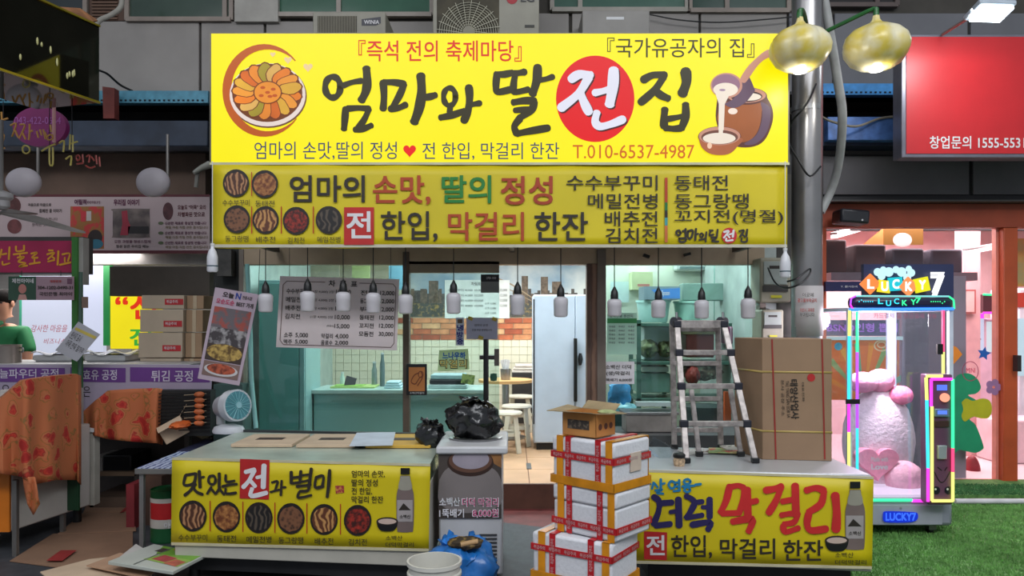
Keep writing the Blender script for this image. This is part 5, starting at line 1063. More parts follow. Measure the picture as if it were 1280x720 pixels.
blob(834, 437, 10, 10, DR+.1, M((76, 86, 62), .6, scale=16, col2=(126, 136, 90), lo=.4, hi=.6), 'vegetable_bag', 'dark green net bag on the middle shelf beside the ladder', 'bag', 4)
t = thing('white_crate', 'white crate behind the green bags on the middle shelf', 'crate', W(824, 445, DR+.2)); p = Pl(640, DR+.25); p.slab(B(), 805, 408, 838, 450, 0, .2).done('crate_body', M((196, 214, 212), .5), t, bev=.008)
t = thing('green_crate', 'grey green plastic crate on the lower shelf', 'crate', W(816, 497, DR+.1)); p = Pl(640, DR+.05); p.slab(B(), 797, 467, 838, 491, 0, .35).done('crate_body', M((112, 146, 134), .5), t, bev=.008); p.slab(B(), 802, 458, 836, 465, -.02, .25).done('folded_sack', M((200, 208, 196), .7), t, bev=.006)
t = thing('red_container', 'dark red lidded container seen between the ladder rungs', 'container', W(878, 447, DR+.1)); p = Pl(640, DR+.05); p.slab(B(), 858, 417, 893, 447, 0, .3).done('tub_body', M((96, 34, 34), .45), t, bev=.015); p.slab(B(), 853, 411, 896, 418, .01, .32).done('lid', M((150, 140, 110), .4), t, bev=.006)
t = thing('magenta_bag', 'pink and magenta striped sack on the rack beside the brown carton', 'bag', W(922, 421, DR)); p = Pl(640, DR-.02); p.slab(B(), 907, 408, 930, 430, 0, .3).done('sack_body', M((190, 150, 170), .5, kind='wave', scale=9, col2=(120, 30, 80), lo=.4, hi=.5), t, bev=.02)
t = blob(880, 466, 26, 11, DR+.05, M((96, 80, 60), .6, scale=14, col2=(170, 176, 150), lo=.45, hi=.6), 'scrap_sack', 'mottled sack on the shelf seen between the middle ladder rungs', 'bag', 7)
t = blob(868, 470, 9, 12, DR-.04, M((130, 40, 34), .6, var=.2), 'red_sack', 'small red sack behind the left ladder rail', 'bag', 8)
t = thing('orange_board', 'narrow bright orange board standing behind the ladder', 'board', W(910, 545, 6.6)); p = Pl(640, 6.6); p.slab(B(), 906, 490, 914, 548, 0, .05).done('board', M((206, 84, 36), .5), t)
t = thing('dark_bin', 'dark bin behind the lower part of the ladder', 'bin', (X(878, 6.9), 6.9, ZF)); B().lathe((X(878, 6.85), 6.85, ZF), [(.16, 0), (.2, .5), (.21, .5), (.21, .53), (0, .54)], 24).done('bin_body', M((50, 62, 62), .4), t)
t = thing('blue_bag_indoor', 'crumpled blue and white plastic bag under the price sign', 'bag', W(774, 510, 6.55)); c = W(774, 510, 6.55)
B().ell(c+Vector((0, 0, .10)), (.10, .08, .14), 26, 14, lambda d: 1+.3*noise.noise(d*4)).done('bag_body', M((60, 140, 196), .3, var=.3, scale=8), t); B().ell(c+Vector((.01, -.02, -.0)), (.14, .1, .06), 26, 12, lambda d: 1+.3*noise.noise(d*5)).done('bag_foot', M((150, 196, 206), .3, var=.1), t)
t = thing('box_shelf', 'low shelf box carrying the blue bag inside the right window', 'cabinet', (X(772, 6.6), 6.6, ZF)); B().box(X(756, 6.5), X(792, 6.5), 6.45, 6.9, ZF, Z(514, 6.55)).done('cabinet', M((52, 70, 68), .5), t)
st = thing('steel_box', 'scratched stainless steel case on the window ledge left of the ladder', 'box', W(815, 540, 5.8)); p = Pl(640, 5.75)
B().box(X(760, 5.9), X(950, 5.9), 5.62, 6.1, 0, Z(541, 5.75)).done('ledge_cabinet', M((66, 68, 68), .5, var=.2), label='dark low cabinet behind the right counter carrying the steel case', cat='cabinet')
p.slab(B(), 783, 518, 846, 540.5, 0, .25).done('case_body', M((150, 144, 138), .35, .5, var=.15, scale=7), st, bev=.006); p.slab(B(), 780, 515.5, 849, 519, .01, .27).done('lid', steel, st, bev=.003); p.slab(B(), 796, 503, 840, 508, -.1, .1).done('label_strip', M((150, 170, 166), .5), st)
# curtains of clear plastic and hanging papers behind the right window
t = thing('plastic_curtain', 'rippled clear plastic strip curtain high behind the right end of the window', 'curtain', W(915, 420, 7.75))
for k, px in enumerate((893, 899, 907, 913, 921, 929)): B().grid([[Vector((X(px, 7.7)+j*.012, 7.7+.02*math.sin(j*1.7+k+z), z)) for j in range(5)] for z in (Z(418, 7.7), Z(380, 7.7), Z(330, 7.7))]).done('strip', M((176, 206, 196) if k % 2 else (110, 150, 140), .2, var=.1), t, sol=.003)
t = thing('wall_paper_notice', 'white paper notice pinned to the wall behind the first right bulb', 'notice', W(775, 376, 8.2)); p = Pl(640, 8.2); p.slab(B(), 763, 352, 786, 378, 0, .004).done('sheet', M((190, 214, 212), .5), t)
t = thing('wall_box', 'pale green cardboard box high on the back wall of the right window', 'box', W(803, 360, 8.1)); p = Pl(640, 8.1); p.slab(B(), 790, 340, 816, 362, 0, .2).done('carton_body', M((196, 206, 160), .6), t); rect(p, 797, 355, 812, 358, M((190, 120, 110), .5), t)
t = thing('air_conditioner', 'white indoor air conditioner high in the right window', 'air conditioner', W(868, 338, 8.1)); p = Pl(640, 8.1); p.slab(B(), 846, 322, 886, 338, 0, .2).done('case', M((200, 210, 206), .4), t, bev=.02); p.slab(B(), 850, 333, 884, 336, .004, .01).done('vent', M((110, 130, 130), .4), t)
# upper clutter in the left window
for k, (x0, x1, m_) in enumerate(((312, 340, (176, 206, 200)), (344, 356, (110, 96, 84)), (368, 384, (150, 196, 190)), (388, 424, (176, 170, 150)), (440, 462, (176, 190, 130)), (486, 504, (100, 150, 170)))):
    t = thing('wall_board', ['pale board', 'brown wooden post board', 'glassy pale board', 'beige patterned board', 'yellow green board', 'blue board'][k]+' on the back wall above the menu board', 'board', W((x0+x1)/2, 360, 8.9)); p = Pl(640, 8.9); p.slab(B(), x0, 325, x1, 362, 0, .03).done('board', M(m_, .5, var=.1, scale=4), t)
# ================================================================ LEFT STALL
# black glossy lightbox canopy
cb = thing('black_lightbox', 'black glossy lightbox with gold edges jutting out at the top left', 'sign', (-2.95, 4.4, 2.93))
a0 = Vector((-3.45, 2.65, 2.93)); a1 = Vector((-2.70, 4.97, 2.92)); up_ = Vector((0, 0, .50))
bk_ = Vector((-.5, .15, 0))
B().prism([a0, a1, a1+bk_, a0+bk_], up_).done('sign_case', M((60, 60, 52), .05, .9, var=.2, scale=2), cb)
gold = M((150, 136, 40), .3, .6)
n_ = Vector((a1.y-a0.y, -(a1.x-a0.x), 0)).normalized()
B().bar(a0+n_*.006, a1+n_*.006, .012, .014).done('gold_edge', gold, cb); B().bar(a0+up_+n_*.006, a1+up_+n_*.006, .012, .012).done('gold_edge', gold, cb)
rr = random.Random(9)
for i in range(16):
    f_ = rr.uniform(.45, .97); h = rr.uniform(.1, .42); q = a0.lerp(a1, f_)+Vector((0, 0, h))+n_*.002
    B().ell(q, (.006, .008, .014+rr.random()*.014), 8, 6).done('paint_drip', M((176, 172, 120), .5), cb)
# little roof scrap above it
B().prism([W(52, 9, 5.6), W(100, 12, 5.9), W(122, 27, 6.2), W(96, 34, 5.3)], (0, 0, .012)).done('canopy_scrap', M((150, 100, 62), .7, var=.3), label='tilted brown board above the black lightbox', cat='board')
B().prism([W(128, 108, 6.7), W(143, 110, 6.7), W(143, 148, 6.7), W(129, 148, 6.7)], (0, .08, 0)).done('red_bracket', M((104, 42, 34), .7, var=.2), label='dull red metal bracket under the blue rail', cat='bracket')
# magenta oval sign and neon letters hanging
t = thing('oval_sign', 'magenta oval sign behind the handwritten neon words', 'sign', W(49, 184, 5.6)); p = Pl(640, 5.6)
b = B(); b.prism([p.p(49+33.5*math.cos(a), 158+25*math.sin(a)) for a in [2*PI*i/36 for i in range(36)]], (0, .05, 0)); b.done('sign_board', M((122, 26, 92), .5, var=.06), t)
T(p, '043-422-0664', (18, 146, 76, 155), M((160, 90, 160), .5), t, 0, .004); T(p, '배달 환영', (32, 162, 70, 168), M((150, 70, 140), .5), t, 0, .004)
B().cyl(W(67.5, 112, 5.4), W(67.5, 178, 5.4), .012, n=8).done('hanging_rod', M((206, 150, 150), .4), t)
t = thing('neon_lettering', 'unlit yellow handwritten neon words hanging below the black lightbox', 'sign', W(60, 215, 5.3)); p = Pl(640, 5.3)
def neon(lines, m_, r_=.0065):
    b = B()
    for L_ in lines: b.tube([p.p(*q) for q in L_], r_, 6, 3 if len(L_) > 2 else 1)
    return b.done('neon_tube', m_, t)
neon([[(13, 157), (20, 154), (18, 163), (15, 171)], [(19, 163), (23, 172)], [(25, 156), (31, 156), (28, 165), (24, 173)], [(28, 166), (32, 174)], [(37, 155), (37, 166), (36, 175)], [(37, 165), (41, 163)],
      [(46, 164), (48, 172)], [(50, 162), (52, 169)], [(54, 162), (57, 174)], [(56, 165), (60, 175)], [(63, 156), (64, 165)], [(64, 168), (59, 171), (61, 175), (66, 173), (65, 168)],
      [(2, 140), (3, 162)], [(3, 150), (10, 148)], [(0, 167), (5, 169), (2, 182)], [(0, 187), (6, 185)]], M((206, 150, 74), .4))
neon([[(28, 185), (31, 182), (36, 184), (37, 189), (33, 192), (29, 190), (28, 185)], [(52, 189), (60, 184), (69, 180)], [(62, 184), (62, 205), (66, 205), (66, 184)], [(74, 179), (80, 176), (79, 190)], [(88, 168), (87, 187)], [(91, 169), (91, 190)], [(87, 180), (97, 177)],
      [(82, 199), (89, 195), (88, 207)]], M((196, 178, 90), .4), .006)
neon([[(95, 196), (98, 194), (100, 198), (97, 201), (95, 197)], [(103, 193), (104, 203)], [(96, 205), (104, 204)], [(108, 196), (112, 194), (111, 203)], [(114, 196), (118, 201)], [(120, 194), (121, 205)], [(107, 207), (113, 210), (119, 208)], [(124, 196), (125, 208)]], M((150, 60, 50), .4), .006)
for x in (4, 62, 90): B().cyl(p.p(x, 185), p.p(x, 125), .003, n=5).done('wire', black, t)
# round lantern lamps
for k, (px, py, rx) in enumerate(((29.5, 228, 22), (191.5, 228, 21))):
    D = 6.0; t = thing('round_lamp', 'white round plate lamp hanging on a rod, '+('near the magenta sign frame' if k == 0 else 'beside the left end of the yellow banner'), 'lamp', W(px, py+19, D), group='white round lamps over the left stall')
    B().ell(W(px, py, D), (rx*D/F, .07, 18.5*D/F), 28, 16).done('lamp_shade', M((176, 168, 172), .45, var=.04), t); B().cyl(W(px+18, py-60, D+.05), W(px+18, py-8, D+.05), .012, n=8).done('rod', M((120, 116, 112), .4, .5), t)
# printed photo banner
t = thing('story_banner', 'long pinkish grey banner with two photos and purple text over the left stall', 'banner', W(120, 317, 6.8)); p = Pl(640, 6.8)
p.slab(B(), -60, 244, 262, 317, 0, .02).done('banner_sheet', M((184, 164, 164), .6, var=.05, scale=2), t)
mar = M((92, 36, 44), .6); rect(p, -60, 243, 262, 246, mar, t, .002, 'border'); rect(p, -60, 313, 262, 317, mar, t, .002, 'border')
rect(p, 88, 258, 130, 311, M((150, 100, 50), .6, scale=9, col2=(190, 60, 56), lo=.5, hi=.56), t, .002, 'photo'); rect(p, 101, 265, 107, 277, M((190, 50, 60), .6), t, .003, 'photo_detail'); rect(p, 108, 264, 114, 276, M((190, 180, 176), .6), t, .003, 'photo_detail'); disc(p, 119, 297, 9, 10, M((48, 36, 34), .6), t, .003, 'photo_detail'); disc(p, 120, 305, 9, 6, M((50, 110, 130), .6), t, .004, 'photo_detail')
flatpoly(p, pth([(141, 264), (142, 261), (184, 261), (187, 264), (187, 293), (184, 297), (143, 297), (141, 293), (141, 264)]), M((84, 74, 72), .6, scale=6, col2=(130, 116, 110), lo=.4, hi=.6), t, .003, 'photo'); flatpoly(p, [(152, 264), (159, 263), (160, 275), (163, 282), (160, 294), (150, 294), (153, 280)], M((160, 50, 66), .6), t, .004, 'photo_detail'); rect(p, 160, 283, 186, 292, M((44, 40, 40), .6), t, .004, 'photo_detail')
pm = M((96, 40, 70), .6)
T(p, '어릴적', (93, 249, 108, 256), pm, t, .05); T(p, '이야기', (109, 251, 125, 255), pm, t, .02); T(p, '우리집 이야기', (142, 249, 174, 257), pm, t, .05)
T(p, '처음으로 마음으로', (35, 254, 64, 258), ink, t, .02); T(p, '함께한 콩 이야기', (49, 261, 77, 266), ink, t, .02); T(p, '약속합니다', (53, 272, 72, 276), ink, t); T(p, '정직한 맛으로', (40, 279, 66, 283), ink, t)
T(p, '모든 과정을 정성스럽게', (143, 300, 188, 304), pm, t, .02); T(p, '정성 담은 우리집 메뉴', (145, 306, 186, 310), ink, t, .02)
T(p, '오늘도 “어묵” 요리', (222, 256, 257, 262), mar, t, .03); T(p, '차별화된 맛으로', (222, 265, 256, 271), mar, t, .03)
for i in range(3): T(p, '신선한 재료로 정성껏 만듭니다', (206, 277+i*12.3, 258, 281+i*12.3), pm, t, .03); T(p, '매일 아침 직접 만든 음식입니다', (207, 282.5+i*12.3, 260, 286+i*12.3), M((110, 96, 40), .6), t, .01); disc(p, 201, 279+i*12.3, 3.5, 2, M((90, 100, 70), .6), t, .003, 'dot', 10)
disc(p, 210, 264, 6.5, 11, M((84, 46, 50), .6, var=.2, scale=20), t, .003, 'portrait_print'); disc(p, 16, 257, 10, 11, M((84, 46, 44), .6, var=.2, scale=20), t, .003, 'portrait_print'); disc(p, 18, 283, 9, 9, M((110, 60, 60), .6, var=.2, scale=20), t, .003, 'portrait_print')
# ceiling fan with slanted blades
t = thing('wall_fan', 'grey ceiling fan with long drooping blades above the magenta stall sign', 'fan', W(2, 262, 5.2)); bm_ = M((112, 106, 100), .5, var=.1)
B().lathe(W(2, 262, 5.2), [(.03, 0), (.05, .02), (.05, .06), (.07, .08), (.07, .11), (.02, .13)], 24).done('fan_motor', M((160, 156, 156), .4), t); B().cyl(W(2, 238, 5.2), W(2, 150, 5.2), .012, n=8).done('rod', M((120, 116, 112), .4), t)
for k, e in enumerate((W(100, 291, 4.9), W(-70, 280, 4.8), W(40, 268, 6.3))):
    o_ = W(2, 268, 5.2); d = (e-o_).normalized(); s_ = Vector((-d.y, d.x, 0)).normalized()
    B().prism([o_-s_*.02, o_+s_*.02, o_.lerp(e, .35)+s_*.05+Vector((0, 0, .03)), e+s_*.04, e-s_*.04, o_.lerp(e, .35)-s_*.05], (0, 0, .012)).done('blade', bm_, t)
# magenta stall sign with green side post
t = thing('stall_sign', 'magenta stall sign with yellow handwritten words beside the man', 'sign', W(45, 342, 5.9)); p = Pl(640, 5.9)
p.slab(B(), -60, 296, 104, 342, 0, .14).done('sign_case', M((60, 56, 54), .5), t); p.slab(B(), -60, 301, 97, 340.5, .004, .01).done('sign_face', M((160, 22, 72), .5, var=.04), t)
my = M((214, 150, 30), .5)
strokes(p, [[2.2, (2, 312), (0, 322)], [2.2, (3, 318), (8, 317)], [2.4, (12, 309), (11, 324)], [2, (3, 327), (4, 331), (12, 329)],
            [2.2, (20, 308), (21, 314), (30, 313)], [2.2, (30, 307), (30, 313)], [2.2, (17, 318), (34, 316)], [2, (25, 318), (25, 321)], [2.2, (22, 322), (30, 321), (23, 327), (32, 329), (24, 333), (34, 332)],
            [2.2, (39, 317), (46, 316), (40, 322), (47, 322)], [2, (43, 324), (43, 328)], [2.2, (37, 330), (50, 328)],
            [2.2, (61, 313), (66, 313)], [2.2, (59, 318), (68, 316), (60, 324)], [2.2, (64, 320), (68, 323)], [2, (60, 327), (68, 325)], [2.4, (73, 314), (72, 331)],
            [2.2, (78, 318), (87, 317), (85, 326)], [2, (81, 322), (81, 327)], [2.4, (75, 331), (88, 328)]], my, t, .006)
B().box(X(97, 5.9), X(104, 5.9), 5.82, 5.9, Z(520, 5.9), Z(298, 5.9)).done('side_post', M((50, 110, 40), .5), t); B().box(X(104, 5.9), X(109.5, 5.9), 5.84, 5.92, Z(356, 5.9), Z(298, 5.9)).done('side_trim', M((150, 146, 140), .5), t)
gpst = B().cyl(W(101, 340, 5.75), Vector((X(98.5, 5.75), 5.75, 0)), .014, n=10).done('tape_post', M((60, 86, 74), .5), label='thin green grey post with a hanging tape strip before the white boards', cat='post')
# white lit boards
t = thing('white_lightbox', 'white lit board with faint red handwriting behind the man', 'sign', W(60, 445, 7.0)); p = Pl(640, 7.35)
p.slab(B(), 27, 345, 108, 445, 0, .06).done('sign_face', EM((206, 212, 232), .8, .01), t); p.slab(B(), 50, 440, 56, 560, -.06, .03).done('support_post', white, t); p.slab(B(), 24, 345, 27, 445, .004, .07).done('frame', M((60, 150, 120), .5), t)
T(p, '감사한 마음을', (39, 406, 84, 415), M((210, 70, 90), .5, emit=.4), t, 0, .004, shear=2); T(p, '비즈니스', (55, 423, 82, 430), M((210, 70, 90), .5, emit=.4), t, 0, .004, shear=2)
t = thing('white_lightbox', 'narrow white lit board with green edge left of the yellow sign', 'sign', W(118, 430, 6.9)); p = Pl(640, 7.32)
p.slab(B(), 104, 331, 129, 440, 0, .06).done('sign_face', EM((206, 212, 235), .85, .01), t); p.slab(B(), 129, 331, 137, 432, 0, .06).done('frame', M((30, 170, 84), .5, emit=.3), t)
t = thing('yellow_sign', 'bright yellow sign with large red and green characters behind the cartons', 'sign', W(160, 440, 6.95)); p = Pl(640, 7.3)
p.slab(B(), 165, 430, 172, 585, -.06, .03).done('support_post', white, t); p.slab(B(), 138, 365, 200, 436, 0, .06).done('sign_face', EM((240, 222, 20), .85, .02), t)
T(p, '“선', (144, 366, 196, 399), EM((225, 50, 20), .8), t, .03, .004); T(p, '전', (162, 410, 190, 432), EM((60, 170, 60), .8), t, .03, .004)
t, p = poster('contact_card', 'small printed card sign, green left half and pink right half, under the magenta sign', 'sign', rq(10.5, 345.5, 92.5, 375), 5.8, M((160, 130, 140), .5, var=.04))
rect(p, 10.5, 345.5, 45, 375, M((46, 76, 58), .5, var=.12, scale=6), t, .002); T(p, '제천아이네', (15, 348, 42, 354), inkwhite, t, .03, .004); disc(p, 28, 361, 5, 6, M((186, 120, 110), .5), t, .003, 'portrait_print', 14); flatpoly(p, [(22, 375), (24, 368), (32, 368), (34, 375)], M((190, 140, 130), .5), t, .0035, 'portrait_print')
T(p, '계좌번호', (62, 350, 77, 353.5), inkred, t, .02, .004); rect(p, 84, 348, 90, 355, M((110, 70, 90), .5), t, .003); T(p, '304-1202-0490-31', (47, 357.5, 91, 361.5), ink, t, .03, .004); T(p, '국민은행 최아이', (49, 365, 90, 370), ink, t, .02, .004)
for x in (27, 76): B().cyl(p.p(x, 345), p.p(x, 338), .003, n=5).done('string', black, t)
t, p = poster('tilted_notice', 'square white notice tilted on its corner over the stall counter', 'notice', [(98, 402), (125, 418), (96, 452), (69, 438)], 5.65, M((166, 166, 172), .5, var=.03))
flatpoly(p, [(95, 409), (121, 421), (118, 424), (93, 412)], M((190, 170, 80), .5), t, .002); T(p, '원산지 표시', None, ink, t, 0, .003, quad=[(92, 414), (104, 420), (98, 429), (86, 422)]); T(p, '어묵 연육 밀가루', None, ink, t, 0, .003, quad=[(86, 424), (106, 436), (102, 443), (80, 432)])
t, p = poster('hanging_tag', 'small brown tag on the thin post', 'tag', rq(102, 371, 110, 385), 5.72, M((120, 96, 84), .6))
# counter of the stall: white top, lavender front board
SD = 5.95
t = thing('stall_counter', 'white topped stall counter faced with lavender board and purple headings', 'counter', (X(120, SD), SD, 0)); p = Pl(640, SD)
B().box(X(-60, SD), -2.52, SD+.02, SD+.06, Z(520, SD), Z(458, SD)).done('apron', M((120, 114, 110), .6), t); B().box(X(-60, SD), -2.52, 6.52, 6.56, 0, Z(458, SD)).done('back_panel', M((70, 62, 58), .7, var=.15), t); [B().box(x, x+.04, y, y+.04, 0, Z(458, SD)).done('leg', M((80, 76, 72), .5), t) for x in (-4.3, -2.6) for y in (SD+.08, 6.45)]; B().box(X(-60, SD), -2.52, SD, 6.6, Z(458, SD), Z(455, SD)).done('worktop', M((186, 184, 182), .4), t)
p.slab(B(), -60, 456, 264, 520, .012, .01).done('front_board', M((166, 152, 172), .5, var=.03), t)
pu_ = M((104, 58, 130), .5, var=.04); lt = M((206, 196, 210), .5)
for a, b__ in ((-40, 81), (88, 157), (162.5, 262)): flatpoly(p, [(a, 459), (b__, 460), (b__, 478), (a, 477)], pu_, t, .015, 'heading_print')
T(p, '비늘파우더 공정', (-12, 461, 73, 473), lt, t, .02, .017); T(p, '발효유 공정', (94, 462, 146, 475), lt, t, .02, .017); T(p, '튀김 공정', (189, 463, 241, 477), lt, t, .02, .017); T(p, '오', (2, 481, 12, 492), ink, t, 0, .015); T(p, '은', (104, 483, 113, 496), ink, t, 0, .015)
SZ = Z(455, SD)
for k, (a, b__, yy) in enumerate(((40, 92, 6.25), (104, 160, 6.25))):
    t = thing('foil_tray', ['shallow white tray under plastic film left of the tilted notice', 'shallow white tray under plastic film in front of the yellow sign'][k], 'tray', (X((a+b__)/2, yy), yy, SZ)); x0, x1 = X(a, yy), X(b__, yy)
    B().prism([(x0+.03, yy, SZ), (x1-.03, yy, SZ), (x1-.03, yy+.3, SZ), (x0+.03, yy+.3, SZ)], (0, 0, .012)).done('tray_base', M((150, 150, 150), .4), t)
    g = [[Vector((x0+(x1-x0)*i/8, yy-.03+.36*j/6, SZ+.07+.02*math.sin(i*1.3+j)+.015*noise.noise(Vector((i, j, k))))) for i in range(9)] for j in range(7)]; B().grid(g).done('film_cover', M((200, 200, 202), .25, var=.05, scale=20), t, sol=.004)
    B().box(x0+.02, x1-.02, yy-.01, yy+.32, SZ+.012, SZ+.055).done('tray_wall', M((176, 176, 176), .4), t)
t = thing('steel_pot', 'steel pot on the counter in front of the man', 'pot', (X(11, 6.1), 6.12, SZ)); B().lathe((X(9, 6.12), 6.12, SZ), [(.1, 0), (.1, .14), (.105, .145), (.095, .145), (.09, .02)], 28).done('pot_body', M((140, 130, 122), .35, .6), t)
B().tube([Vector((X(9, 6.12)+.1, 6.12, SZ+.09)), Vector((X(9, 6.12)+.14, 6.1, SZ+.09)), Vector((X(9, 6.12)+.14, 6.1, SZ+.12)), Vector((X(9, 6.12)+.1, 6.12, SZ+.12))], .006, 6, 3).done('handle', steel, t)
# stacked cartons
beige = M((186, 168, 146), .7, var=.05, scale=4); bside = M((164, 134, 104), .75, var=.06, scale=4); yy = 6.3; rp = Pl(640, yy-.004)
for k, (y0, y1, x0, x1) in enumerate(((369, 386, 177, 230), (387, 415, 175, 229), (416, 447, 173, 228), (448, 461, 175, 226))):
    lab = ['thin pale carton on top of the stack beside the yellow sign', 'second pale carton from the top of the stack beside the yellow sign', 'third and tallest pale carton in the stack beside the yellow sign', 'bottom carton of the pale stack, half hidden by the counter edge'][k]
    t = thing('stacked_carton', lab, 'box', (X((x0+x1)/2, yy), yy+.25, Z(y1, yy)), group='pale cartons stacked on the left stall counter')
    z0 = max(Z(y1, yy), SZ); z1 = Z(y0, yy)
    B().box(X(x0, yy), X(x1, yy), yy, yy+.27, z0, z1).done('carton_body', beige, t, bev=.004)
    if k < 3: yl = (y0+y1)/2+4*(k > 0); rect(rp, 229-23-k*1.5, yl-4, 229-k*1.5, yl+3.5, M((186, 40, 46), .5), t, 0, 'red_label'); T(rp, '취급주의', (208-k*1.5, yl-2.5, 222-k*1.5, yl+1.5), inkwhite, t, .02, .002)
    t = thing('side_carton', ['tan carton right of the top of the pale stack', 'tan carton right of the second pale carton', 'tan carton right of the third pale carton', 'tan carton at the foot right of the pale stack'][k], 'box', (X(240, yy), yy+.25, z0), group='tan cartons behind the pale stack')
    B().box(X(x1, yy)+.006, X(252-k, yy), yy+.04, yy+.27, z0, z1-.002).done('carton_body', bside, t, bev=.004)
    B().box(X(x1, yy)+.06, X(x1, yy)+.09, yy+.037, yy+.04, z0, z1-.002).done('tape', M((190, 170, 140), .4), t)
# shutter strip above
B().box(X(137, 6.6), X(262, 6.6), 6.6, 6.75, Z(370, 6.6), Z(333, 6.6)).done('beam_stall', M((74, 66, 58), .5, .2, var=.15, scale=3), kind='structure')
# man behind the counter
MD = 6.88; mx = X(4, MD)
man = thing('person', 'man in a green polo shirt holding a white cup behind the stall', 'person', (mx, MD, .0))
skin = M((196, 140, 112), .55, var=.04)
def skinned(name, V, E_, mat, par, subd=2):
    me = bpy.data.meshes.new(name); me.from_pydata([v[0] for v in V], E_, []); o = bpy.data.objects.new(name, me); C.objects.link(o); o.parent = par
    m_ = o.modifiers.new('Skin', 'SKIN'); 
    for i, v in enumerate(V):
        s_ = me.skin_vertices[0].data[i] if me.skin_vertices else None
        s_.radius = v[1] if isinstance(v[1], tuple) else (v[1], v[1])
        s_.use_root = (i == 0)
    m_.use_smooth_shade = True; sb_ = o.modifiers.new('Sub', 'SUBSURF'); sb_.levels = subd; sb_.render_levels = subd
    me.materials.append(mat); return o
def skin_layer(me):
    bm = bmesh.new(); bm.from_mesh(me); bm.verts.layers.skin.verify(); bm.to_mesh(me); bm.free()
_sk = skinned
def skinned(name, V, E_, mat, par, subd=2):
    me = bpy.data.meshes.new(name); me.from_pydata([v[0] for v in V], E_, []); skin_layer(me)
    o = bpy.data.objects.new(name, me); C.objects.link(o); o.parent = par
    m_ = o.modifiers.new('Skin', 'SKIN'); m_.use_smooth_shade = True
    d = me.skin_vertices[0].data
    for i, v in enumerate(V):
        d[i].radius = v[1] if isinstance(v[1], tuple) else (v[1], v[1]); d[i].use_root = (i == 0)
    sb_ = o.modifiers.new('Sub', 'SUBSURF'); sb_.levels = subd; sb_.render_levels = subd
    me.materials.append(mat); return o
# local frame: x right, -y toward viewer; shoulders z 1.42
hz = 1.56
V = [((0, 0, .96), (.15, .11)), ((0, 0, 1.12), (.15, .105)), ((0, 0, 1.30), (.16, .11)), ((0, 0, 1.40), (.10, .08)), ((0, -.005, 1.47), .052), ((.01, -.01, 1.53), .055), ((.01, -.015, 1.61), (.078, .088)), ((.01, -.012, 1.69), (.074, .085)), ((.01, -.01, 1.735), (.045, .05)),
     ((.17, 0, 1.385), .062), ((.235, -.02, 1.24), .052), ((.25, -.06, 1.10), .043), ((.14, -.20, 1.12), .034), ((.06, -.27, 1.155), .026), ((.03, -.29, 1.165), .028),
     ((-.17, 0, 1.385), .062), ((-.235, -.02, 1.24), .052), ((-.25, -.06, 1.10), .043), ((-.15, -.22, 1.10), .034), ((-.06, -.29, 1.12), .026),
     ((.09, 0, .84), .09), ((.10, -.01, .50), .065), ((.10, .01, .10), .042), ((.10, -.10, .045), .04), ((-.09, 0, .84), .09), ((-.10, -.01, .50), .065), ((-.10, .01, .10), .042), ((-.10, -.10, .045), .04)]
E_ = [(0, 1), (1, 2), (2, 3), (3, 4), (4, 5), (5, 6), (6, 7), (7, 8), (3, 9), (9, 10), (10, 11), (11, 12), (12, 13), (13, 14), (3, 15), (15, 16), (16, 17), (17, 18), (18, 19), (0, 20), (20, 21), (21, 22), (22, 23), (0, 24), (24, 25), (25, 26), (26, 27)]
skinned('body', V, E_, skin, man)
g_ = M((24, 112, 62), .7, var=.08, scale=8)
V = [((0, 0, .92), (.175, .135)), ((0, 0, 1.12), (.172, .13)), ((0, 0, 1.30), (.18, .132)), ((0, 0, 1.405), (.115, .095)), ((0, -.002, 1.445), (.07, .068)), ((.175, 0, 1.385), .08), ((.235, -.015, 1.25), .072), ((.248, -.03, 1.19), .066), ((-.175, 0, 1.385), .08), ((-.235, -.015, 1.25), .072), ((-.248, -.03, 1.19), .066)]
skinned('green_polo_shirt', V, [(0, 1), (1, 2), (2, 3), (3, 4), (3, 5), (5, 6), (6, 7), (3, 8), (8, 9), (9, 10)], g_, man)
V = [((0, 0, .95), (.165, .125)), ((.095, 0, .82), .11), ((.10, -.01, .5), .085), ((.10, .01, .12), .07), ((-.095, 0, .82), .11), ((-.10, -.01, .5), .085), ((-.10, .01, .12), .07)]
skinned('trousers', V, [(0, 1), (1, 2), (2, 3), (0, 4), (4, 5), (5, 6)], M((40, 40, 46), .7), man)
hc = Vector((.01, -.012, 1.655))
B().ell(hc+Vector((0, .016, .045)), (.093, .102, .085), 24, 14, lambda d: 1+.05*noise.noise(d*6)).done('hair', M((22, 17, 15), .8, var=.3, scale=30, spec=.2), man, local=True)
for sx in (-1, 1):
    B().ell(hc+Vector((sx*.032+.004, -.087, .0)), (.014, .008, .008), 10, 8).done('eye', M((30, 22, 20), .3), man, local=True); B().ell(hc+Vector((sx*.083, .0, -.01)), (.014, .022, .032), 12, 8).done('ear', skin, man, local=True)
B().ell(hc+Vector((.004, -.098, -.025)), (.014, .016, .022), 10, 8).done('nose', skin, man, local=True); B().ell(hc+Vector((.004, -.088, -.062)), (.025, .008, .007), 10, 6).done('mouth', M((150, 70, 64), .5), man, local=True)
for k in range(4):                                   # fingers closed round the cup, right hand
    z = 1.185-.019*k; pts = [Vector((.045, -.275, z)), Vector((.04, -.325, z)), Vector((.0, -.345, z-.003)), Vector((-.03, -.33, z-.006))]
    B().tube(pts, lambda s_: .0095*(1-.25*s_), 8, 4).done('finger', skin, man, local=True)
B().tube([Vector((.04, -.27, 1.16)), Vector((.005, -.265, 1.19)), Vector((-.025, -.275, 1.20))], lambda s_: .0115*(1-.2*s_), 8, 4).done('thumb', skin, man, local=True)
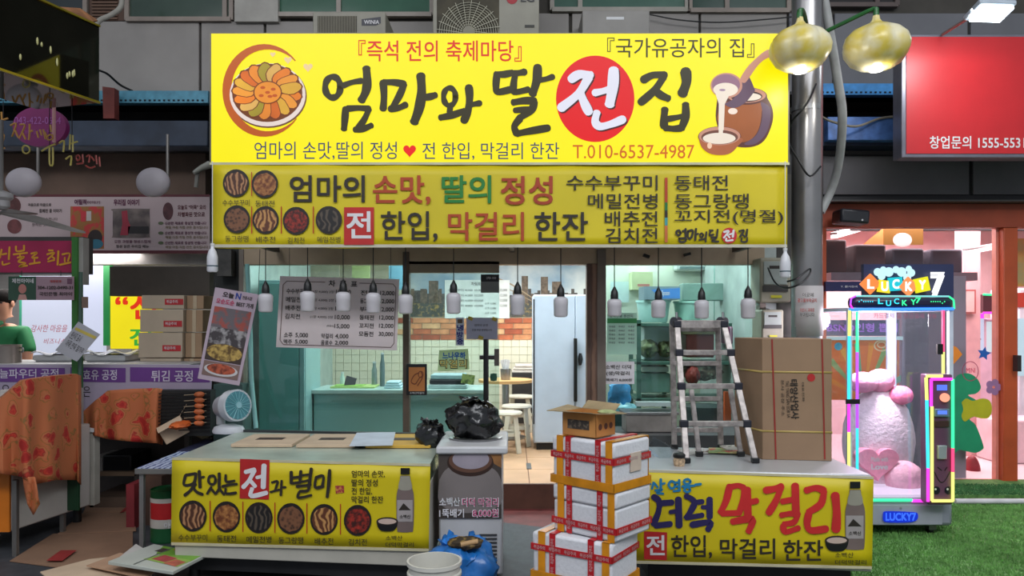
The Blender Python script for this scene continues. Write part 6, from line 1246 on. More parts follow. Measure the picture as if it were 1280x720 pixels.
for k in range(4): B().tube([Vector((-.05, -.285, 1.135-.018*k)), Vector((-.02, -.335, 1.13-.018*k)), Vector((.015, -.35, 1.125-.018*k))], lambda s_: .0095*(1-.25*s_), 8, 4).done('finger', skin, man, local=True)
B().tube([Vector((-.055, -.275, 1.14)), Vector((-.03, -.27, 1.165)), Vector((-.01, -.285, 1.17))], .011, 8, 3).done('thumb', skin, man, local=True)
B().prism([hc+Vector(q) for q in ((-.06, -.09, -.19), (.0, -.115, -.235), (.06, -.09, -.19), (.03, -.07, -.165), (-.03, -.07, -.165))], (0, .01, .004)).done('collar', M((20, 96, 52), .7), man, local=True)
t = thing('paper_cup', 'white cup held by the man in the green polo shirt', 'cup', (mx, MD-.30, 1.13)); B().lathe((0, 0, 0), [(.024, 0), (.03, .085), (.032, .085), (.027, .085), (.022, .005)], 18).done('cup', white, t, local=True)

# orange flowered cloths
fl_m = bpy.data.materials.new('flowered_cloth'); fl_m.use_nodes = True
N = fl_m.node_tree.nodes; L = fl_m.node_tree.links; bs_ = N['Principled BSDF']; bs_.inputs['Roughness'].default_value = .8
tc = N.new('ShaderNodeTexCoord'); v1 = N.new('ShaderNodeTexVoronoi'); v1.inputs['Scale'].default_value = 7.5; v1.inputs['Randomness'].default_value = .8
nz = N.new('ShaderNodeTexNoise'); nz.inputs['Scale'].default_value = 16; nz.inputs['Detail'].default_value = 4
ad = N.new('ShaderNodeMath'); ad.operation = 'MULTIPLY_ADD'; ad.inputs[1].default_value = .35
n3 = N.new('ShaderNodeTexNoise'); n3.inputs['Scale'].default_value = 9; vm = N.new('ShaderNodeVectorMath'); vm.operation = 'MULTIPLY_ADD'; vm.inputs[1].default_value = (.13, .13, .13); L.new(tc.outputs['Object'], n3.inputs['Vector']); L.new(n3.outputs['Color'], vm.inputs[0]); L.new(tc.outputs['Object'], vm.inputs[2]); L.new(vm.outputs[0], v1.inputs['Vector']); L.new(tc.outputs['Object'], nz.inputs['Vector']); L.new(nz.outputs['Fac'], ad.inputs[0]); L.new(v1.outputs['Distance'], ad.inputs[2])
cr = N.new('ShaderNodeValToRGB'); L.new(ad.outputs[0], cr.inputs['Fac']); e = cr.color_ramp.elements
e[0].position = .36; e[0].color = (*[lin(v) for v in (160, 32, 26)], 1); e[1].position = .66; e[1].color = (*[lin(v) for v in (176, 98, 58)], 1)
for ps, cl in ((.42, (190, 60, 42)), (.46, (150, 38, 28)), (.50, (182, 108, 68)), (.57, (178, 96, 54)), (.60, (120, 92, 48)), (.64, (180, 100, 50))):
    q = cr.color_ramp.elements.new(ps); q.color = (*[lin(v) for v in cl], 1)
L.new(cr.outputs['Color'], bs_.inputs['Base Color'])
def drape(name, lab, cols_, fold=.02, nf=3.2, rows=14, back=None):
    t = thing(name, lab, 'cloth', W(cols_[0][0], cols_[0][2], cols_[0][3])); n = 48; g = []
    def at(u):
        f_ = u*(len(cols_)-1); i = min(int(f_), len(cols_)-2); w_ = f_-i; return [cols_[i][k]*(1-w_)+cols_[i+1][k]*w_ for k in range(4)]
    for j in range(rows+1):
        row = []
        for i in range(n+1):
            px, y0, y1, D = at(i/n); v = j/rows; y = y0+(y1-y0)*v
            row.append(W(px, y, D+fold*(.3+v)*math.sin(i/n*PI*2*nf+.6*math.sin(v*3))-.012*math.sin(i*.9)*v))
        g.append(row)
    if back:
        top = [Vector((p_.x+back[0], p_.y+back[1], p_.z+back[2])) for p_ in g[0]]; g.insert(0, [(a_+b_)/2+Vector((0, 0, .03)) for a_, b_ in zip(top, g[0])]); g.insert(0, top)
    B().grid(g).done('cloth_sheet', fl_m, t, sol=.006); return t
drape('flowered_cloth', 'large orange cloth with red flowers thrown over the near stall fridge', [(-60, 520, 596, 4.75), (0, 500, 592, 4.72), (28, 476, 596, 4.72), (40, 474, 606, 4.76), (70, 470, 600, 5.0), (96, 468, 600, 5.28), (101, 470, 606, 5.36)], .03, 4.2, back=(-.25, .35, -.08))
t = thing('cloth_corner', 'hanging corner of the orange flowered cloth below its hem', 'cloth', W(38, 643, 4.7))
g = [[W(28+i*2.6+j*1.2, 596+j*(9.5-abs(i-3)*.9), 4.72+.015*math.sin(i*1.4+j)) for i in range(7)] for j in range(6)]
B().grid(g).done('cloth_sheet', fl_m, t, sol=.006)
drape('flowered_cloth', 'smaller orange flowered cloth hanging over the stall behind, next to the skewers', [(103, 515, 540, 5.62), (120, 500, 545, 5.62), (135, 488, 549, 5.62), (165, 486, 552, 5.62), (196, 485, 554, 5.62), (203, 486, 556, 5.66)], .025, 3.4)
# the fridge-like stall cabinet under the big cloth
t = thing('stall_cabinet', 'white chest cabinet with orange end under the big flowered cloth', 'cabinet', (-3.4, 5.1, 0))
xA, xB = X(15, 4.88), X(113, 5.56)
zc0, zc1 = Z(664, 4.88), 1.02
B().prism([(xA, 4.88, zc0), (xB, 5.56, zc0), (xB-.55, 5.7, zc0), (xA-.55, 4.88, zc0)], (0, 0, .60)).done('cabinet', M((172, 166, 160), .45, var=.04), t, bev=.01)
B().prism([(xA-.55, 4.86, zc0-.0), (xA-.004, 4.86, zc0), (xA-.004, 4.875, zc0), (xA-.55, 4.875, zc0)], (0, 0, .60)).done('orange_end_panel', M((206, 112, 18), .5, var=.06), t)
B().prism([(xA-.02, 4.95, zc0+.6), (xB-.05, 5.56, zc0+.6), (xB-.5, 5.66, zc0+.6), (xA-.5, 4.95, zc0+.6)], (0, 0, .26)).done('raised_lid', M((140, 134, 130), .5), t)
for px, D in ((19.5, 4.83), (78.5, 5.34)):
    B().box(X(px, D)-.014, X(px, D)+.014, D-.014, D+.014, 0, Z(600, D)).done('leg', M((120, 116, 112), .4, .6), t)
for px, D in ((105, 5.6), ): B().cyl((X(px, D)-.05, D, 0), (X(px, D)-.05, D, zc0), .03, n=12).done('leg', black, t)
B().boxc(W(92, 618, 5.35), (.08, .02, .22)).done('green_strip', M((20, 60, 34), .5), t)
t = thing('stained_panel', 'narrow white panel with orange stains right of the big flowered cloth', 'panel', W(107, 630, 5.58)); 
B().box(X(101, 5.58), X(116, 5.58), 5.6, 5.68, Z(632, 5.6), Z(537, 5.6)).done('panel_body', M((166, 162, 152), .5), t, bev=.004); B().box(X(100, 5.58), X(117, 5.58), 5.585, 5.69, Z(540, 5.6), Z(535, 5.6)).done('cap', white, t)
# grill with skewers behind
t = thing('skewer_rack', 'black grill rack with orange fish cake skewers under the lavender board', 'rack', W(230, 540, 5.7)); p = Pl(640, 5.66)
p.slab(B(), 197, 488, 263, 545, 0, .1).done('rack_back', M((22, 22, 22), .6, var=.3, scale=20), t)
for i in range(12): B().cyl(p.p(198, 492+i*4.3, .03), p.p(262, 489+i*4.3, .03), .004, n=6).done('bar', M((60, 58, 56), .35, .7), t)
for i in range(6): B().cyl(p.p(230, 494+i*7.2, .045), p.p(258, 492+i*7.2, .045), .0025, n=5).done('skewer_stick', M((170, 150, 120), .5), t); B().ell(p.p(249, 493+i*7.2, .05), (.038, .02, .02), 12, 8, lambda d: 1+.3*noise.noise(d*4+Vector((i, 0, 0)))).done('fish_cake', M((186, 96, 50), .55, var=.2, scale=14), t)
blob(219, 533, 11, 5, 5.5, M((206, 96, 40), .6, var=.2), 'orange_food_pile', 'orange fried food heap below the skewers', 'food', 3)
t = thing('lower_shelf', 'dark low shelf with black box under the stall behind the cardboard path', 'shelf', (X(145, 6.1), 6.1, 0))
B().box(X(112, 6.0), X(170, 6.0), 6.0, 6.5, Z(595, 6.0), Z(590, 6.0)).done('shelf_board', M((104, 84, 66), .6), t); B().box(X(112, 6.0), X(170, 6.0), 6.0, 6.5, .0, .10).done('shelf_board', M((84, 66, 54), .6), t); B().box(X(128, 6.05), X(164, 6.05), 6.05, 6.4, Z(590, 6.05), Z(569, 6.05)).done('black_box', black, t, bev=.01); B().box(X(112, 6.05), X(128, 6.05), 6.05, 6.4, Z(590, 6.05), Z(572, 6.05)).done('white_tray', M((150, 146, 140), .6), t)
for x in (X(112, 6.0), X(168, 6.0)): B().box(x, x+.03, 6.0, 6.04, 0, Z(590, 6)).done('leg', M((60, 54, 50), .5), t)
# table with newspaper
tt = thing('steel_table', 'low steel table with blue white newspaper on it beside the left counter', 'table', (X(200, 5.3), 5.4, 0))
tzt = .55; ya, yb = 4.85, 6.0; xa = X(168, 4.85)
tl = [(xa, ya), (xa+.46, ya), (xa+.46, yb), (xa+.0, yb)]
B().prism([(x, y, tzt-.035) for x, y in tl], (0, 0, .035)).done('tabletop', M((120, 118, 114), .4, .5), tt, bev=.003)
for x, y in ((xa+.02, ya+.02), (xa+.43, ya+.02), (xa+.02, yb-.04), (xa+.43, yb-.04)): B().box(x, x+.028, y, y+.028, 0, tzt-.035).done('leg', M((130, 128, 126), .4, .6), tt)
t = thing('newspaper', 'blue and white newspaper sheet spread on the near end of the steel table', 'newspaper', (xa+.2, ya+.3, tzt)); B().box(xa+.01, xa+.455, ya+.01, ya+.62, tzt, tzt+.004).done('sheet', M((176, 184, 204), .6, kind='wave', scale=9, dist=7, col2=(50, 66, 120), lo=.55, hi=.7), t)
t = thing('blue_cloth', 'dark navy cloth covering the far end of the steel table', 'cloth', (xa+.2, yb-.3, tzt)); B().box(xa-.005, xa+.465, ya+.62, yb, tzt, tzt+.008).done('sheet', M((34, 36, 66), .7, var=.1), t, bev=.003)
t = thing('green_can', 'green tin can with a red label under the steel table', 'can', (X(207, 5.25), 5.25, 0)); c = Vector((X(210, 5.2), 5.2, 0)); R = .11
B().lathe(c, [(R, 0), (R*1.02, .008), (R, .016), (R, .34), (R*1.02, .35), (R*.98, .352), (R*.96, .34)], 32).done('can_body', M((26, 92, 50), .35, .3), t); 
b = B(); b.grid([[c+Vector((R*1.01*math.sin(a), -R*1.01*math.cos(a), z)) for a in [math.radians(-70+i*10) for i in range(15)]] for z in (.10, .30)]); b.done('label_wrap', M((196, 190, 180), .4), t)
b = B(); b.grid([[c+Vector((R*1.02*math.sin(a), -R*1.02*math.cos(a), z)) for a in [math.radians(-50+i*10) for i in range(10)]] for z in (.16, .27)]); b.done('red_patch', M((186, 30, 34), .4), t); T(Pl(640, 5.2-R*1.03), '아', (205, 653, 213, 661), inkwhite, t, .03, .004)
B().box(X(162, 5.5), X(172, 5.5), 5.45, 5.9, 0, .32).done('red_carton', M((120, 34, 40), .6, var=.1), label='dark red carton standing behind the front leg of the steel table', cat='box')
B().box(X(182, 5.6), X(206, 5.6), 5.55, 5.95, 0, .36).done('dark_carton', M((74, 52, 40), .7, var=.15), label='dark brown carton in the shade under the steel table', cat='box')
def opencarton(px, py, D, w_, d_, h_, rot, lab, m_):
    t = thing('open_carton', lab, 'box', W(px, py, D), rot); b = B()
    for q in ((-w_/2, w_/2, -d_/2, -d_/2+.004), (-w_/2, w_/2, d_/2-.004, d_/2), (-w_/2, -w_/2+.004, -d_/2, d_/2), (w_/2-.004, w_/2, -d_/2, d_/2)): b.box(*q, 0, h_)
    b.box(-w_/2, w_/2, -d_/2, d_/2, 0, .004).done('carton_body', m_, t, local=True)
    B().prism([(-w_/2, -d_/2, h_), (w_/2, -d_/2, h_), (w_/2, -d_/2-.07, h_-.03), (-w_/2, -d_/2-.07, h_-.03)], (0, 0, .003)).done('flap', m_, t, local=True); B().prism([(w_/2, -d_/2, h_), (w_/2, d_/2, h_), (w_/2+.08, d_/2, h_+.05), (w_/2+.08, -d_/2, h_+.05)], (0, 0, .003)).done('flap', m_, t, local=True)
    return t
opencarton(223, 562, 5.7, .18, .16, .14, (0, -.5, .4), 'pale open carton tipped over on the table behind the newspaper', cardpale).location.z = tzt+.075
opencarton(248, 560, 6.0, .2, .18, .17, (0, .35, -.2), 'olive brown open carton leaning beside the desk fan', M((120, 110, 84), .7, var=.1)).location.z = tzt+.06
# cardboard laid on the ground
def G(px, py, z=0): D = (CH-z)*F/(py-HY); return Vector((X(px, D), D, z))
gc = M((134, 102, 80), .8, var=.1, scale=3); k = 0
for pts, lab in (([(12, 702), (66, 668), (166, 665), (166, 700), (88, 712)], 'flattened brown cardboard sheet with a red strip, nearest on the left path'), ([(72, 668), (106, 640), (168, 638), (170, 664)], 'flattened cardboard sheet in the middle of the left path'), ([(104, 641), (116, 617), (176, 618), (172, 640)], 'flattened cardboard sheet farthest up the left path')):
    t = thing('cardboard_sheet', lab, 'cardboard', G(*pts[0]), group='flattened cardboard laid on the stall path'); B().prism([G(*q, .003+.006*k) for q in pts], (0, 0, .005)).done('sheet', gc, t); k += 1
    if k == 1: B().prism([G(58, 701, .02), G(76, 688, .02), G(96, 688, .02), G(78, 701, .02)], (0, 0, .002)).done('red_strip', M((140, 40, 38), .6), t)
    if k == 3: B().prism([G(150, 641, .02), G(168, 636, .02), G(172, 624, .02), G(163, 628, .02)], (0, 0, .002)).done('red_strip', M((140, 40, 38), .6), t)
# flattened cartons in the front left corner
def fsheet(pts, z, m_, name, lab, th=.006, gp='flattened cartons at the foot of the left counter'):
    t = thing(name, lab, 'cardboard', G(*pts[0], z), group=gp); B().prism([G(*q, z) for q in pts], (0, 0, th)).done('sheet', m_, t); return t
def G2(px, py, D, z): return Vector((X(px, D), D, z))
fsheet([(50, 716), (112, 700), (170, 694), (190, 720), (80, 740)], .06, cardpale, 'flat_carton', 'pale flattened carton at the very front left')
fsheet([(108, 708), (150, 692), (206, 706), (182, 724)], .085, M((176, 140, 112), .75, var=.06), 'flat_carton', 'tan flattened carton tucked under the green printed one')
t = fsheet([(150, 697), (170, 681), (188, 692), (166, 704)], .12, M((190, 186, 180), .7), 'flat_carton', 'small grey white carton flap standing up behind the green printed carton')
t = thing('produce_carton', 'flattened white and green produce carton with red meat print on top of the pile', 'cardboard', G(190, 700, .13)); 
P_ = [G(135, 706, .13), G(192, 684, .13), G(260, 696, .13), G(216, 719, .13)]
B().prism(P_, (0, 0, .02)).done('carton_body', M((176, 180, 170), .5, kind='noise', scale=3, var=.06), t, bev=.003)
def PQ(u, v): return (P_[0]*(1-u)+P_[3]*u)*(1-v)+(P_[1]*(1-u)+P_[2]*u)*v+Vector((0, 0, .0215))
def pq(q, m_, dz=0, name='print'): B().add([PQ(*a)+Vector((0, 0, dz)) for a in q], [tuple(range(len(q)))]).done(name, m_, t, flat=True)
pq([(.35, .6), (.98, .5), (.98, .98), (.2, .98)], M((104, 150, 50), .5, var=.15)); pq([(.35, .3), (.95, .2), (.98, .55), (.45, .62)], M((130, 160, 70), .5, var=.15), .0004)
pq([(.45, .35), (.7, .3), (.75, .55), (.5, .6)], M((150, 60, 60), .5, var=.25, scale=20), .0008); pq([(.7, .25), (.92, .2), (.95, .45), (.76, .5)], M((176, 90, 70), .5, var=.25, scale=20), .0008); pq([(.25, .7), (.4, .68), (.42, .86), (.28, .88)], M((60, 50, 46), .5), .0008); pq([(.45, .88), (.6, .86), (.62, .97), (.48, .98)], M((176, 36, 30), .5), .0008); pq([(.38, .02), (.4, .02), (.4, .98), (.38, .98)], M((90, 96, 90), .5), .001, 'fold_line')
# mat on the ground by the step
B().prism([G(610, 652, .008), G(692, 662, .008), G(700, 740, .008), G(560, 740, .008)], (0, 0, .008)).done('rubber_mat', M((66, 70, 76), .6, var=.15, scale=12, bump=.3), label='grey rubber mat on the ground between cooler and styrofoam boxes', cat='mat')

# ================================================================ CLAW MACHINE AND GAME SHOP
cm_ = thing('claw_machine', 'claw machine with coloured light strips, topped by bright playful lettering', 'arcade machine', (2.66, 5.6, .02))
x0, x1, ya, yb = X(1060, 5.2), X(1192, 5.2), 5.2, 6.0
mt = M((150, 152, 166), .35, .2, var=.04)
B().box(x0, x1, ya, yb, .085, .28).done('base_cabinet', mt, cm_, bev=.03)
CMP = Pl(640, 5.2)
CMP.slab(B(), 1076, 631, 1178, 656, .004, .006).done('access_panel', M((160, 162, 172), .4), cm_, bev=.002)
B().cyl(CMP.p(1126, 635, .01), CMP.p(1126, 635, 0), .008, n=12).done('lock', steel, cm_)
for x in (x0+.1, x1-.12):
    for y in (ya+.08, yb-.08): B().cyl((x-.012, y, .045), (x+.012, y, .045), .03, n=16).done('caster', black, cm_); 
for x in (x0+.1, x1-.12): B().box(x-.02, x+.03, ya+.05, ya+.11, .05, .086).done('caster_fork', steel, cm_)
B().box(x0+.01, x1-.01, yb-.02, yb, .28, 1.57).done('rear_frame', glass((.93, .95, .97), .05), cm_)
wfr = M((190, 200, 214), .35)
for x, y in ((x0, ya), (x1-.03, ya), (x0, yb-.03), (x1-.07, yb-.03)): B().box(x, x+(.03 if y == ya else .07), y, y+.03, .27, 1.57).done('frame_post', wfr, cm_, bev=.003)
B().box(x0, x1, ya, yb, 1.56, 1.585).done('roof_panel', wfr, cm_, bev=.004)
B().box(x0, x0+.004, ya+.03, yb-.03, .28, 1.56).done('side_glass', glass((.93, .95, .97), .08), cm_); B().box(x0+.03, x1-.17, ya+.004, ya+.009, .28, 1.56).done('front_glass', glass((.93, .95, .97), .08), cm_); B().box(x1-.004, x1, ya+.03, yb-.03, .28, 1.56).done('side_glass', glass((.93, .95, .97), .08), cm_)
B().box(x0+.02, x1-.02, ya+.02, yb-.02, .281, .30).done('glow_prize_floor', EM((236, 215, 240), .9), cm_)  # floor is no lamp; its glow is added to brighten the machine inside
# control column
cx0, cx1 = X(1160, 5.1), X(1191, 5.1)
cc = B().box(cx0, cx1, 5.1, 5.2, .26, Z(468, 5.1)).done('control_column', M((96, 60, 84), .4, var=.15, scale=3), cm_, bev=.01); q_ = Pl(640, 5.1)
rect(q_, 1171, 481, 1184, 488, EM((90, 120, 255), 1.1), cc, .002, 'screen'); B().cyl(q_.p(1181, 497, .02), q_.p(1181, 497, 0), .03, n=20).done('push_button', EM((255, 160, 130), 1.2), cc); q_.slab(B(), 1169, 511, 1187, 521, .02, .03).done('coin_slot', M((130, 150, 176), .3, .6), cc, bev=.004); rect(q_, 1172, 513, 1184, 518, EM((100, 140, 255), .9), cc, .022, 'screen')
q_.slab(B(), 1169, 526, 1187, 534, .01, .02).done('coin_tray', M((60, 30, 26), .5), cc, bev=.003); q_.slab(B(), 1173, 557, 1184, 574, .02, .03).done('lock_plate', M((190, 196, 200), .3, .6), cc, bev=.004)
strokes(q_, [[.9, (1168, 590), (1175, 602), (1181, 601), (1188, 589)], [.9, (1172, 584), (1177, 588)], [.9, (1184, 584), (1181, 588)]], black, cc, .003, 'line_drawing')
for x in (1170.5, 1185.5): disc(q_, x, 613, 4.6, 5, M((22, 20, 36), .3), cc, .004, 'dot'); disc(q_, x-1, 611.5, 1.4, 1.4, white, cc, .005, 'dot', 10)
def led(segs, r_=.010):
    for p0, p1, col, s_ in segs: B().cyl(p0, p1, r_, n=8).done('light_strip', EM(col, s_), cm_)
cyan, mag, grn, yel, pnk, vio, blu = (60, 225, 255), (255, 60, 230), (60, 255, 160), (235, 245, 120), (255, 70, 120), (190, 80, 255), (60, 140, 255)
def LP(x, y, D=5.19): return W(x, y, D)
S_ = 1.5
led([(LP(1062, 388), LP(1061.5, 420), yel, S_), (LP(1061.5, 420), LP(1061, 500), cyan, S_), (LP(1061, 500), LP(1061, 540), mag, S_), (LP(1061, 540), LP(1061, 627), yel, S_),
     (LP(1071.5, 388, 5.4), LP(1071.5, 440, 5.4), grn, S_), (LP(1071.5, 440, 5.4), LP(1071.5, 535, 5.4), vio, S_), (LP(1071.5, 535, 5.4), LP(1071.5, 610, 5.4), cyan, S_),
     (LP(1179, 388), LP(1179, 440), pnk, S_), (LP(1179, 440), LP(1179, 468), yel, S_), (LP(1158, 470, 5.09), LP(1178, 470, 5.09), yel, S_), (LP(1157.5, 472, 5.09), LP(1158.5, 500, 5.09), yel, S_), (LP(1158.5, 500, 5.09), LP(1160, 585, 5.09), cyan, S_), (LP(1160, 585, 5.09), LP(1160, 627, 5.09), mag, S_),
     (LP(1164, 474, 5.085), LP(1190, 474, 5.085), mag, S_), (LP(1164, 474, 5.085), LP(1164, 508, 5.085), mag, S_), (LP(1191, 474, 5.085), LP(1191, 560, 5.085), grn, S_), (LP(1191, 560, 5.085), LP(1191, 590, 5.085), pnk, S_), (LP(1191, 590, 5.085), LP(1191, 626, 5.085), yel, S_), (LP(1165, 626, 5.085), LP(1191, 626, 5.085), yel, S_), (LP(1165, 508, 5.085), LP(1165, 626, 5.085), yel, S_),
     (LP(1063, 625), LP(1140, 625), grn, S_), (LP(1140, 626), LP(1160, 626), mag, S_), (LP(1062, 387), LP(1192, 386), blu, S_)])
# marquee
B().box(x0+.03, x1+.0, ya-.01, ya+.10, Z(386, 5.2), Z(371, 5.2)).done('marquee', M((28, 24, 56), .3), cm_, bev=.03); q2 = Pl(640, ya-.012)
mq = [(1066, 386), (1063, 381), (1064, 373), (1070, 370), (1186, 370.5), (1192, 375), (1193, 386)]
for k, (a_, b_) in enumerate(zip(mq, mq[1:])): B().cyl(q2.p(*a_), q2.p(*b_), .006, n=6).done('light_strip', EM((mag, vio, vio, (120, 200, 200), grn, grn)[k], 1.3), cm_)
for ch_, x, y, col in (('L', 1100, 373, cyan), ('U', 1110, 375.5, cyan), ('C', 1120, 373, cyan), ('K', 1130, 375, grn), ('Y', 1141, 374, grn), ('7', 1147, 372, grn)): T(q2, ch_, (x-2.5, y, x+4, y+7), EM(col, 1.3), cm_, .03, .004)
for k in range(7): disc(q2, 1074+k*2.8, 377+(k == 1)*-2, .8, .8, EM(cyan, 1.2), cm_, .004, 'light_dot', 8); disc(q2, 1164+k*2.8, 377+(k == 5)*2, .8, .8, EM(grn, 1.2), cm_, .004, 'light_dot', 8)
# topper letters
tp_ = Pl(640, 5.3)
B().box(X(1078, 5.34), X(1190, 5.34), 5.32, 5.36, Z(372, 5.3)-.0, Z(330, 5.3)).done('topper_board', M((44, 50, 84), .3), cm_)
for k, (cx_, cy_2, r_, ang, col) in enumerate(((1088.5, 355, 11.5, 45, (250, 140, 70)), (1106, 358, 9.5, 8, (245, 225, 40)), (1120, 355, 10.5, -4, (30, 200, 215)), (1136, 358, 11, 42, (250, 150, 90)), (1153, 356, 11, -12, (235, 230, 30)))):
    a = math.radians(ang); q = [(cx_+r_*(c_*math.cos(a)-s_*math.sin(a)), cy_2+r_*(c_*math.sin(a)+s_*math.cos(a))) for c_, s_ in ((-.8, -.8), (.8, -.8), (.8, .8), (-.8, .8))]
    B().prism([tp_.p(*v, .01+.004*k) for v in q], (0, .02, 0)).done('letter_tile', EM(col, .95), cm_)
    T(tp_, 'LUCKY'[k], (cx_-4.5, cy_2-6, cx_+4.5, cy_2+6), EM((255, 255, 255), 1.1), cm_, .06, .012+.004*k)
T(tp_, '7', (1163, 340, 1181, 371), EM((250, 250, 255), 1.15), cm_, .09, .02)
for x, y, r_ in ((1097, 340, 5), (1104, 337, 4), (1111, 340, 6), (1120, 337, 4.5), (1127, 340, 6), (1136, 336, 4), (1139, 341, 5), (1102, 345, 5), (1134, 347, 5)): disc(tp_, x, y, r_, r_, EM((200, 240, 250), 1.0), cm_, .008+.0004*x % .003, 'cloud_shape', 18)
# LUCKY badge on base
q3 = Pl(640, 5.19); flatpoly(q3, pth([(1104, 642), (1108, 639), (1140, 640), (1147, 642), (1146, 650), (1135, 653), (1110, 653), (1104, 650), (1104, 642)]), EM((20, 50, 200), .9), cm_, .006, 'badge'); T(q3, 'LUCKY7', (1107, 641, 1145, 651), EM((60, 110, 255), 1.1), cm_, .05, .008)
rect(Pl(640, 5.17), 1057, 499, 1075, 505, black, cm_, .0, 'latch'); CMP.slab(B(), 1172, 430, 1179, 443, .02, .02).done('latch', black, cm_); CMP.slab(B(), 1153, 573, 1159, 584, .02, .02).done('latch', M((30, 26, 60), .4), cm_)
T(Pl(640, 5.215), '카드결제 및 현금결제 가능', (1092, 391, 1171, 398), M((150, 90, 110), .4), cm_, .02, .002)
# soft cushions inside (generic)
pf = M((236, 214, 222), .9, var=.05, scale=40, bump=.5); pf2 = M((226, 150, 176), .9, var=.05, scale=40, bump=.4)
def cushion(px, py, rx, ry, D, m_, lab, name='plush_cushion', dep=.14, f=None, seed=0):
    c = W(px, py, D); t = thing(name, lab, 'cushion', c-Vector((0, 0, ry*D/F)))
    B().ell(c, (rx*D/F, dep, ry*D/F), 32, 20, f or (lambda d: 1+.05*noise.noise(d*5+Vector((seed, 0, 0))))).done('cushion_body', m_, t); return t
cushion(1098, 552, 44, 68, 5.68, pf, 'huge fluffy white pink round cushion filling the claw machine', dep=.17)
cushion(1078, 478, 19, 13, 5.6, pf2, 'pink fluffy oval cushion at the top left of the big white one', seed=2, dep=.1); cushion(1100, 476, 17, 15, 5.66, pf2, 'pink fluffy cushion on top beside the light strips', seed=4, dep=.1); cushion(1126, 494, 14, 12, 5.6, M((240, 130, 165), .9, var=.08, scale=30, bump=.5), 'small rose pink pompom cushion at the upper right inside the machine', seed=5, dep=.09)
t = thing('heart_cushion', 'pink heart shaped cushion with white stitched words inside the claw machine', 'cushion', W(1099, 600, 5.46)); hq = Pl(640, 5.46)
hpts = [(1098+26*math.sin(a)**3, 578-21*(13*math.cos(a)-5*math.cos(2*a)-2*math.cos(3*a)-math.cos(4*a))/15) for a in [2*PI*i/36 for i in range(36)]]
b = B(); b.prism([hq.p(*v) for v in hpts], (0, .08, 0)); b.done('cushion_body', M((238, 150, 172), .85, bump=.3, scale=30), t, bev=.02); T(hq, 'Made with', (1089, 571, 1110, 577), inkwhite, t, .02, .003); T(hq, 'Love', (1089, 580, 1110, 587), inkwhite, t, .04, .003)
cushion(1130, 598, 23, 22, 5.5, M((242, 186, 200), .9, bump=.4, scale=30), 'round pale pink cushion resting at the lower right inside the machine', seed=7, dep=.11); cushion(1072, 606, 17, 15, 5.45, M((245, 205, 225), .9, bump=.4, scale=30), 'pale pink cushion low at the left inside the machine', seed=8, dep=.09)
point('claw_machine_light', (2.62, 5.45, 1.5), 60, (1, .85, .95), .1)
# things behind: posters and machines in the game shop
t = thing('orange_poster', 'orange poster with coloured rays, stars and rings inside the shop window', 'poster', W(1078, 490, 6.95)); p = Pl(640, 6.95)
p.slab(B(), 1030, 424, 1124, 500, 0, .02).done('poster_sheet', M((236, 140, 66), .5, var=.05), t)
for k in range(8):
    a0_, a1_ = math.radians(-160+k*19), math.radians(-153+k*19); flatpoly(p, [(1080, 498), (1080+80*math.cos(a0_)*.7, 498+78*math.sin(a0_)*.9), (1080+80*math.cos(a1_)*.7, 498+78*math.sin(a1_)*.9)], M(((250, 170, 60), (150, 200, 120), (245, 190, 80), (120, 200, 150))[k % 4], .5), t, .002, 'ray_print')
def star(cx, cy, r_, rot=0): return [(cx+(r_ if i % 2 == 0 else r_*.48)*math.sin(rot+PI*i/5), cy-(r_ if i % 2 == 0 else r_*.48)*math.cos(rot+PI*i/5)) for i in range(10)]
flatpoly(p, star(1114, 456, 7), M((230, 50, 100), .5), t, .004, 'star_print'); disc(p, 1048, 433, 5, 5, M((80, 190, 210), .5), t, .004, 'dot_print', 12)
strokes(p, [[1.6]+ring(1102, 432, 9, 6.5), [1.4]+ring(1102, 431, 5, 3.5)], M((235, 225, 170), .5), t, .004, 'ring_print')
t = thing('window_banner', 'dark grey window banner with coloured word bubbles above the orange poster', 'banner', W(1078, 421, 6.93)); p = Pl(640, 6.93)
p.slab(B(), 1030, 400, 1124, 420, 0, .01).done('banner_sheet', M((96, 104, 130), .5), t); T(p, 'BSND인형 뽑기', (1034, 404, 1122, 415), EM((190, 140, 240), .8), t, .03, .003)
B().box(X(1028, 6.9), X(1126, 6.9), 6.86, 6.9, Z(425, 6.9), Z(420.5, 6.9)).done('white_rail', EM((200, 240, 235), .8), label='pale glowing rail between the window banner and the orange poster', cat='rail')
B().box(X(1126, 6.95), X(1206, 6.95), 6.93, 7.03, .06, Z(345, 6.95)).done('wall_game_partition', M((142, 144, 154), .5, var=.04, scale=2), kind='structure')
for x_0, x_1, y_0, m_ in ((1065, 1105, 306, (74, 58, 56)), (1112, 1152, 311, (52, 52, 60)), (1160, 1200, 312, (60, 58, 70)), (1028, 1056, 300, (64, 40, 36))): B().box(X(x_0, 7.3), X(x_1, 7.3), 7.25, 7.7, Z(342, 7.3), Z(y_0, 7.3)).done('dark_carton', M(m_, .6, var=.2, scale=5), bev=.02, label={1065: 'brownish dark carton on the shelf above the navy board in the game shop', 1112: 'near black carton on the shelf above the bright machine lettering', 1160: 'slate dark carton at the right end of the game shop shelf', 1028: 'reddish dark carton at the left end of the game shop shelf'}[x_0], cat='box', group='dark cartons on the game shop shelf')
B().box(X(1028, 7.3), X(1206, 7.3), 7.1, 7.8, Z(352, 7.3), Z(342, 7.3)).done('storage_shelf', M((110, 108, 118), .5), label='grey shelf slab carrying the dark boxes in the game shop', cat='shelf')
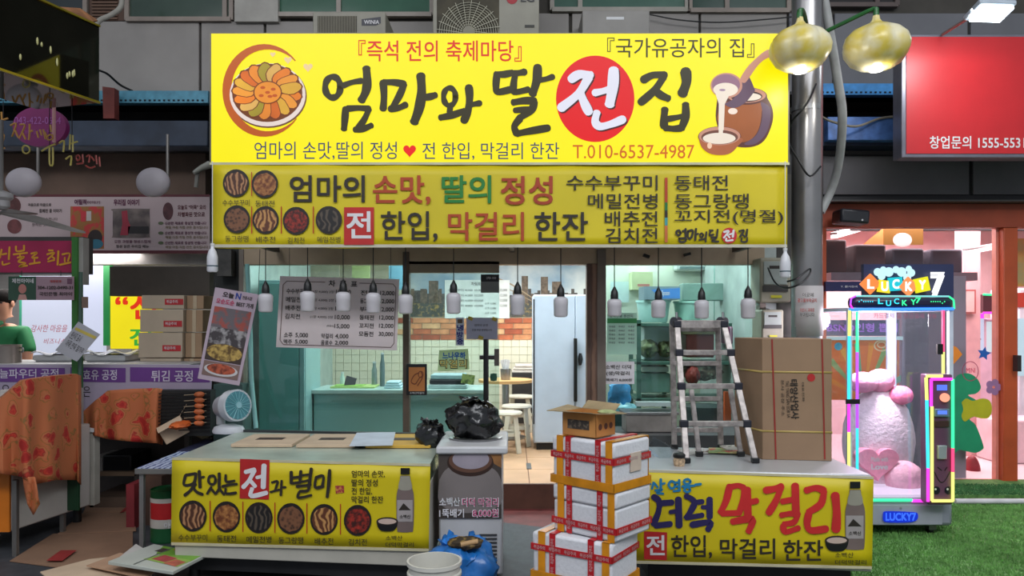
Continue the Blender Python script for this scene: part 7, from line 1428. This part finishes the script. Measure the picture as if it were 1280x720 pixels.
t = thing('navy_board', 'dark navy board with small pale words left of the bright lettering', 'sign', W(1050, 366, 6.75)); p = Pl(640, 6.7); p.slab(B(), 1032, 352, 1092, 364, 0, .04).done('sign_board', M((24, 24, 74), .5), t); T(p, 'T. 뽑기천국', (1051, 357, 1072, 359.5), inkwhite, t, 0, .003)
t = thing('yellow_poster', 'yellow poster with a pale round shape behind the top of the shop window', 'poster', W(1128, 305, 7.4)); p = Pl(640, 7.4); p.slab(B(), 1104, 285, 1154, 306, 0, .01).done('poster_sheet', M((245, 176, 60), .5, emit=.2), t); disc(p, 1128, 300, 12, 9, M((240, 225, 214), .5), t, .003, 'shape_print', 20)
flatpoly(p, [(1078, 306), (1104, 285), (1104, 306)], M((240, 150, 80), .5), t, 0, 'print')
for k, (a_, b_) in enumerate(((W(1042, 296, 7.2), W(1078, 286, 8.2)), (W(1207, 316, 7.2), W(1252, 308, 7.6)))):
    t = thing('tube_lamp', ['white tube lamp at the upper left inside the game shop', 'white tube lamp at the upper right inside the game shop'][k], 'lamp', a_); B().bar(a_, b_, .05, .03).done('lamp_tube', EM((255, 240, 240), 3), t); B().bar(a_+Vector((0, 0, .03)), b_+Vector((0, 0, .03)), .06, .02).done('fitting', white, t)
# machines further right behind the glass
t = thing('pink_machine', 'pink framed game machine with magenta light behind the right shop glass', 'arcade machine', (X(1225, 8.6), 8.6, .06)); p = Pl(640, 8.4)
B().box(X(1208, 8.4), X(1262, 8.4), 8.4, 8.9, .06, Z(398, 8.4)).done('cabinet', M((226, 190, 205), .4), t, bev=.02); rect(p, 1210, 398, 1230, 440, EM((206, 222, 245), .9), t, .004, 'screen'); rect(p, 1233, 402, 1246, 440, EM((215, 235, 240), .9), t, .004, 'screen'); p.slab(B(), 1206, 392, 1230, 398, .02, .04).done('light_strip', EM((240, 70, 240), 1.3), t)
strokes(p, [[1.2, (1215, 405), (1222, 412), (1216, 420), (1226, 424)], [1.2]+ring(1220, 417, 5, 4)], M((60, 60, 90), .5), t, .006, 'drawing')
t = thing('marquee_box', 'red lit marquee with rainbow border high behind the right shop glass', 'sign', W(1240, 392, 8.3)); p = Pl(640, 8.3); p.slab(B(), 1229, 368, 1250, 391, 0, .1).done('sign_face', M((110, 40, 50), .4, emit=.3), t)
for a_, b_, col in (((1229, 368), (1250, 369), grn), ((1250, 369), (1250, 391), mag), ((1229, 391), (1250, 391), mag)): B().cyl(p.p(*a_, .01), p.p(*b_, .01), .012, n=6).done('light_strip', EM(col, 1.3), t)
t = thing('framed_notice', 'framed pinkish notice on the pillar inside the game shop', 'notice', W(1213, 392, 8.0)); p = Pl(640, 8.0); p.slab(B(), 1205, 362, 1220, 392, 0, .03).done('frame', M((176, 90, 86), .5), t); rect(p, 1207, 364, 1218, 390, M((224, 186, 180), .5), t, .003, 'print')
t = thing('far_machine', 'bright machine seen at the far right behind the second glass pane', 'arcade machine', (X(1300, 8.4), 8.4, .06)); p = Pl(640, 8.3)
B().box(X(1273, 8.3), X(1330, 8.3), 8.3, 8.8, .06, Z(360, 8.3)).done('cabinet', M((210, 214, 220), .4), t, bev=.02); rect(p, 1270, 398, 1282, 470, EM((190, 225, 235), .9), t, .004, 'screen'); p.slab(B(), 1268, 366, 1300, 384, .01, .02).done('marquee', EM((190, 60, 40), .8), t)
t = thing('yellow_wall_poster', 'green and yellow picture at the top right corner behind the glass', 'poster', W(1275, 355, 7.2)); p = Pl(640, 7.2); p.slab(B(), 1269, 298, 1300, 358, 0, .01).done('poster_sheet', M((176, 184, 120), .5, scale=2, col2=(225, 176, 50), lo=.45, hi=.55), t)
# stickers on the glass
SG = Pl(640, GD-.006)
t = thing('green_sticker', 'large green sticker shape with a yellow patch on the shop glass beside the machine', 'sticker', W(1212, 565, GD)); 
flatpoly(SG, pth([(1192, 475), (1199, 468), (1212, 467), (1222, 474), (1226, 485), (1220, 492), (1210, 494), (1220, 500), (1226, 510), (1219, 520), (1212, 524), (1220, 532), (1229, 556), (1228, 562), (1218, 566), (1200, 562), (1192, 560), (1192, 475)]), M((30, 140, 96), .5), t, .002, 'sticker_sheet')
flatpoly(SG, pth([(1202, 503), (1208, 498), (1216, 501), (1228, 498), (1237, 501), (1240, 512), (1236, 522), (1226, 523), (1216, 521), (1206, 527), (1202, 520), (1204, 512), (1202, 503)]), M((176, 172, 30), .5), t, .004, 'sticker_patch')
t = thing('star_sticker', 'blue star sticker on the shop glass', 'sticker', W(1230, 452, GD)); flatpoly(SG, star(1230, 442, 9, .2), M((30, 90, 170), .5), t, .002, 'sticker_sheet')
t = thing('orange_sticker', 'orange arrow sticker on the grey wall behind the machine', 'sticker', W(1196, 452, GD)); flatpoly(SG, [(1191, 432), (1196, 434), (1203, 443), (1196, 451), (1191, 456)], M((220, 130, 40), .5), t, .002, 'sticker_sheet')
t = thing('flower_sticker', 'mauve flower sticker on the shop glass below the star', 'sticker', W(1241, 495, GD)); 
for k in range(5): disc(SG, 1242+6*math.cos(k*1.257), 484+6*math.sin(k*1.257), 4.5, 4.5, M((150, 110, 150), .5), t, .002+.0002*k, 'sticker_sheet', 14)
strokes(SG, [[.9]+ring(1213, 464, 10, 12)], M((150, 60, 90), .5), t, .003, 'ring_print'); T(SG, 'MINI', (1208, 460, 1219, 466), M((190, 60, 90), .5), t, .02, .003)
t = thing('glass_door_handle', 'dark door pull on the orange door post', 'handle', W(1271, 450, 6.7)); B().box(X(1268, 6.7), X(1273, 6.7), 6.66, 6.72, Z(464, 6.7), Z(444, 6.7)).done('pull', M((40, 30, 30), .4), t)
t = thing('ceiling_projector', 'dark box speaker hung on the orange beam', 'speaker', W(1063, 283, 6.6)); B().boxc(W(1063, 272, 6.55), (.25, .2, .12), Euler((0, .08, 0)).to_matrix()).done('speaker_case', M((26, 26, 32), .4), t, bev=.02); B().cyl(W(1078, 275, 6.44), W(1078, 275, 6.46), .008, n=10).done('indicator', white, t)
t = thing('red_suitcase', 'dark red bag standing on the shop floor behind the glass', 'bag', W(1214, 606, 7.3)); B().ell(W(1215, 590, 7.3), (.07, .08, .16), 20, 14).done('bag_body', M((150, 40, 54), .5, var=.15), t)
t = thing('pink_bench', 'white and pink low display case on the game shop floor', 'cabinet', (X(1290, 8), 7.7, .06)); B().box(X(1250, 7.6), X(1330, 7.6), 7.6, 8.0, .06, .5).done('cabinet', M((230, 200, 205), .4), t, bev=.02)
print('OBJECTS', len(bpy.data.objects))
